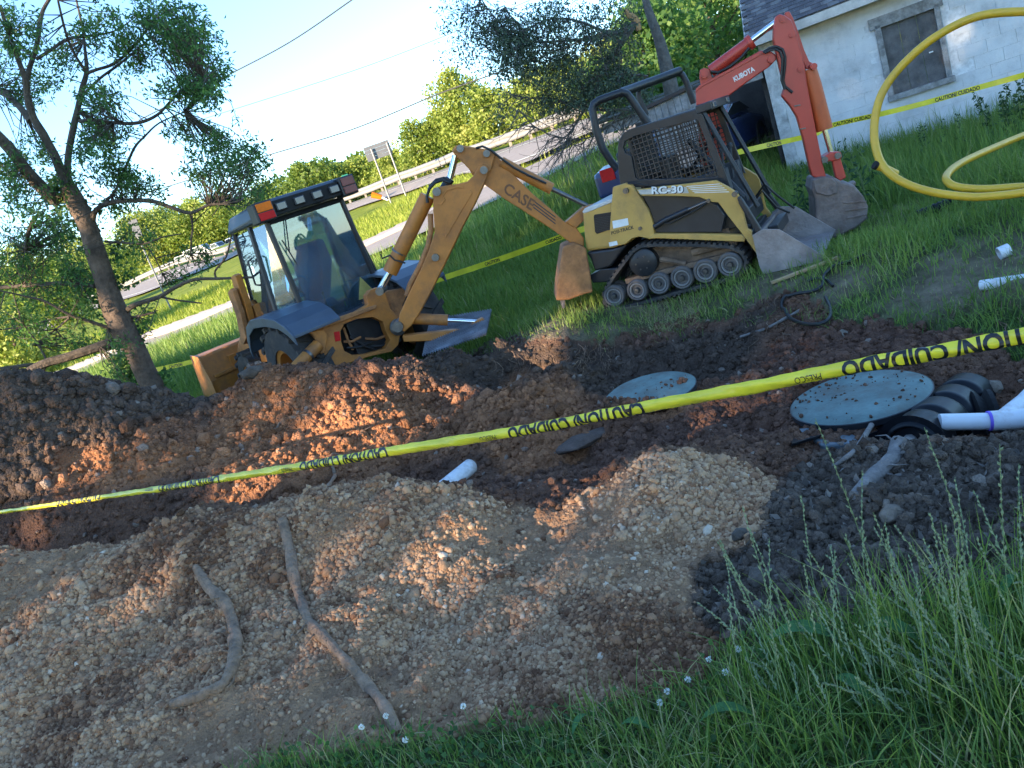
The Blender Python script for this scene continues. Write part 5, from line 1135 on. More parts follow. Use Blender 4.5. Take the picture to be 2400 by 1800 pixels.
# body, seat, tracks and canopy behind the loader
KB = Frame((2.45, 9.55, 0), 60)
MB().box(KB, -.75, .25, -.5, .5, .55, .95).build('body', RED, T, bevel=.05)
MB().box(KB, .25, .75, -.5, .45, .5, .62).build('floor', BLK, T, bevel=.01)
mb = MB(); mb.box(KB, -.25, .15, -.25, .2, .95, 1.08); mb.box(KB, -.36, -.24, -.25, .2, 1.0, 1.5); mb.build('seat', mat('black_vinyl', (.02, .02, .022), .5), T, bevel=.04)
for s_ in (-.62, .37):
    mb = MB(); pr = [(-.7, .12), (-.6, .02), (.6, .02), (.72, .12), (.72, .3), (.6, .4), (-.6, .4), (-.72, .3)]; mb.prism([KB.P(f, s_, z) for f, z in pr], Vector((0, 0, 0)), KB.l * .25); mb.build('rubber_track', RUB, T, bevel=.02)
mb = MB(); mb.box(KB, -.2, .6, -.25, .25, .15, .5); mb.build('undercarriage', BLK, T)
Yk = 8.95
def kp(x, y, dy=0): return at(*C(2, x, y), Yk + dy)
R_ = .042
rodp('canopy_frame', [kp(512, 770), kp(468, 715), kp(420, 640), kp(380, 520), kp(358, 400), kp(366, 375), kp(400, 350), kp(470, 325), kp(535, 302), kp(570, 310), kp(600, 350), kp(640, 410), kp(700, 495)], R_, BLK, T, 12)
rodp('canopy_frame', [kp(530, 305), kp(600, 280, .15), kp(760, 222, .35), kp(890, 172, .5)], R_ * 1.15, BLK, T, 12)
rodp('canopy_frame', [kp(870, 178, .5), kp(905, 195, .5), kp(930, 240, .5), (kp(975, 370, .5))], R_ * .9, BLK, T, 12)
rodp('canopy_frame', [kp(636, 262, .4), kp(640, 330, .4), kp(690, 440, .4)], R_ * .7, BLK, T, 10)

# ================================================================== backhoe loader
_p = at(700, 780, 9.5); _b = Frame((_p.x, _p.y, 0), -34); BH = Frame((_p.x - .5 * _b.l.x, _p.y - .5 * _b.l.y, -.15), -34)
T = thing('backhoe', BH.P(0, 0, 0), 'orange backhoe loader with glazed cab and its boom swung out to the right', 'backhoe')
def c1(*ps): return [C(1, x, y) for x, y in ps]
c1p = lambda x, y: C(1, x, y)
def tyre(f, l0, l1, z, r, rr, lugs, name):
    mb = MB(); w_ = l1 - l0
    mb.lathe(BH.P(f, l0, z), BH.l, [(rr, w_ * .12), (rr, .02), (r * .80, .0), (r * .94, .015), (r, w_ * .18), (r, w_ * .82), (r * .94, w_ - .015), (r * .80, w_), (rr, w_ - .02), (rr, w_ * .88)], 36)
    wh = mb.build(name, RUB, T, smooth=True)
    mb = MB()
    for k in range(lugs):
        for sgn in (0, 1):
            a = 2 * math.pi * (k + .5 * sgn) / lugs; da = 2 * math.pi / lugs * .28; sk = 2 * math.pi / lugs * .55
            la, lb = (l0 + .0, l0 + w_ * .53) if sgn == 0 else (l1, l1 - w_ * .53)
            q = []
            for rr_ in (r * .965, r + .035):
                for aa, ll in ((a, la), (a + da, la), (a + da + sk, lb), (a + sk, lb)): q.append(BH.P(f + rr_ * math.cos(aa), ll, z + rr_ * math.sin(aa)))
            mb.hexa(q)
    o = mb.build('tread_lugs', RUB, wh); tag(o, kind='stuff')
    ls = l0 + w_ * .5; s_ = 1 if l0 > 0 else -1; axo = BH.l * s_
    mb = MB(); mb.lathe(BH.P(f, ls, z), axo, [(0, .05), (rr * .35, .05), (rr * .4, .02), (rr * .75, -.01), (rr * .85, w_ * .36), (rr * 1.04, w_ * .42), (rr * 1.04, w_ * .3), (rr * .9, -.03), (0, -.03)], 28); rm = mb.build('rim', ORG, wh, smooth=True)
    for k in range(8): a = k * math.pi / 4; MB().lathe(BH.P(f + rr * .28 * math.cos(a), ls, z + rr * .28 * math.sin(a)) + axo * .05, axo, [(0, .018), (.014, .018), (.014, 0)], 6).build('wheel_nut', PIN, rm)
tyre(.0, .58, .98, .47, .62, .34, 18, 'rear_wheel'); tyre(.0, -1.0, -.60, .47, .62, .34, 18, 'rear_wheel'); tyre(1.72, .60, .90, .36, .42, .24, 16, 'front_wheel'); tyre(1.72, -.92, -.62, .36, .42, .24, 16, 'front_wheel')
# chassis, engine hood
mb = MB(); mb.box(BH, -.55, 2.3, -.3, .3, .4, .85); mb.tube([BH.P(0, -.6, .47), BH.P(0, .6, .47)], .13, 10); mb.tube([BH.P(1.72, -.6, .36), BH.P(1.72, .6, .36)], .08, 10); mb.build('chassis', BLK, T, bevel=.01)
MB().box(BH, 1.0, 2.35, -.38, .38, .85, 1.35).build('engine_hood', ORG, T, bevel=.05)
# fenders
for sg in (1, -1):
    mb = MB(); arc = [(-.80, .98), (-.66, 1.1), (-.45, 1.19), (-.1, 1.24), (.3, 1.24), (.55, 1.16), (.70, 1.0), (.76, .86)]; la, lb = (.45, 1.02) if sg > 0 else (-1.02, -.45)
    V = []
    for f, z in arc: V += [BH.P(f, la, z), BH.P(f, lb, z), BH.P(f, lb, z - .035), BH.P(f, la, z - .035)]
    Fs = [(0, 1, 2, 3)] + [(len(V) - 1, len(V) - 2, len(V) - 3, len(V) - 4)]
    for k in range(len(arc) - 1):
        for j in range(4): Fs.append((k * 4 + j, k * 4 + (j + 1) % 4, k * 4 + 4 + (j + 1) % 4, k * 4 + 4 + j))
    mb.add(V, Fs)
    lo = 1.02 * sg; mb.prism([BH.P(f, lo, z) for f, z in arc] + [BH.P(f, lo, z - .11) for f, z in arc[::-1]], Vector((0, 0, 0)), BH.l * .02 * sg)
    mb.build('fender', BLU, T, bevel=.012)
# cab
zt, zb = 2.24, .90; rw, rt = .60, .55
mb = MB(); pw = .035
posts = [((0, .50, zb), (0, .50, zt)), ((0, -.56, zb), (0, -.50, zt)), ((.30, .70, 1.2), (.30, .60, zt)), ((.30, -.74, 1.2), (.30, -.62, zt)), ((1.15, .68, 1.0), (.85, .60, zt)), ((1.15, -.68, 1.0), (.85, -.60, zt)), ((0, .50, zb), (0, -.56, zb)), ((0, .5, zt - .03), (0, -.5, zt - .03)), ((.30, .70, 1.22), (0, .50, zb + .05)), ((.30, -.74, 1.22), (0, -.56, zb + .05)), ((1.15, .68, 1.2), (1.15, -.68, 1.2)), ((.30, .70, 1.22), (1.15, .68, 1.1)), ((.3, -.74, 1.22), (1.15, -.68, 1.1))]
for a, b in posts:
    o = MB().tube([BH.P(*a), BH.P(*b)], .034, 6).build('cab_post', BLK, T, bevel=0)
MB().box(BH, -.10, .98, -.62, .62, 2.26, 2.33).build('roof_liner', BLU, T, bevel=.02)
mb = MB(); mb.hexa([BH.P(-.14, -.66, 2.29), BH.P(1.02, -.66, 2.27), BH.P(1.02, .64, 2.27), BH.P(-.14, .64, 2.29), BH.P(-.06, -.60, 2.46), BH.P(.92, -.58, 2.44), BH.P(.92, .58, 2.44), BH.P(-.06, .58, 2.46)]); rf_ = mb.build('roof', BLU, T, bevel=.03)
MB().box(BH, -.165, -.10, -.45, .42, 2.25, 2.42).build('lamp_panel', DRK, T, bevel=.01)
for k in range(4):
    l_ = .33 - k * .235; lp = MB().box(BH, -.19, -.166, l_ - .07, l_ + .07, 2.29, 2.385).build('work_lamp', BLK, T, bevel=.01); MB().box(BH, -.197, -.19, l_ - .055, l_ + .055, 2.30, 2.375).build('lens', LENS, lp, bevel=.008)
for sg in (1, -1):
    mb = MB(); a, b = (.42, .66) if sg > 0 else (-.68, -.46); cl = mb.box(BH, -.185, .02, a, b, 2.22, 2.45).build('lamp_cluster', BLK, T, bevel=.015)
    MB().box(BH, -.20, -.185, a + .02, b - .03, 2.335, 2.43).build('amber_lens', AMB if sg > 0 else BRNL, cl, bevel=.006); MB().box(BH, -.20, -.185, a + .02, b - .03, 2.24, 2.325).build('red_lens', REDL if sg > 0 else BRNL, cl, bevel=.006)
def pane(pts, name='window'):
    mb = MB(); n = (Vector(pts[1]) - Vector(pts[0])).cross(Vector(pts[2]) - Vector(pts[0])).normalized() * .006; mb.prism([BH.P(*p) for p in pts], Vector((0, 0, 0)), BH.h * .004 + BH.l * .004); return mb.build(name, GLS, T)
pane([(.0, .47, zb + .03), (.0, -.53, zb + .03), (0, -.47, zt - .05), (0, .47, zt - .05)], 'rear_window')
pane([(.02, .51, 1.0), (.28, .69, 1.24), (.29, .60, zt - .03), (.02, .51, zt - .03)], 'corner_window'); pane([(.02, -.57, 1.0), (.28, -.73, 1.24), (.29, -.62, zt - .03), (.02, -.51, zt - .03)], 'corner_window')
pane([(.33, .70, 1.24), (1.12, .68, 1.15), (.84, .60, zt - .03), (.33, .61, zt - .03)], 'side_window'); pane([(.33, -.73, 1.24), (1.12, -.68, 1.15), (.84, -.60, zt - .03), (.33, -.61, zt - .03)], 'side_window')
pane([(1.14, .65, 1.2), (1.14, -.65, 1.2), (.86, -.57, zt - .03), (.86, .57, zt - .03)], 'windscreen')
MB().box(BH, .02, 1.1, -.6, .6, .80, .9).build('cab_floor', CABI, T, bevel=.01)
mb = MB(); mb.box(BH, .34, .50, -.27, .23, 1.12, 1.86); mb.box(BH, .34, .9, -.27, .23, 1.02, 1.16); so_ = mb.build('seat', SEAT, T, bevel=.06)
MB().box(BH, .42, .88, .24, .32, 1.12, 1.32).build('armrest', CABI, T, bevel=.02); MB().box(BH, .42, .88, -.34, -.26, 1.12, 1.32).build('armrest', CABI, T, bevel=.02)
mb = MB(); mb.box(BH, 1.0, 1.12, -.5, .5, .9, 1.28); mb.box(BH, .2, 1.0, .48, .62, .9, 1.18); mb.box(BH, .2, 1.0, -.66, -.50, .9, 1.22); mb.build('dashboard', CABI, T, bevel=.02)
mb = MB(); mb.lathe(BH.P(.98, 0, 1.42), BH.h * .4 + BH.u, [(.17, -.012), (.185, 0), (.17, .012), (.155, 0), (.17, -.012)], 20); mb.tube([BH.P(1.05, 0, 1.2), BH.P(.98, 0, 1.42)], .025, 6); mb.build('steering_wheel', BLK, T)
for l_ in (-.14, .14):
    mb = MB(); mb.tube([BH.P(.16, l_, .95), BH.P(.10, l_, 1.22)], .012, 6); mb.lathe(BH.P(.10, l_, 1.22), (0, 0, 1), [(0, .04), (.022, .02), (.02, 0), (0, -.01)], 8); mb.build('control_lever', BLK, T)
MB().prism([BH.P(-.012, -.22, 1.0), BH.P(-.012, -.48, 1.0), BH.P(-.012, -.35, 1.26)], Vector((0, 0, 0)), BH.h * -.008).build('warning_triangle', mat('faded_orange_sign', (.42, .34, .10), .5, var=.2, scale=12), T)
mb = MB(); mb.tube([BH.P(-.03, .28, 2.2), BH.P(-.05, .40, 1.82)], .008, 5); mb.tube([BH.P(-.05, .43, 1.98), BH.P(-.05, .37, 1.66)], .008, 5); mb.build('wiper', BLK, T)
rodp('grab_handle', [BH.P(.30, .72, 1.9), BH.P(.30, .78, 1.88), BH.P(.32, .80, 1.6), BH.P(.32, .74, 1.57)], .012, BLK, T)
MB().box(BH, -.02, .0, -.56, .5, .72, .9).build('rear_panel', BLU, T, bevel=.01)
MB().box(BH, .32, 1.1, .64, .70, .88, 1.22).build('door_sill', BLU, T, bevel=.01); MB().box(BH, .32, 1.1, -.72, -.66, .88, 1.22).build('door_sill', BLU, T, bevel=.01)
# loader arms and front bucket
for l_ in (.62, -.70):
    mb = MB(); ap = [(.75, 1.20), (1.0, 1.42), (1.25, 1.38), (2.35, .80), (2.75, .42), (2.72, .26), (2.55, .28), (2.2, .62), (1.2, 1.12), (.9, 1.02)]; mb.prism([BH.P(f, l_, z) for f, z in ap], Vector((0, 0, 0)), BH.l * .08); mb.build('loader_arm', ORG, T, bevel=.01)
    rodp('lift_cylinder', [BH.P(.9, l_ + .04, .6), BH.P(1.5, l_ + .04, .85), BH.P(2.0, l_ + .04, .9)], .045, ORG, T)
plate('raised_link', BH, c1((168, 912), (182, 898), (198, 906), (262, 1090), (300, 1240), (270, 1345), (244, 1346), (230, 1200), (208, 1060)), .78, .86, ORG, T, .008, lref=.86)
plate('raised_link', BH, c1((146, 1012), (162, 990), (180, 1002), (232, 1150), (268, 1300), (252, 1350), (236, 1340), (200, 1160)), .88, .94, ORGB, T, .008, lref=.94)
plate('loader_tower', BH, c1((262, 1108), (290, 1100), (352, 1260), (430, 1440), (470, 1466), (350, 1470), (300, 1300)), .66, .76, ORG, T, .01, lref=.80)
bpts = [(2.62, .85), (2.66, .88), (2.95, .90), (2.75, .72), (2.66, .45), (2.78, .18), (3.25, .06), (3.25, .02), (2.7, .04), (2.56, .2), (2.52, .5)]
mb = MB(); mb.prism([BH.P(f, -1.1, z) for f, z in bpts], Vector((0, 0, 0)), BH.l * 2.25); bo = mb.build('loader_bucket', ORG, T, bevel=.01)
sp = [(2.60, .88), (3.0, .92), (3.28, .05), (2.7, .02), (2.54, .2), (2.5, .5)]
for l_ in (1.15, -1.13): MB().prism([BH.P(f, l_, z) for f, z in sp], Vector((0, 0, 0)), BH.l * .025).build('bucket_side', ORG, bo, bevel=.005)
MB().box(BH, 2.52, 2.60, .7, .80, .3, .75).build('bucket_lug', ORG, bo, bevel=.005)
for k in range(2): MB().box(BH, 2.48, 2.56, -1.05, 1.1, .28 + .25 * k, .33 + .25 * k).build('bucket_rib', ORG, bo, bevel=.01)
# rear backhoe frame: a cast plate facing the camera, hollow in the middle
pf = BH.P(-.62, 0, 0); RF = Frame((pf.x, pf.y, 0), 66)     # plane across the machine
fo = c1((686, 1268), (800, 1215), (960, 1150), (1060, 1090), (1050, 1030), (1075, 995), (1130, 975), (1170, 1010), (1200, 1110), (1262, 1180), (1298, 1210), (1300, 1260), (1262, 1300), (1255, 1350), (1210, 1395), (1090, 1420), (960, 1460), (830, 1495), (772, 1490), (775, 1400), (790, 1330), (720, 1310))
hole = c1((880, 1262), (905, 1215), (985, 1182), (1090, 1170), (1155, 1200), (1172, 1260), (1200, 1320), (1170, 1375), (1050, 1410), (960, 1418), (905, 1390), (885, 1330))
plate('backhoe_frame', RF, fo, -.10, .05, ORG, T, .015, [hole], lref=-.10)
plate('frame_recess_shade', RF, c1((800, 1260), (900, 1190), (1150, 1150), (1230, 1300), (1180, 1400), (900, 1440), (800, 1400)), .10, .3, DRK, T, 0, lref=-.05)  # dark plate standing in for the shade inside the hollow frame
for k, (x0, y0, x1, y1) in enumerate(((900, 1330, 1010, 1300), (920, 1370, 1090, 1330), (1040, 1310, 1180, 1290), (1080, 1360, 1200, 1330), (900, 1240, 960, 1380), (940, 1300, 1130, 1390))):
    rodp('frame_hose', [RF.W(c1p(x0, y0), .03), RF.W(c1p((x0 + x1) / 2, (y0 + y1) / 2 + 14), .0), RF.W(c1p(x1, y1), .03)], .016, HOSE if k % 2 else ORGB, T)
plate('red_reflector', RF, c1((836, 1268), (872, 1262), (880, 1322), (846, 1330)), -.108, -.1, REDL, T, .002, lref=-.1)
plate('frame_rail', RF, c1((690, 1232), (980, 1130), (1110, 1092), (1106, 1116), (960, 1170), (720, 1262)), -.16, -.10, ORGB, T, .008, lref=-.13)
# stabilisers
rodp('stabiliser_cylinder', [RF.W(c1p(735, 1350), -.2), RF.W(c1p(662, 1425), -.25), RF.W(c1p(585, 1505), -.3)], .07, ORG, T, 14)
MB().lathe(RF.W(c1p(676, 1412), -.24), RF.W(c1p(662, 1425), -.25) - RF.W(c1p(735, 1350), -.2), [(0, 0), (.078, 0), (.078, .03), (0, .03)], 14).build('cylinder_collar', PIN, T, smooth=True)
plate('stabiliser_post', RF, c1((690, 1262), (760, 1250), (790, 1290), (770, 1400), (745, 1410), (720, 1330)), -.18, -.1, ORG, T, .01, lref=-.12)
p0 = at(*C(1, 1300, 1250), 8.7); SP = Frame((p0.x, p0.y, 0), 92)
plate('stabiliser_arm', SP, c1((1280, 1292), (1500, 1268), (1690, 1245), (1760, 1195), (1795, 1178), (1835, 1200), (1825, 1240), (1780, 1292), (1640, 1310), (1500, 1325), (1290, 1332)), -.06, .06, ORG, T, .01, lref=-.06)
rodp('stabiliser_cylinder', [SP.W(c1p(1350, 1180), .0), SP.W(c1p(1575, 1190), .0)], .062, ORG, T, 14); rodp('stabiliser_rod', [SP.W(c1p(1575, 1190), .0), SP.W(c1p(1775, 1200), .0)], .022, CHR, T)
MB().lathe(RF.W(c1p(1250, 1235), -.13), -RF.l, [(0, .05), (.05, .05), (.06, .03), (.10, .02), (.10, 0)], 18).build('swing_pin', PIN, T, smooth=True)
plate('swing_casting', RF, c1((1160, 1010), (1200, 995), (1240, 990), (1300, 980), (1330, 1010), (1290, 1100), (1340, 1130), (1310, 1260), (1250, 1240), (1180, 1120)), -.0, .16, ORGB, T, .015, lref=-.05)
# boom, in a plane nearly facing the camera
p0 = at(870, 690, 8.75); BM = Frame((p0.x, p0.y, 0), 95)
boom = c1((1478, 350), (1500, 330), (1560, 318), (1640, 306), (1700, 292), (1740, 255), (1770, 195), (1800, 178), (1836, 190), (1846, 220), (1810, 310), (1750, 440), (1680, 570), (1560, 820), (1460, 1020), (1390, 1150), (1340, 1225), (1290, 1270), (1250, 1220), (1262, 1150), (1330, 1000), (1400, 860), (1450, 740), (1490, 620), (1480, 480))
bmo = plate('boom', BM, boom, -.15, .15, ORG, T, .012, lref=-.15)
for pl in (c1((1500, 440), (1530, 436), (1548, 410), (1535, 380), (1560, 345), (1630, 320), (1676, 322), (1680, 336), (1632, 332), (1572, 354), (1548, 384), (1560, 412), (1535, 446)), c1((1560, 590), (1600, 520), (1660, 420), (1700, 350), (1720, 345), (1735, 365), (1690, 440), (1620, 560), (1560, 660))):
    plate('boom_rib', BM, pl, -.158, -.15, ORG, bmo, .003, lref=-.15)
for x, y, r in ((1502, 358, .045), (1808, 218, .04), (1494, 785, .04), (1655, 78, .038), (1826, 110, .036), (1132, 1005, .045), (1250, 1235, .06)): pin(BM, c1p(x, y), -.19, .1, r, PIN, T)
rodp('boom_cylinder', [BM.W(c1p(1446, 385), -.02), BM.W(c1p(1200, 880), -.02)], .082, ORG, T, 16); rodp('boom_rod', [BM.W(c1p(1200, 880), -.02), BM.W(c1p(1132, 1000), -.02)], .04, CHR, T, 14)
MB().lathe(BM.W(c1p(1262, 745), -.02), BM.W(c1p(1200, 880), -.02) - BM.W(c1p(1446, 385), -.02), [(0, 0), (.088, 0), (.088, .02), (0, .02)], 16).build('cylinder_band', PIN, T, smooth=True)
rodp('hydraulic_hose', [BM.W(c1p(x, y), -.1) for x, y in ((1462, 500), (1466, 600), (1450, 700), (1400, 830), (1330, 960), (1310, 1030))], .03, ORGB, T)
rodp('hydraulic_hose', [BM.W(c1p(x, y), -.16) for x, y in ((1590, 300), (1540, 282), (1490, 300), (1455, 340), (1440, 390), (1444, 430))], .016, HOSE, T)
rodp('hydraulic_hose', [BM.W(c1p(x, y), -.12) for x, y in ((1600, 290), (1550, 268), (1500, 280), (1460, 320), (1446, 370))], .014, HOSE, T)
rodp('hydraulic_hose', [BM.W(c1p(x, y), -.1) for x, y in ((1300, 820), (1230, 800), (1200, 770), (1150, 790), (1140, 760))], .01, HOSE, T)
# dipper
dip = [(976, 326), (984, 314), (996, 313), (1053, 323), (1072, 333), (1088, 354), (1120, 388), (1152, 420), (1190, 452), (1218, 478), (1245, 492), (1262, 515), (1262, 532), (1240, 530), (1196, 498), (1150, 468), (1090, 430), (1040, 394), (1020, 378), (1010, 360), (990, 344)]
plate('dipper', BM, dip, -.09, .09, ORG, T, .01, lref=-.09)
plate('dipper_plate', BM, [(978, 326), (986, 314), (1053, 323), (1070, 334), (1060, 370), (1035, 385), (1008, 360)], -.135, -.09, ORG, T, .01, lref=-.11)
rodp('dipper_rod', [BM.W((984, 336), 0), BM.W((972, 386), 0)], .035, CHR, T, 12)
rodp('dipper_cylinder', [BM.W((972, 386), 0), BM.W((958, 410), 0)], .05, BLK, T, 12)
rodp('bucket_cylinder', [BM.W((1082, 350), -.05), BM.W((1128, 375), -.05), BM.W((1192, 408), -.05)], .062, ORG, T, 14); rodp('bucket_cylinder_rod', [BM.W((1192, 408), -.05), BM.W((1268, 444), -.05)], .025, PIN, T, 10)
rodp('hydraulic_hose', [BM.W(p, -.14) for p in ((1028, 320), (1042, 316), (1060, 324), (1080, 340), (1110, 362), (1140, 378), (1180, 396))], .012, HOSE, T)
plate('bucket_link', BM, [(1222, 480), (1262, 446), (1290, 440), (1296, 452), (1262, 476), (1244, 494)], -.1, .1, ORG, T, .01, lref=-.1)
for k in range(3): plate('decal_stripe', BM, [(1150 + 2, 432 + k * 7), (1200, 468 + k * 7), (1200, 471 + k * 7), (1152, 435 + k * 7)], -.0925, -.0905, BLK, T, 0, lref=-.09)
a, b = BM.W((1086, 414), -.09), BM.W((1148, 455), -.09); text_on('maker_lettering', 'CASE', a, b, BM.W((1096, 392), -.09) - a, mat('brown_letters', (.16, .07, .03), .6), T, .02, 0, off=.004, normal=-BM.l)
bp = BM.W((1240, 530), -.1)
bk2 = [(1216, 534), (1240, 524), (1266, 536), (1274, 580), (1281, 632), (1262, 636), (1230, 648), (1201, 650), (1206, 600)]
bo = plate('backhoe_bucket', BM, bk2, -.25, .28, ORGB, T, .02, lref=-.25)
for k in range(4): l_ = -.22 + k * .15; f, _, z = BM.onl((1215, 646), l_); MB().hexa([BM.P(f - .03, l_, z), BM.P(f + .03, l_, z), BM.P(f + .03, l_ + .05, z), BM.P(f - .03, l_ + .05, z), BM.P(f - .03, l_ + .01, z - .1), BM.P(f - .01, l_ + .01, z - .1), BM.P(f - .01, l_ + .04, z - .1), BM.P(f - .03, l_ + .04, z - .1)]).build('bucket_tooth', STL, bo)
# ================================================================== house
_h = at(1928, 260, 13.0); HS = Frame((_h.x, _h.y, 0), 115)      # f runs right along the wall, l into the house
T = thing('house', HS.P(0, 0, -.15), 'white painted block house with boarded window and shingled roof at upper right', 'house')
def mat_wall():
    m = bpy.data.materials.new('painted_block'); m.use_nodes = True; nt = m.node_tree; b = nt.nodes['Principled BSDF']
    tc = N(nt, 'ShaderNodeNewGeometry'); n1 = N(nt, 'ShaderNodeTexNoise'); n1.inputs['Scale'].default_value = 1.6; n1.inputs['Detail'].default_value = 10; n1.inputs['Roughness'].default_value = .7
    n2 = N(nt, 'ShaderNodeTexNoise'); n2.inputs['Scale'].default_value = 9; n2.inputs['Detail'].default_value = 8; n2.inputs['Roughness'].default_value = .75
    for n in (n1, n2): nt.links.new(tc.outputs['Position'], n.inputs[0])
    c = ramp(nt, n1.outputs[0], [(.3, (.40, .40, .40)), (.5, (.58, .58, .58)), (.75, (.68, .68, .67))])
    f = ramp(nt, n2.outputs[0], [(.60, (0, 0, 0)), (.72, (.8, .8, .8))]); c = mixc(nt, f, c, (.36, .34, .31))
    nt.links.new(c, b.inputs['Base Color']); b.inputs['Roughness'].default_value = .85
    bp = N(nt, 'ShaderNodeBump'); bp.inputs['Strength'].default_value = .5; bp.inputs['Distance'].default_value = .01; nt.links.new(n2.outputs[0], bp.inputs['Height']); nt.links.new(bp.outputs[0], b.inputs['Normal'])
    return m
M_WALL = mat_wall(); M_MORT = mat('mortar_joint', (.60, .60, .60), .9, var=.25, scale=12); M_OLDW = mat('weathered_trim', (.26, .255, .25), .85, var=.45, scale=9, dirt=.4, dirtcol=(.10, .09, .08), bump=.5)
M_BOARD = mat('grey_board', (.10, .095, .095), .8, var=.45, scale=5, dirt=.3, dirtcol=(.20, .17, .14), bump=.4); M_SHING = mat('asphalt_shingle', (.10, .09, .095), .95, var=.35, scale=7, bump=.6, bscale=90)
M_SHING2 = mat('light_shingle', (.17, .155, .15), .95, var=.35, scale=7, bump=.6, bscale=90); M_FASC = mat('fascia_paint', (.50, .47, .43), .7, var=.25, scale=6)
wf0, wf1, wt = -1.52, 5.2, 2.36
wx0, wx1, wz0, wz1 = .10, .86, .84, 1.90
mb = MB(); 
for f0, f1, z0, z1 in ((wf0, wx0, -.4, wt), (wx1, wf1, -.4, wt), (wx0, wx1, -.4, wz0), (wx0, wx1, wz1, wt)): mb.box(HS, f0, f1, .012, .2, z0, z1)
mb.box(HS, wf0, wf0 + .2, .2, 4.2, -.4, wt); mb.build('backing_wall', M_MORT, T)
# individual blocks proud of their joints
bl = MB().box(Frame((0, 0, 0), 115), 0, .3945, 0, .014, 0, .1935).build('block', M_WALL, T, bevel=0); blk_me = bl.data; first = True
row = 0; z = -.36
while z < wt - .1:
    f = wf0 + (0 if row % 2 == 0 else -.2)
    while f < wf1:
        f0, f1 = max(f, wf0), min(f + .398, wf1)
        if f1 - f0 > .05 and not (f1 > wx0 - .02 and f0 < wx1 + .02 and z + .19 > wz0 - .02 and z < wz1 + .02) and f0 < 3.6:
            h = min(.1945, wt - z)
            jog = random.uniform(-.0015, .0015); o = bl if first else bl.copy()
            if not first: COL.objects.link(o)
            first = False
            o.parent = T; o.matrix_parent_inverse = Matrix.Translation(-T.location); o.location = HS.P(f0, jog, z); o.scale = (1, 1, h / .1945)
            if abs((f1 - f0) - .398) > .01:
                o.data = MB().box(Frame((0, 0, 0), 115), 0, f1 - f0 - .0035, 0, .014, 0, .1935).build('x', M_WALL).data; bpy.data.objects.remove(bpy.data.objects['x'])
        f += .398
    z += .1965; row += 1
# window: weathered frame, boarded sash
for nm, a in (('window_jamb', (wx0 - .09, wx0, wz0 - .02, wz1 + .05)), ('window_jamb', (wx1, wx1 + .08, wz0 - .02, wz1 + .05)), ('window_head', (wx0 - .16, wx1 + .13, wz1, wz1 + .17)), ('window_sill', (wx0 - .10, wx1 + .11, wz0 - .09, wz0))):
    MB().box(HS, a[0], a[1], -.035 if nm != 'window_sill' else -.07, .1, a[2], a[3]).build(nm, M_OLDW, T, bevel=.006)
k = 0
for i in range(3):
    f0 = wx0 + i * (wx1 - wx0) / 3; MB().box(HS, f0 + .002, f0 + (wx1 - wx0) / 3 - .003, .03 + .003 * i, .06, wz0, wz1).build('window_board', M_BOARD, T, bevel=.002)
MB().box(HS, wx1 - .17, wx1 - .11, .015, .03, 1.28, 1.30).build('latch', WHT, T)
# roof with shingle courses, eave and rake boards
er = (-1.85, wf1 + .3); ez = 2.38; sl_ = .52; run = 3.0
MB().hexa([HS.P(er[0], -.34, ez), HS.P(er[1], -.34, ez), HS.P(er[1], run, ez + sl_ * (run + .34)), HS.P(er[0] , run, ez + sl_ * (run + .34)), HS.P(er[0], -.34, ez + .06), HS.P(er[1], -.34, ez + .06), HS.P(er[1], run, ez + .06 + sl_ * (run + .34)), HS.P(er[0], run, ez + .06 + sl_ * (run + .34))]).build('roof_deck', M_OLDW, T)
MB().box(HS, er[0], er[1], -.365, -.342, ez - .09, ez + .05).build('fascia', M_FASC, T, bevel=.003)
MB().box(HS, er[0] + .05, er[1], -.34, .0, ez - .05, ez - .03).build('soffit', M_OLDW, T)
rk = MB(); rk.hexa([HS.P(er[0] - .03, -.36, ez - .09), HS.P(er[0] - .004, -.36, ez - .09), HS.P(er[0] - .004, run, ez - .09 + sl_ * (run + .36)), HS.P(er[0] - .03, run, ez - .09 + sl_ * (run + .36)), HS.P(er[0] - .03, -.36, ez + .06), HS.P(er[0] - .004, -.36, ez + .06), HS.P(er[0] - .004, run, ez + .06 + sl_ * (run + .36)), HS.P(er[0] - .03, run, ez + .06 + sl_ * (run + .36))]); rk.build('rake_board', M_FASC, T)
nrm = (HS.u - HS.l * sl_).normalized(); upd = (HS.l + HS.u * sl_).normalized()
def shingle_mesh(m_, nm):
    fr = Frame((0, 0, 0), 115); mb = MB(); a = Vector((0, 0, 0)); 
    w_, e_ = fr.h * .158, upd * .16; th = nrm * .009
    mb.hexa([a, a + w_, a + w_ + e_, a + e_, a + th, a + w_ + th, a + w_ + e_ + nrm * .002, a + e_ + nrm * .002]); return mb.build(nm, m_, T)
s1 = shingle_mesh(M_SHING, 'shingle'); s2 = shingle_mesh(M_SHING2, 'shingle'); used = set(); cnt = 0
for r_ in range(20):
    for c_ in range(18 if r_ < 15 else 0):
        src = s1 if (r_ * 7 + c_ * 13 + (r_ * c_) % 5) % 4 else s2
        p = HS.P(er[0] + c_ * .162 + (r_ % 2) * .08 - .02, -.36, ez + .068) + upd * (r_ * .14) + nrm * (.004 + random.uniform(0, .003))
        o = src if src.name not in used else src.copy()
        if src.name in used: COL.objects.link(o)
        used.add(src.name); o.parent = T; o.matrix_parent_inverse = Matrix.Translation(-T.location); o.location = p; cnt += 1
mb = MB()
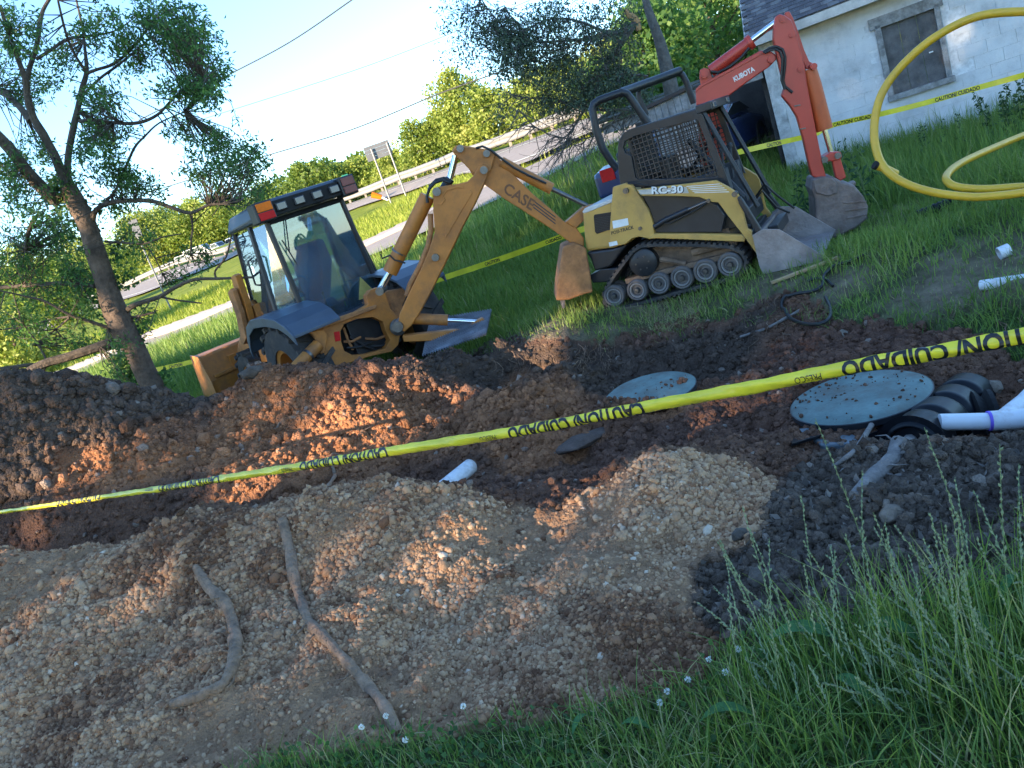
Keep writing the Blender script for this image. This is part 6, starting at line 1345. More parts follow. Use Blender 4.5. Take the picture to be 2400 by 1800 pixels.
for r_ in range(21):
    for c_ in range(0 if r_ >= 15 else 18, 46):
        p = HS.P(er[0] + c_ * .162 + (r_ % 2) * .08 - .02, -.36, ez + .068) + upd * (r_ * .14) + nrm * .005; w_, e_, th = HS.h * .158, upd * .16, nrm * .009
        mb.hexa([p, p + w_, p + w_ + e_, p + e_, p + th, p + w_ + th, p + w_ + e_, p + e_])
tag(mb.build('far_shingles', M_SHING, T), kind='stuff')
MB().box(HS, -1.72, -1.52, -.06, .14, -.3, 2.3).build('corner_post', mat('white_timber', (.46, .46, .45), .8, var=.35, scale=6, dirt=.45, dirtcol=(.16, .15, .14), bump=.4), T, bevel=.008)
# open shed at its left: dark inside, clapboards, low mossy roof
SH = HS
T = thing('open_shed', SH.P(-3, 1.2, -.15), 'dark open shed with low mossy roof joined to the left end of the white house', 'shed')
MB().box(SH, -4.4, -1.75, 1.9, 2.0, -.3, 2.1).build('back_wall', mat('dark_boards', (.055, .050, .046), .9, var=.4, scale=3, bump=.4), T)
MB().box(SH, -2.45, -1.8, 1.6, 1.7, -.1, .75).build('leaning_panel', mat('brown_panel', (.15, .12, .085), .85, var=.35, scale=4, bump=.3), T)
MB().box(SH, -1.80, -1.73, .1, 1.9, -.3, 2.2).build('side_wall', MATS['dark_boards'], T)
for k in range(11): MB().hexa([SH.P(-3.8, .9, -.1 + k * .19), SH.P(-2.75, .9, -.1 + k * .19), SH.P(-2.75, .93, .1 + k * .19), SH.P(-3.8, .93, .1 + k * .19)][:2] + [SH.P(-2.75, .96, -.1 + k * .19), SH.P(-3.8, .96, -.1 + k * .19), SH.P(-3.8, .93, .1 + k * .19), SH.P(-2.75, .93, .1 + k * .19), SH.P(-2.75, .96, .1 + k * .19), SH.P(-3.8, .96, .1 + k * .19)]).build('clapboard', mat('clapboard_paint', (.45, .44, .42), .8, var=.25, scale=5), T)
M_MOSS = mat('mossy_roof', (.075, .065, .05), .95, var=.5, scale=4, dirt=.5, dirtcol=(.05, .07, .03), bump=.7, bscale=30)
for r_ in range(2):
    MB().hexa([SH.P(-4.7, -.15 + r_ * .36, 1.98 + r_ * .06), SH.P(-1.75, -.15 + r_ * .36, 1.98 + r_ * .06), SH.P(-1.75, .25 + r_ * .36, 2.05 + r_ * .06), SH.P(-4.7, .25 + r_ * .36, 2.05 + r_ * .06), SH.P(-4.7, -.15 + r_ * .36, 2.03 + r_ * .06), SH.P(-1.75, -.15 + r_ * .36, 2.03 + r_ * .06), SH.P(-1.75, .25 + r_ * .36, 2.08 + r_ * .06), SH.P(-4.7, .25 + r_ * .36, 2.08 + r_ * .06)]).build('roof_course', M_MOSS, T)
MB().box(SH, -4.6, -1.75, -.08, -.0, 1.78, 1.97).build('header_beam', M_OLDW, T, bevel=.005)
# grey plank screen behind the loader
T = thing('plank_screen', gl(1470, 300, 11.5), 'grey vertical board screen with a dark cap rail behind the black roll frame', 'fence')
pa, pb = at(1400, 236, 11.6), at(1496, 190, 11.2)
for k in range(7):
    a = pa.lerp(pb, k / 7); b = pa.lerp(pb, (k + .93) / 7); n = (b - a).cross(Vector((0, 0, 1))).normalized() * .025; dn = Vector((0, 0, -1.5)); j = Vector((0, 0, random.uniform(-.02, .02)))
    MB().hexa([a + dn, b + dn, b + dn + n, a + dn + n, a + j, b + j, b + n + j, a + n + j]).build('plank', M_OLDW, T, bevel=.003)
n = (pb - pa).cross(Vector((0, 0, 1))).normalized(); up = Vector((0, 0, .05)); MB().hexa([pa - n * .06, pb - n * .06, pb + n * .08, pa + n * .08, pa - n * .06 + up, pb - n * .06 + up, pb + n * .08 + up, pa + n * .08 + up]).build('cap_rail', BLK, T, bevel=.004)

# ================================================================== hoses, pipes
YP = mat('yellow_pipe', (.60, .36, .025), .42, var=.12, scale=4, dirt=.25, dirtcol=(.35, .25, .08), spec=.5); PVC = mat('white_pvc', (.66, .67, .69), .4, var=.06, scale=7, dirt=.42, dirtcol=(.35, .25, .18), spec=.5)
def smooth_path(pts, n=6):
    P2 = []; m = len(pts)
    for i in range(m - 1):
        p0 = pts[max(i - 1, 0)]; p1 = pts[i]; p2 = pts[i + 1]; p3 = pts[min(i + 2, m - 1)]
        for k in range(n):
            t = k / n; P2.append(.5 * ((2 * p1) + (p2 - p0) * t + (2 * p0 - 5 * p1 + 4 * p2 - p3) * t * t + (3 * p1 - p0 - 3 * p2 + p3) * t ** 3))
    P2.append(pts[-1]); return P2
Yc = 5.9
def co(x, y, Y): return at(x, y, Y)
T = thing('yellow_pipe_coil', at(2200, 420, 5.6), 'loose coil of thick yellow gas pipe looping in front of the house', 'pipe coil')
big = smooth_path([co(2330, 396, 5.6), co(2470, 350, 5.35), co(2560, 270, 5.2), co(2560, 180, 5.15), co(2500, 105, 5.3), co(2420, 62, 5.5), co(2300, 32, 5.7), co(2212, 25, 5.85), co(2110, 36, 6.0), co(2020, 80, 6.1), co(1950, 140, 6.2), co(1906, 200, 6.25), co(1889, 265, 6.25), co(1893, 325, 6.2), co(1915, 368, 6.1), co(1960, 398, 6.0), co(2020, 416, 5.9), co(2090, 425, 5.8), co(2140, 424, 5.75), co(2212, 416, 5.7), co(2330, 395, 5.6)])
rodp('pipe_loop', big, .031, YP, T, 14)
sm = smooth_path([co(2330, 398, 5.85), co(2440, 375, 5.9), co(2520, 320, 6.3), co(2500, 262, 7.0), co(2420, 236, 7.4), co(2330, 248, 7.5), co(2212, 292, 7.3), co(2140, 322, 7.0), co(2080, 350, 6.7), co(2050, 372, 6.5), co(2045, 390, 6.35), co(2070, 404, 6.25), co(2130, 408, 6.15), co(2212, 403, 6.05), co(2330, 398, 5.87)])
rodp('pipe_loop', sm, .031, YP, T, 14)
rodp('pipe_end', [co(1893, 358, 6.15), co(1912, 364, 6.15), co(1936, 376, 6.15)], .031, YP, T, 14); rodp('pipe_mouth_shade', [co(1888, 356, 6.15), co(1894, 358.5, 6.15)], .033, DRK, T, 14)  # black cap paints the shade inside the open pipe end
BP = mat('black_plastic', (.006, .007, .010), .34, var=.3, scale=6, dirt=.15, dirtcol=(.06, .042, .032), spec=.22)
def seg_ground(p0, p1, r, name, m, label, cat, lift=0, n=14, ribs=False, group=None):
    a = ground_px(*p0, 3, 12) + Vector((0, 0, r + lift)); b = ground_px(*p1, 3, 12) + Vector((0, 0, r + lift)); t = thing(name, (a + b) / 2 - Vector((0, 0, r)), label, cat, group)
    ax = (b - a).normalized(); L_ = (b - a).length
    mb = MB()
    if ribs:
        pr = [(r * .5, 0)]; k = 0; x = 0
        while x < L_: pr += [(r, x), (r, x + .022), (r * .86, x + .028), (r * .86, x + .044)]; x += .05
        mb.lathe(a, ax, pr, n)
    else: mb.lathe(a, ax, [(r * .82, .05), (r * .82, 0), (r, 0), (r, L_), (r * .82, L_), (r * .82, L_ - .05)], n)
    mb.build('tube', m, t, smooth=True)
    for e, s_ in ((a + ax * .04, 1), (b - ax * .04, -1)): MB().lathe(e, ax * s_, [(0, 0), (r * .84, 0)], n).build('bore_shade', DRK, t)  # black discs stand in for shade within the tube ends
    return t
seg_ground((1985, 478), (2062, 448), .055, 'drain_pipe', BP, 'short length of black ribbed drain pipe lying in the grass below the yellow coil', 'pipe', .0, 14, True)
seg_ground((2122, 632), (2300, 608), .036, 'white_pipe', PVC, 'white plastic pipe lying on the bank edge and running out of the right frame edge', 'pipe', .01)
seg_ground((2160, 562), (2183, 552), .045, 'white_pipe_piece', PVC, 'short white pipe offcut on the lawn, smallest of the white pipes', 'pipe', .0)
# pipe stub sticking out of the trench
a, b = at(948, 1062, 4.65), at(1018, 1006, 4.95); t = thing('pipe_stub', a, 'muddy white pipe stub sticking out of the trench behind the gravel heap', 'pipe'); ax = b - a
MB().lathe(a - ax * .3, ax, [(.04, 0), (.05, 0), (.052, ax.length * 1.28), (.047, ax.length * 1.3), (.04, ax.length * 1.3), (.038, ax.length)], 16).build('tube', mat('muddy_pvc', (.62, .62, .64), .6, var=.2, scale=9, dirt=.5, dirtcol=(.20, .13, .09), bump=.5), t, smooth=True)
# black hose with a loose loop over the bank
T = thing('black_hose', ground_px(1745, 640, 4, 9), 'thin black rubber hose looping over the broken turf edge', 'hose')
hp = [(1874, 556), (1850, 572), (1800, 578), (1770, 605), (1790, 628), (1760, 640), (1715, 640), (1690, 650), (1686, 670), (1700, 695), (1735, 710), (1775, 712), (1798, 700), (1800, 675), (1785, 650)]
pts = []
for i, (x, y) in enumerate(hp):
    q = ground_px(x, y, 4, 9); pts.append(q + Vector((0, 0, .03)))
pts = [(pts[max(i - 1, 0)] + pts[i] * 2 + pts[min(i + 1, len(pts) - 1)]) / 4 if 0 < i < len(pts) - 1 else pts[i] for i in range(len(pts))]
sp_ = smooth_path(pts); sp_ = [Vector((p.x, p.y, max(p.z, hz(p.x, p.y) + .025))) for p in sp_]; rodp('hose', sp_, .014, HOSE, T, 10)
pts = [ground_px(x, y, 4, 9) + Vector((0, 0, .016)) for x, y in ((1745, 612), (1762, 606), (1785, 608), (1800, 622))]; rodp('hose_end', smooth_path(pts), .012, HOSE, T, 8)
# lath of wood on the lawn edge
a, b = ground_px(1668, 618, 4, 9) + Vector((0, 0, .02)), ground_px(1812, 566, 4, 9.5) + Vector((0, 0, .03)); n = (b - a).cross(Vector((0, 0, 1))).normalized() * .028; u = Vector((0, 0, .022))
tag(MB().hexa([a - n, b - n, b + n, a + n, a - n + u, b - n + u, b + n + u, a + n + u]).build('wood_board', mat('raw_timber', (.42, .27, .14), .8, var=.3, scale=10, bump=.3), None, bevel=.003), 'pale strip of raw timber lying on the lawn beside the black hose', 'board')
# corrugated steel sheet by the backhoe
T = thing('steel_sheet', ground_px(1000, 730, 7, 10), 'silver corrugated steel sheet lying behind the backhoe stabiliser arm', 'sheet')
q = [at(912, 768, 8.3), at(1050, 722, 8.0), at(1062, 668, 9.0), at(928, 690, 9.4)]
V = []; Fs = []; nu, nv = 100, 36
for j in range(nv):
    for i in range(nu):
        p = q[0].lerp(q[1], i / (nu - 1)).lerp(q[3].lerp(q[2], i / (nu - 1)), j / (nv - 1)); V.append(p + Vector((0, 0, .016 * math.sin(i * math.pi * .5) * (1 if j % 2 else -1))))
for j in range(nv - 1):
    for i in range(nu - 1): Fs.append((j * nu + i, j * nu + i + 1, (j + 1) * nu + i + 1, (j + 1) * nu + i))
mb = MB(); mb.add(V, Fs); o = mb.build('sheet_face', mat('galvanised_steel', (.30, .31, .34), .45, metal=.5, var=.5, scale=6, dirt=.2), T, smooth=False); s = o.modifiers.new('thick', 'SOLIDIFY'); s.thickness = .004

# ================================================================== pit: lids, riser, drain
def mat_lid():
    return mat('green_lid', (.12, .18, .165), .65, var=.3, scale=5, dirt=.55, dirtcol=(.11, .085, .065), bump=.15, bscale=50, spec=.5)
LIDM = mat_lid()
def lid(c, r, tilt, label, notch=False):
    t = thing('round_cover', c, label, 'lid'); ax = (Vector((0, 0, 1)) + Vector(tilt)).normalized()
    MB().lathe(c, ax, [(0, .022), (r * .5, .021), (r * .93, .016), (r * .97, .008), (r, .002), (r, -.022), (r * .97, -.028), (0, -.028)], 48).build('cover', LIDM, t, smooth=True)
    MB().lathe(c, ax, [(r * 1.012, -.03), (r * 1.015, .0), (r * 1.0, .003), (r * .985, -.005), (r * .985, -.03)], 48).build('rim', BLK, t, smooth=True)
    return t
lc = at(1856, 857, 4.02); lr = (at(2002, 826, 4.05) - at(1710, 893, 3.98)).length / 2
lid(lc, lr * .9, (.0, .0, 0), 'round green tank lid lying fully bare beside the black ribbed plastic')
l2 = at(1405, 850, 5.25); lid(l2 + Vector((0, 0, .02)), lr * .80, (.02, -.05, 0), 'round green tank lid half buried in the dig, farther of the two')
for cc, rr_, k_ in ((lc, lr * .86, 170), (l2 + Vector((0, 0, .02)), lr * .7, 90)):
    a_ = RNG.uniform(0, 6.28, k_); q_ = RNG.uniform(0, 1, k_) ** .5 * rr_; P = np.stack([cc.x + np.cos(a_) * q_, cc.y + np.sin(a_) * q_, np.full(k_, cc.z + .021)], 1); P = P[vnoise(P[:, 0] * 9, P[:, 1] * 9, 3) > -.12]
    stones('dirt_on_lid', P, sizes(len(P), .003, .013, 3), RNG.uniform(.1, .7, len(P)), M_CLODB, sink=0)
# mud partly over the second lid
P = []
for x, y in RNG.uniform((1300, 858), (1500, 890), (500, 2)): P.append(tuple(at(x, y, 5.05)))
P = np.array(P); P[:, 2] -= .01; stones('mud_on_lid', P, sizes(len(P), .006, .03, 2), RNG.uniform(.2, .8, len(P)), M_CLODB)
P = []
for x, y in ((1480, 822), (1475, 838), (1492, 845), (1460, 845), (1440, 850), (1490, 858), (1472, 856)):
    for k in range(14): P.append(tuple(at(x + RNG.uniform(-12, 12), y + RNG.uniform(-5, 5), 5.15)))
P = np.array(P); stones('mud_on_lid', P, sizes(len(P), .006, .03, 2), RNG.uniform(.2, .8, len(P)), M_CLODB)
# black ribbed chamber beside the lid
T = thing('ribbed_chamber', at(2040, 900, 3.7), 'black ribbed plastic chamber beside the green lid, with its dark mouth to the right', 'chamber')
a, b = at(1968, 965, 3.42), at(2098, 850, 4.0); ax = (b - a).normalized(); L_ = (b - a).length; side = ax.cross(Vector((0, 0, 1))).normalized(); up = side.cross(ax).normalized()
V = []; Fs = []; nr = 64; na = 22
for i in range(nr + 1):
    x = L_ * i / nr; ph = (i / nr * 4) % 1; rr = .115 + .03 * max(0, min(1, 2.2 * math.sin(math.pi * ph)))
    for j in range(na + 1): th = math.pi * j / na; V.append(a + ax * x + side * math.cos(th) * rr + up * (math.sin(th) * rr * 1.05 - .02))
for i in range(nr):
    for j in range(na): k = i * (na + 1) + j; Fs.append((k, k + 1, k + na + 2, k + na + 1))
mb = MB(); mb.add(V, Fs); o = mb.build('shell', BP, T, smooth=True); s = o.modifiers.new('thick', 'SOLIDIFY'); s.thickness = .008
for i in range(9):
    x = L_ * (i + .5) / 9; c_ = a + ax * x - side * .20 - up * .0; MB().hexa([c_ - side * .06 + up * .0, c_ + side * .03, c_ + side * .03 + ax * .018, c_ - side * .06 + ax * .018, c_ - side * .06 + up * .03, c_ + side * .03 + up * .06, c_ + side * .03 + up * .06 + ax * .018, c_ - side * .06 + up * .03 + ax * .018]).build('flange_rib', BP, T)
MB().hexa([a - side * .27 + up * .0, a - side * .17, b - side * .17, b - side * .27, a - side * .27 + up * .012, a - side * .17 + up * .012, b - side * .17 + up * .012, b - side * .27 + up * .012]).build('flange', BP, T)
V = [a + ax * .02] + [a + ax * .02 + side * math.cos(math.pi * j / 16) * .17 + up * (math.sin(math.pi * j / 16) * .17 - .02) for j in range(17)]
mb = MB(); mb.add(V, [(0, j + 1, j + 2) for j in range(16)]); mb.build('end_wall', BP, T)
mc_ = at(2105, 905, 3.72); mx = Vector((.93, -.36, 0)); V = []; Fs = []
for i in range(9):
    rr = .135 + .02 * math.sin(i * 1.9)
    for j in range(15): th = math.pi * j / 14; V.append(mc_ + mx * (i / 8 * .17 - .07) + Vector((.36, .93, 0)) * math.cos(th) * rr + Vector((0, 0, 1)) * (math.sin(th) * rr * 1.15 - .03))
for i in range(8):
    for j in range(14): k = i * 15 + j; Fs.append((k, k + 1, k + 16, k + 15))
Fs.append(tuple(range(15))); mb = MB(); mb.add(V, Fs); mb.build('mouth_shade', DRK, T)  # black shell added for the darkness of the opening
# white drain with its branch
T = thing('drain_fitting', at(2130, 905, 3.3), 'white plastic drain pipe with purple primer ring and angled branch at the right edge', 'pipe')
p = [at(2030, 912, 3.42), at(2130, 910, 3.36), at(2200, 905, 3.32), at(2330, 898, 3.28)]
rodp('drain_pipe', p, .040, PVC, T, 20); rodp('pipe_socket', [p[1] + (p[2] - p[1]) * .12, p[1] + (p[2] - p[1]) * 1.2], .047, PVC, T, 20); rodp('primer_ring', [p[1] + (p[2] - p[1]) * .05, p[1] + (p[2] - p[1]) * .14], .0475, mat('purple_primer', (.16, .10, .55), .4), T, 20)
rodp('branch', [at(2165, 905, 3.34), at(2212, 868, 3.45), at(2260, 820, 3.6)], .040, PVC, T, 20)
# exposed tank edge and planks under the lid
MB_ = MB(); a = at(1775, 962, 3.62); b = at(1880, 955, 3.55)
o = MB().hexa([a + Vector((0, 0, -.16)), b + Vector((0, 0, -.16)), b + Vector((.0, .3, -.16)), a + Vector((0, .3, -.16)), a, b, b + Vector((0, .3, .0)), a + Vector((0, .3, 0))]).build('tank_riser', mat('wet_grey_plastic', (.10, .125, .14), .4, var=.25, scale=6, dirt=.35), None, bevel=.01)
tag(o, 'grey blue tank riser wall just showing under the bare lid', 'tank')
o = MB().hexa([at(1710, 965, 3.6), at(1775, 945, 3.72), at(1775, 940, 3.9), at(1700, 950, 3.85), at(1712, 958, 3.6), at(1777, 938, 3.72), at(1777, 933, 3.9), at(1702, 944, 3.85)]).build('rubber_flap', BP, None, bevel=.003); tag(o, 'torn black plastic flap under the near rim of the bare lid', 'plastic')

# ================================================================== roots, sticks and branches on the heaps
M_ROOT = mat('root_bark', (.24, .155, .10), .95, var=.5, scale=16, dirt=.4, dirtcol=(.30, .19, .13), bump=1.0, bscale=45); M_LOG = mat('muddy_branch', (.19, .165, .15), .95, var=.4, scale=10, bump=.8, bscale=40)
def root(name, px, rad, label, m=M_ROOT, lift=.5, cat='root', y0=1.5, y1=8, n=9, group=None):
    pts = [ground_px(x, y, y0, y1) for x, y in px]; pts = [p + Vector((0, 0, r * lift)) for p, r in zip(pts, rad)]
    P2 = smooth_path(pts, 5); t = np.linspace(0, len(rad) - 1, len(P2)); R2 = np.interp(t, range(len(rad)), rad) * (1 + .45 * vnoise(t * 3.3, t * 0 + px[0][0], 5))
    P2 = [Vector((p.x, p.y, max(p.z, hz(p.x, p.y) + float(r) * .35))) for p, r in zip(P2, R2)]
    mb = MB().tube(P2, list(R2), n); rg = np.random.default_rng(len(P2) + int(px[0][0]))
    if max(rad) > .017:
        for k in range(9):
            i = rg.integers(2, len(P2) - 1); q = [P2[i]]; d = Vector((rg.normal(), rg.normal() * .6 - .2, 0)).normalized()
            for j in range(4): d = (d + Vector(rg.normal(size=3)) * .35).normalized(); e = q[-1] + d * .03; e.z = max(e.z, hz(e.x, e.y) + .004); q.append(e)
            mb.tube(q, [float(R2[i]) * .4, .005, .0035, .0025, .001], 5, False)
    return tag(mb.build(name, m, None, smooth=True), label, cat, group)
root('root', [(612, 1128), (628, 1190), (640, 1260), (655, 1310), (672, 1350), (720, 1400), (765, 1450), (800, 1490), (832, 1530), (862, 1590)], [.022, .026, .028, .022, .024, .022, .021, .021, .022, .02], 'long bent root running down the gravel heap to the grass')
root('root', [(425, 1230), (455, 1275), (490, 1310), (508, 1360), (512, 1410), (505, 1450), (478, 1490), (430, 1510), (375, 1525)], [.022, .03, .03, .032, .032, .028, .022, .02, .02], 'thick curved root hooked like a sickle on the left of the gravel heap')
root('root', [(515, 1440), (500, 1480), (470, 1495)], [.008, .007, .005], 'thin root strand inside the hook of the curved root')
root('branch', [(1848, 1082), (1890, 1045), (1935, 1000), (1985, 950)], [.026, .03, .032, .035], 'thick muddy branch stump lying on the dark clods at right', M_LOG, .9, 'branch')
root('branch', [(1806, 1010), (1850, 975), (1885, 925)], [.008, .012, .016], 'thinner muddy branch left of the thick stump', M_LOG, .9, 'branch')
root('branch', [(1600, 730), (1650, 715), (1700, 690), (1730, 672)], [.012, .014, .014, .012], 'dark root lying in the bank below the black hose', M_LOG, .8, 'branch', 3, 8)
root('stick', [(560, 955), (600, 928), (640, 905), (665, 898)], [.008, .014, .014, .01], 'short sunlit stick on the orange clay slope', M_ROOT, .9, 'stick', 4, 9)
root('root', [(705, 1070), (725, 1030), (745, 990)], [.012, .013, .01], 'root leaning on the clay behind the gravel crest', M_ROOT, .8, 'root', 4, 8)
root('root', [(780, 935), (820, 918), (850, 925), (900, 920)], [.005, .005, .005, .004], 'thin pale wiry root on the middle clay heap', M_ROOT, 1.5, 'root', 4, 9)
root('stick', [(1310, 880), (1370, 890), (1420, 870)], [.006, .008, .006], 'small dark stick beside the half buried lid', M_LOG, 1, 'stick', 4, 8)
# fine roots hanging from the bank
hr = MB(); g = np.random.default_rng(4)
for k in range(150):
    x, y = [(g.uniform(1980, 2230), g.uniform(640, 740)), (g.uniform(1050, 1350), g.uniform(740, 790)), (g.uniform(1560, 1700), g.uniform(640, 740)), (g.uniform(1250, 1320), g.uniform(755, 790))][k % 4]
    p = ground_px(x, y, 3.5, 9); q = [p + Vector((0, 0, .02))]
    for j in range(4): q.append(q[-1] + Vector((g.normal() * .03, -abs(g.normal()) * .025, -.03 + g.normal() * .015)))
    hr.tube(q, [.003, .0028, .0022, .0016, .001], 3, False)
tag(hr.build('hanging_roots', M_ROOT), kind='stuff')
# larger clods, individually visible
big = [(1000, 1090, .06), (1310, 940, .08)]
def flat_stone(px, s, label, m, y0=1.5, y1=9, tilt=(0, 0, 0), sq=(1, .7, .3)):
    p = ground_px(*px, y0, y1); R3 = Matrix.Rotation(tilt[2], 3, 'Z') @ Matrix.Rotation(tilt[0], 3, 'X') @ Matrix.Rotation(tilt[1], 3, 'Y'); rg = np.random.default_rng(int(px[0]))
    V = [p + R3 @ Vector((v[0] * s * sq[0] * rg.uniform(.85, 1.15), v[1] * s * sq[1] * rg.uniform(.85, 1.15), v[2] * s * sq[2])) + Vector((0, 0, s * sq[2] * .5)) for v in ICO_V]
    mb = MB(); mb.add(V, [tuple(f) for f in ICO_F]); o = mb.build('clod', m, None, bevel=s * .08); return tag(o, label, 'clod')
M_CL1 = mat('grey_clod', (.095, .075, .06), .95, var=.35, scale=12, bump=1, bscale=30); M_CL2 = mat('tan_clod', (.21, .16, .12), .95, var=.35, scale=12, bump=1, bscale=30)
M_CL2B = mat('slab_soil', (.085, .055, .042), .95, var=.4, scale=10, bump=1, bscale=25)
flat_stone((1255, 960), .27, 'broad flat grey slab of soil lying in the dig under the tape', M_CL2B, 4, 8, (-.1, .05, .5), (1, .55, .16))
flat_stone((1930, 1120), .06, 'rounded pale clod with grass stems before it, right of the stump', M_CL2, 1.8, 4, (0, 0, .3), (1, .8, .7))
flat_stone((1600, 1160), .045, 'dark oval clod at the right shoulder of the gravel heap', M_CL1, 1.8, 4.5, (0, 0, .3), (1, .7, .6))
flat_stone((1890, 890), .05, 'small angular clod against the bare lid rim', M_CL1, 2, 5)
flat_stone((2145, 850), .06, 'pale angular rock above the chamber mouth', M_CL2, 2, 6, sq=(1, .8, .9))
flat_stone((1820, 725), .06, 'pale triangular stone stuck in the bank by the hose', M_CL2, 3, 8, (.8, 0, .3))
flat_stone((548, 812), .10, 'dark crumbling clod on top of the clay heap by the bucket', M_CL1, 5, 9, (0, 0, .2), (1.3, .8, .7))
flat_stone((1640, 1260), .055, 'blocky dark clod at the foot of the clod heap', M_CL1, 1.5, 4, (.2, .1, 1), (1, .8, .8))

# ================================================================== caution tapes
YT = mat('caution_tape', (.66, .57, .035), .25, var=.2, scale=5, spec=.6); INK = mat('tape_ink', (.012, .012, .012), .35, spec=.5)
def text_cut(txt, bold):
    import bmesh
    V2, F2, w_ = text_mesh(txt, bold); bm = bmesh.new(); vs = [bm.verts.new((v[0], v[1], 0)) for v in V2]
    for f in F2:
        try: bm.faces.new([vs[i] for i in f])
        except ValueError: pass
    for k in range(-1, 12):
        ge = bm.verts[:] + bm.edges[:] + bm.faces[:]; bmesh.ops.bisect_plane(bm, geom=ge, plane_co=(0, k / 10, 0), plane_no=(0, 1, 0))
    bm.verts.ensure_lookup_table(); bm.verts.index_update(); r = ([tuple(v.co) for v in bm.verts], [tuple(v.index for v in f.verts) for f in bm.faces], w_); bm.free(); return r
def tape(name, path, width, label, curl, words, cap, upside, y_face, flip=1, start=0, bend=1.0):
    """a ribbon along path (world pts); curl>0 rolls it into an open C; words: list of (arc position, text, cap height)"""
    T = thing(name, path[len(path) // 2], label, 'caution tape')
    path = [Vector(p) for p in path]; s = [0]
    for a, b in zip(path, path[1:]): s.append(s[-1] + (b - a).length)
    nseg = max(40, int(s[-1] / .022)); cps = []
    def P(t):
        i = min(len(s) - 2, max(0, int(np.searchsorted(s, t, 'right') - 1))); return path[i].lerp(path[i + 1], (t - s[i]) / (s[i + 1] - s[i]))
    def frame(t):
        a, b = P(max(0, t - .02)), P(min(s[-1], t + .02)); tg = (b - a).normalized(); tocam = (Vector((0, 0, EYE)) - P(t)); out = Vector((tocam.x, tocam.y, 0)).normalized(); out = (out - tg * out.dot(tg)).normalized(); up = tg.cross(out); 
        if up.z < 0: up = -up
        return tg, out, up
    def surf(t, v, off=0):
        tg, out, up = frame(t); c = P(t); tw = twist(t); arc = width * v
        if curl > 0:
            cu_ = 4.9 - (4.9 - curl) * min(1, max(0, (t - .6) / 4.5)) ** .8; R_ = width / cu_; th = v * cu_ + tw; off = off + .0022 * math.sin(t * 21 + v * 9) * math.sin(t * 5.3 + 1) + .0012 * math.sin(t * 67 + v * 14); o = (out * math.cos(th) + up * math.sin(th)); return c + o * (R_ + off) - out * R_ * .5
        o2 = out * math.cos(tw) + up * math.sin(tw); u2 = up * math.cos(tw) - out * math.sin(tw); return c + u2 * arc + o2 * off
    V = []; Fs = []; nv = 10
    for i in range(nseg + 1):
        for j in range(nv + 1): V.append(surf(s[-1] * i / nseg, j / nv - .5))
    for i in range(nseg):
        for j in range(nv): k = i * (nv + 1) + j; Fs.append((k, k + 1, k + nv + 2, k + nv + 1))
    mb = MB(); mb.add(V, Fs); mb.build('ribbon', YT, T, smooth=True)
    for pos, txt, cap_ in words:
        V2, F2, w_ = text_cut(txt, .035 if cap_ > .03 else .005); W_ = []
        cx = cap_ * .8 if txt.isupper() or '/' in txt else cap_
        for v in V2:
            if upside: W_.append(surf(pos - v[0] * cx * flip, .0 + (.5 - v[1]) * cap_ / width * 1.0 + cap_off[0], .0012))
            else: W_.append(surf(pos + v[0] * cx * flip, (v[1] - .5) * cap_ / width + cap_off[0], .0012))
        if min(pos, pos - w_ * cx * flip if upside else pos + w_ * cx * flip) < 0: continue
        me = bpy.data.meshes.new('lettering'); me.from_pydata([tuple(v) for v in W_], [], F2); link_mesh('lettering', me, INK, T)
    return T
cap_off = [0.0]
# near tape, rolled, its words upside down
pR, pL = at(2212, 716, 1.95), at(0, 1108, 5.7)
azt = math.degrees(math.atan2(pR.x - pL.x, pR.y - pL.y)); TF = Frame((pL.x, pL.y, 0), azt)
tp = [(-120, 1120), (0, 1107), (120, 1090), (250, 1071), (380, 1052), (500, 1032), (680, 1004), (850, 975), (1000, 951), (1150, 927), (1300, 898), (1450, 869), (1600, 842), (1740, 814), (1900, 783), (2050, 757), (2212, 727), (2420, 685), (2700, 620)]
_w = [TF.W(p, 0) for p in tp]; path = smooth_path(_w + [_w[-1] + (_w[-1] - _w[-2]).normalized() * 1.6], 6)
def twist(t): 
    return (.35 * math.sin(t * .9) + (1.2 * max(0, 1 - abs(t - 2.6) / 1.6)) + .12 * math.sin(t * 3.1)) * (1 if t < 4 else .2) + (.12 * math.sin(t * 1.7))
_ps = [path[0]]; tot = sum((b - a).length for a, b in zip(path, path[1:]))
def arc_at(px):
    best = 0; s_ = 0; bd_ = 1e9
    for a, b in zip(path, path[1:]):
        q = proj([tuple(b)])[0][0]; s_ += (b - a).length
        if abs(q - px) < bd_: bd_ = abs(q - px); best = s_
    return best
cap_off[0] = -.02
words = []
CU = .056
for end_px in (2006, 1350, 832, 560):
    t0 = arc_at(end_px); 
period = .0
t_c = arc_at(1815)     # left end of CUIDADO
wC = text_mesh('CAUTION/ CUIDADO', .045)[2] * CU * .8
w2 = text_mesh('CUIDADO', .03)[2] * CU * .8
start = t_c + wC
per = start - (arc_at(1096) + wC)
if per < wC * 1.15: per = wC * 1.6
for k in range(-2, 5): words.append((start - k * per, 'CAUTION/ CUIDADO', CU)); 
wp = text_mesh('PRESCO', .03)[2] * .02
for k in range(-1, 4): words.append((start - k * per - wC - .06, 'PRESCO', .021)); words.append((start - k * per - wC - .05 - .0, 'www.PRESCO.com', .009))
words = [w_ for w_ in words if w_[1] != 'www.PRESCO.com'] 
tape('caution_tape', path, .063, 'near yellow caution tape strung across the whole picture over the dig', 2.7, words, .056, True, 0)
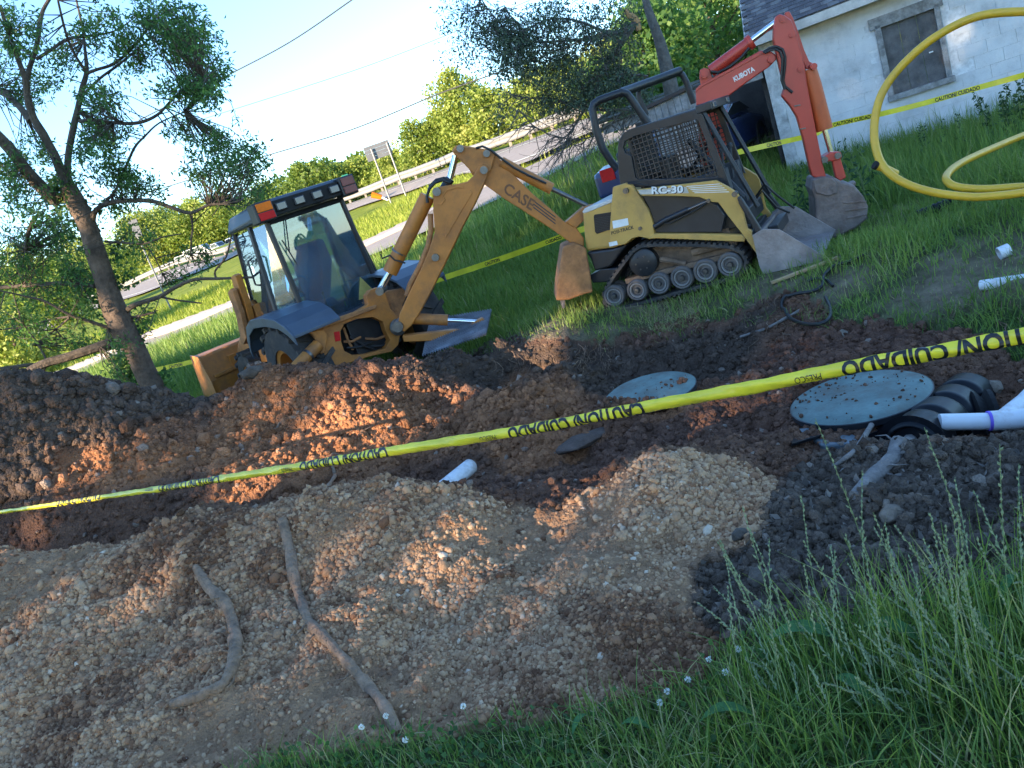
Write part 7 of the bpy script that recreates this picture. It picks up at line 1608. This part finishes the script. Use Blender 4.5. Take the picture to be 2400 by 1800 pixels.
# small web address line beside the maker's name
# tape along the house wall, flatter
def twist(t): return .15 * math.sin(t * 2.3)
def px_path(rows): return smooth_path([at(*r) for r in rows], 5)
cap_off[0] = 0
pth = px_path([(1566, 336, 10.6), (1640, 318, 10.8), (1720, 300, 11.0), (1760, 290, 11.1), (1800, 270, 11.2), (1900, 247, 11.0), (2000, 222, 10.7), (2100, 193, 10.3), (2212, 162, 9.9), (2330, 125, 9.5)])
def arc2(pth, px):
    s_ = 0; b_ = (1e9, 0)
    for a, b in zip(pth, pth[1:]):
        s_ += (b - a).length; q = proj([tuple(b)])[0][0]; b_ = min(b_, (abs(q - px), s_))
    return b_[1]
tape('caution_tape', pth, .07, 'yellow caution tape strung along the white house wall behind the excavator arm', 0, [(arc2(pth, 1806), 'CAUTION/ CUIDADO', .05), (arc2(pth, 1660), 'CAUTION', .05), (arc2(pth, 2010), 'CAUTION/ CUIDADO', .05)], .05, False, 0)
pth = px_path([(330, 800, 13.5), (400, 785, 13.4), (460, 768, 13.3), (520, 750, 13.2)])
tape('caution_tape', pth, .075, 'yellow caution tape between the leaning tree and the loader bucket', 0, [(.3, 'CAUTION', .05)], .05, False, 0)
pth = px_path([(900, 620, 12.6), (950, 603, 12.5), (1050, 570, 12.2), (1150, 535, 12.0), (1206, 514, 11.9), (1300, 480, 11.7), (1400, 440, 11.5)])
tape('caution_tape', pth, .085, 'yellow caution tape running between the backhoe boom and the tracked loader', 0, [(1.2, 'CAUTION', .05), (2.2, 'CUIDADO', .05)], .05, False, 0)

# ================================================================== highway furniture
T = thing('guardrail', Vector(hf[30]), 'long pale steel guardrail along the far side of the highway', 'guardrail')
rail = MB(); GP = hf.copy(); GZ = np.maximum(GP[:, 2], H0(GP[:, 0], GP[:, 1]) + .06)
sec = [(.0, .36), (.05, .43), (.05, .52), (.0, .58), (.05, .64), (.05, .73), (.0, .80)]
V = []; Fs = []
for i in range(len(GP)):
    a, b = GP[max(0, i - 1)], GP[min(len(GP) - 1, i + 1)]; t = Vector((b[0] - a[0], b[1] - a[1], 0)).normalized(); nn = Vector((t.y, -t.x, 0))
    if nn.y > 0: nn = -nn
    for o_, z_ in sec: V.append(Vector((GP[i, 0], GP[i, 1], GZ[i] + z_ - .05)) + nn * o_)
for i in range(len(GP) - 1):
    for j in range(len(sec) - 1): k = i * len(sec) + j; Fs.append((k, k + 1, k + len(sec) + 1, k + len(sec)))
rail.add(V, Fs); o = rail.build('rail', mat('galvanised_rail', (.26, .25, .235), .5, metal=.3, var=.12, scale=2), T, smooth=True); s = o.modifiers.new('thick', 'SOLIDIFY'); s.thickness = .02
src = None; L_ = np.r_[0, np.cumsum(np.linalg.norm(np.diff(GP, axis=0), axis=1))]; d_ = 1.0
while d_ < L_[-1]:
    p = Vector([np.interp(d_, L_, GP[:, 0]), np.interp(d_, L_, GP[:, 1]) + .12, np.interp(d_, L_, GZ)])
    if src is None: src = MB().box(Frame((0, 0, 0), 90), -.07, .07, -.08, .08, -.3, .74).build('post', mat('post_timber', (.28, .24, .19), .9, var=.3), T); o = src
    else: o = src.copy(); COL.objects.link(o)
    o.parent = T; o.matrix_parent_inverse = Matrix.Translation(-T.location); o.location = p; d_ += 2.0
# road sign seen from behind
SGM = mat('sign_back', (.11, .115, .13), .6, metal=.1, var=.12, scale=3); PSM = mat('sign_post', (.18, .18, .18), .5, metal=.4, var=.15)
T = thing('road_sign', gl(868, 420, 46), 'large grey back of a road sign on two posts above the guardrail', 'sign')
Ys = 45
for (x0, y0, x1, y1) in ((800, 322, 845, 434), (835, 308, 876, 420)):
    a, b = at(x0, y0, Ys), at(x1, y1, Ys); b.z -= .5; a.x = b.x = (a.x + b.x) / 2; MB().tube([a, b], .05, 6).build('post', PSM, T)
p_tl, p_bl = at(784, 320, Ys + .1), at(795, 346, Ys + .1); p_tr = at(834, 303, Ys + .1); h_ = p_tl.z - at(797, 350, Ys + .1).z
for k in range(4):
    a = Vector((p_tl.x, Ys + .1, p_tl.z - h_ * (k + 1) / 4 + .003)); b = Vector((p_tr.x + .1, Ys + .1, a.z)); u = Vector((0, 0, h_ / 4 - .006)); n = Vector((0, .03, 0)); MB().hexa([a, b, b + n, a + n, a + u, b + u, b + u + n, a + u + n]).build('panel', SGM, T)
T = thing('exit_marker', gl(762, 432, 60), 'small green roadside marker sign on a thin post beyond the guardrail', 'sign')
a, b = at(748, 388, 60), at(760, 420, 60); b.x = a.x; MB().tube([a, b], .035, 5).build('post', PSM, T); MB().box(Frame((a.x, 59.9, a.z), 90), -.24, .24, 0, .03, -.1, .36).build('panel', mat('green_sign', (.01, .16, .11), .5), T)
for k in range(2): MB().box(Frame((a.x, 59.9, a.z), 90), -.16, .16, -.012, -.002, .02 + k * .16, .08 + k * .16).build('white_legend', WHT, T)
T = thing('road_sign_tilted', gl(310, 560, 40), 'grey back of a tilted sign half hidden in the leaves of the leaning tree', 'sign')
Ys = 38; c_ = at(288, 492, Ys); b_ = gl(318, 570, Ys); MB().tube([c_ + Vector((0, .05, .3)), Vector((c_.x, Ys + .05, b_.z))], .04, 6).build('post', PSM, T)
q = [at(276, 478, Ys), at(294, 472, Ys), at(307, 508, Ys), at(292, 514, Ys)]; n = Vector((0, .03, 0)); MB().prism(q, n * 0, n).build('panel', SGM, T)
# white vehicles parked above the embankment
WP = mat('white_vehicle_paint', (.60, .60, .60), .3, var=.04, spec=.6, coat=.5); VG = mat('vehicle_glass', (.02, .025, .03), .1, spec=.8)
def vehicle(name, x, y, Y, az, L_, Hh, kind, label, paint, cat):
    p = at(x, y, Y); F = Frame(p, az); T = thing(name, p, label, cat); w_ = .92
    if kind == 'pickup': body = [(-L_ / 2, .45), (-L_ / 2, 1.0), (.0, 1.02), (.9, 1.02), (L_ / 2 - .1, .95), (L_ / 2, .8), (L_ / 2, .45)]; cab = [(-.5, 1.0), (-.35, Hh), (.8, Hh), (1.35, 1.0)]
    elif kind == 'van': body = [(-L_ / 2, .4), (-L_ / 2, 1.1), (L_ / 2 - .3, 1.1), (L_ / 2, .8), (L_ / 2, .4)]; cab = [(-L_ / 2, 1.08), (-L_ / 2 + .05, Hh), (L_ / 2 - 1.3, Hh), (L_ / 2 - .5, 1.08)]
    elif kind == 'coupe': body = [(-L_ / 2, .35), (-L_ / 2, .78), (-L_ / 2 + .4, .86), (L_ / 2 - 1, .88), (L_ / 2, .7), (L_ / 2, .35)]; cab = [(-.2, .86), (.5, Hh), (1.0, Hh), (1.6, .86)]
    else: body = [(-L_ / 2, .35), (-L_ / 2, .85), (-L_ / 2 + .7, .95), (L_ / 2 - 1, .92), (L_ / 2, .7), (L_ / 2, .35)]; cab = [(-L_ / 2 + .5, .93), (-L_ / 2 + 1.0, Hh), (L_ / 2 - 1.9, Hh), (L_ / 2 - 1.1, .9)]
    MB().prism([F.P(f, -w_, z) for f, z in body], Vector((0, 0, 0)), F.l * w_ * 2).build('body', paint, T, bevel=.07); MB().prism([F.P(f, -w_ * .86, z) for f, z in cab], Vector((0, 0, 0)), F.l * w_ * 1.72).build('cabin', paint, T, bevel=.07)
    cx = sum(f for f, z in cab) / 4; cz = sum(z for f, z in cab) / 4
    for l_ in (-w_ * .875, w_ * .855): MB().prism([F.P(cx + (f - cx) * .82, l_, cz + (z - cz) * .62 + .03) for f, z in cab], Vector((0, 0, 0)), F.l * .03).build('side_window', VG, T)
    (f0, z0), (f1, z1), (f2, z2), (f3, z3) = cab
    for (fa, za), (fb, zb) in (((f3, z3), (f2, z2)), ((f0, z0), (f1, z1))):
        d = Vector((zb - za, fa - fb)).normalized(); sg = 1 if (fa > cx) else -1; d = Vector((abs(d.x) * sg, abs(d.y)))
        a = (fa * .85 + fb * .15, za * .85 + zb * .15); b = (fa * .12 + fb * .88, za * .12 + zb * .88); o_ = .012
        MB().prism([F.P(a[0] + d.x * o_, -w_ * .7, a[1] + d.y * o_), F.P(a[0] + d.x * o_, w_ * .7, a[1] + d.y * o_), F.P(b[0] + d.x * o_, w_ * .66, b[1] + d.y * o_), F.P(b[0] + d.x * o_, -w_ * .66, b[1] + d.y * o_)], Vector((0, 0, 0)), F.h * .01 * sg).build('windscreen' if sg > 0 else 'rear_window', VG, T)
    for f_ in (-L_ * .31, L_ * .33):
        for l_ in (-w_ - .01, w_ - .19): wq = MB().lathe(F.P(f_, l_, .34), F.l, [(0, .03), (.2, .03), (.22, 0), (.34, 0), (.34, .2), (0, .2)], 14).build('wheel', RUB, T, smooth=True)
    for l_ in (-.75, .5): MB().box(F, -L_ / 2 - .02, -L_ / 2 + .03, l_, l_ + .25, .62, .82).build('tail_lamp', REDL, T); MB().box(F, L_ / 2 - .05, L_ / 2 + .02, l_, l_ + .25, .6, .74).build('head_lamp', LENS, T)
    return T
vehicle('pickup_truck', 474, 549, 125, 120, 5.2, 1.75, 'pickup', 'white pickup truck nearest to the cab on the far embankment', WP, 'pickup')
vehicle('van', 438, 559, 126, 110, 5.0, 2.0, 'van', 'white van parked left of the white pickup on the embankment', WP, 'van')
vehicle('car', 405, 570, 127, 100, 4.4, 1.5, 'car', 'low white car at the left end of the parked row', WP, 'car')
vehicle('pickup_truck', 507, 538, 126, 125, 5.0, 1.8, 'pickup', 'white pickup partly hidden by the backhoe cab', WP, 'pickup')
BP_ = mat('blue_car_paint', (.02, .035, .11), .25, var=.05, spec=.6, coat=.7)
pr_ = at(1290, 420, 13.6); cfr = Frame((0, 0, 0), 38); pc = pr_ + cfr.h * 2.15 - cfr.l * .92; qq = proj([tuple((pc.x, pc.y, hz(pc.x, pc.y) - .12))])[0]
T = vehicle('parked_car', qq[0], qq[1], pc.y, 38, 4.3, 1.15, 'coupe', 'dark blue car parked behind the loader with only its rear corner showing', BP_, 'car')
# small house beyond the guardrail
T = thing('white_cottage', gl(955, 350, 58), 'pale grey gabled cottage between the trees beyond the guardrail', 'house')
p = at(950, 368, 58); CF = Frame(p, 100); MB().box(CF, -1.2, 1.3, 0, 4, -1, 1.9).build('wall', mat('cottage_paint', (.55, .53, .50), .8, var=.1), T)
MB().prism([CF.P(-1.5, -.2, 1.85), CF.P(1.6, -.2, 1.85), CF.P(.05, -.2, 3.0)], Vector((0, 0, 0)), CF.l * 4.4).build('roof', mat('cottage_roof', (.22, .21, .21), .9), T)
# orange and white object on the verge by the guardrail
T = thing('fallen_marker', gl(815, 425, 50), 'fallen orange and white traffic marker in the grass at the guardrail foot', 'marker')
a, b, c_ = at(803, 420, 48), at(824, 426, 48), at(842, 434, 47.6); MB().tube([a, b], [.2, .14], 8).build('orange_body', AMB, T, smooth=True); MB().tube([b, c_], [.07, .04], 6).build('white_end', WHT, T)
# overhead wires
WM = mat('cable', (.05, .05, .05), .6)
for rows, r_, lb in (([(300, 260, 42), (497, 160, 38), (628, 90, 35), (760, 0, 32), (900, -100, 30)], .03, 'thick overhead cable crossing the sky above the backhoe cab'), ([(80, 470, 60), (300, 420, 56), (420, 385, 52), (570, 338, 48), (760, 280, 44), (955, 200, 40), (1150, 130, 38), (1400, 30, 36)], .034, 'lower overhead cable running from the leaning tree to the pale tall tree'),
                   ([(430, 260, 90), (800, 140, 86), (1110, 15, 80), (1300, -70, 78)], .03, 'faint highest overhead cable far behind in the sky')):
    P2 = smooth_path([at(*q) for q in rows], 8); tag(MB().tube(P2, r_, 5).build('overhead_cable', WM), lb, 'cable')
# weeds against the house wall
M_WEED = mat_tint('weed_leaf', [(0, (.02, .05, .02)), (.6, (.045, .10, .035)), (1, (.10, .16, .05))], .6, translucent=.25)
def weed(bx, by, Y, tx, ty, label, n_=90, L_=.12):
    b = at(bx, by, Y); b.z = hz(b.x, b.y); tp = at(tx, ty, Y); t = thing('tall_weed', b, label, 'weed', 'tall weeds against the white house wall'); hg = max(.3, tp.z - b.z)
    for q in range(3):
        of = Vector((g.normal() * .09, g.normal() * .09, 0)); pts = [b + of, b + of * 1.1 + Vector((g.normal() * .02, 0, hg * .5)), tp + of * .8 - Vector((0, 0, abs(g.normal()) * hg * .12))]; MB().tube(pts, [.007, .005, .002], 5).build('stem', M_STALK, t)
        tt = np.linspace(.12, 1, n_ // 3); P = np.array([tuple((pts[0].lerp(pts[1], k * 2) if k < .5 else pts[1].lerp(pts[2], k * 2 - 1))) for k in tt]); leaves('leaves', P, L_ * np.linspace(1.1, .4, len(P)), L_ * .24, RNG.normal(.5, .2, len(P)), M_WEED, t, droop=.3)
weed(2130, 300, 10.6, 2095, 196, 'tall spiky weed left of the darker weed cluster under the tape'); weed(2165, 290, 10.4, 2150, 196, 'slim weed between the two bushier weeds by the wall', 100); weed(2205, 280, 10.2, 2190, 165, 'tallest darkest weed at the right frame edge by the wall', 200, .13)
weed(1850, 400, 9.6, 1815, 300, 'broad leaved weed rising beside the excavator link', 40, .17); weed(1880, 395, 9.6, 1845, 318, 'second broad leaved weed right of the excavator link', 36, .16); weed(1740, 440, 9.3, 1732, 350, 'weed clump in front of the corner post between the machines', 120, .12); weed(1995, 330, 11, 1985, 262, 'thin grassy weed below the window sill', 50, .1); weed(2060, 320, 10.8, 2050, 250, 'short weed right of the grassy one under the tape', 60, .1)
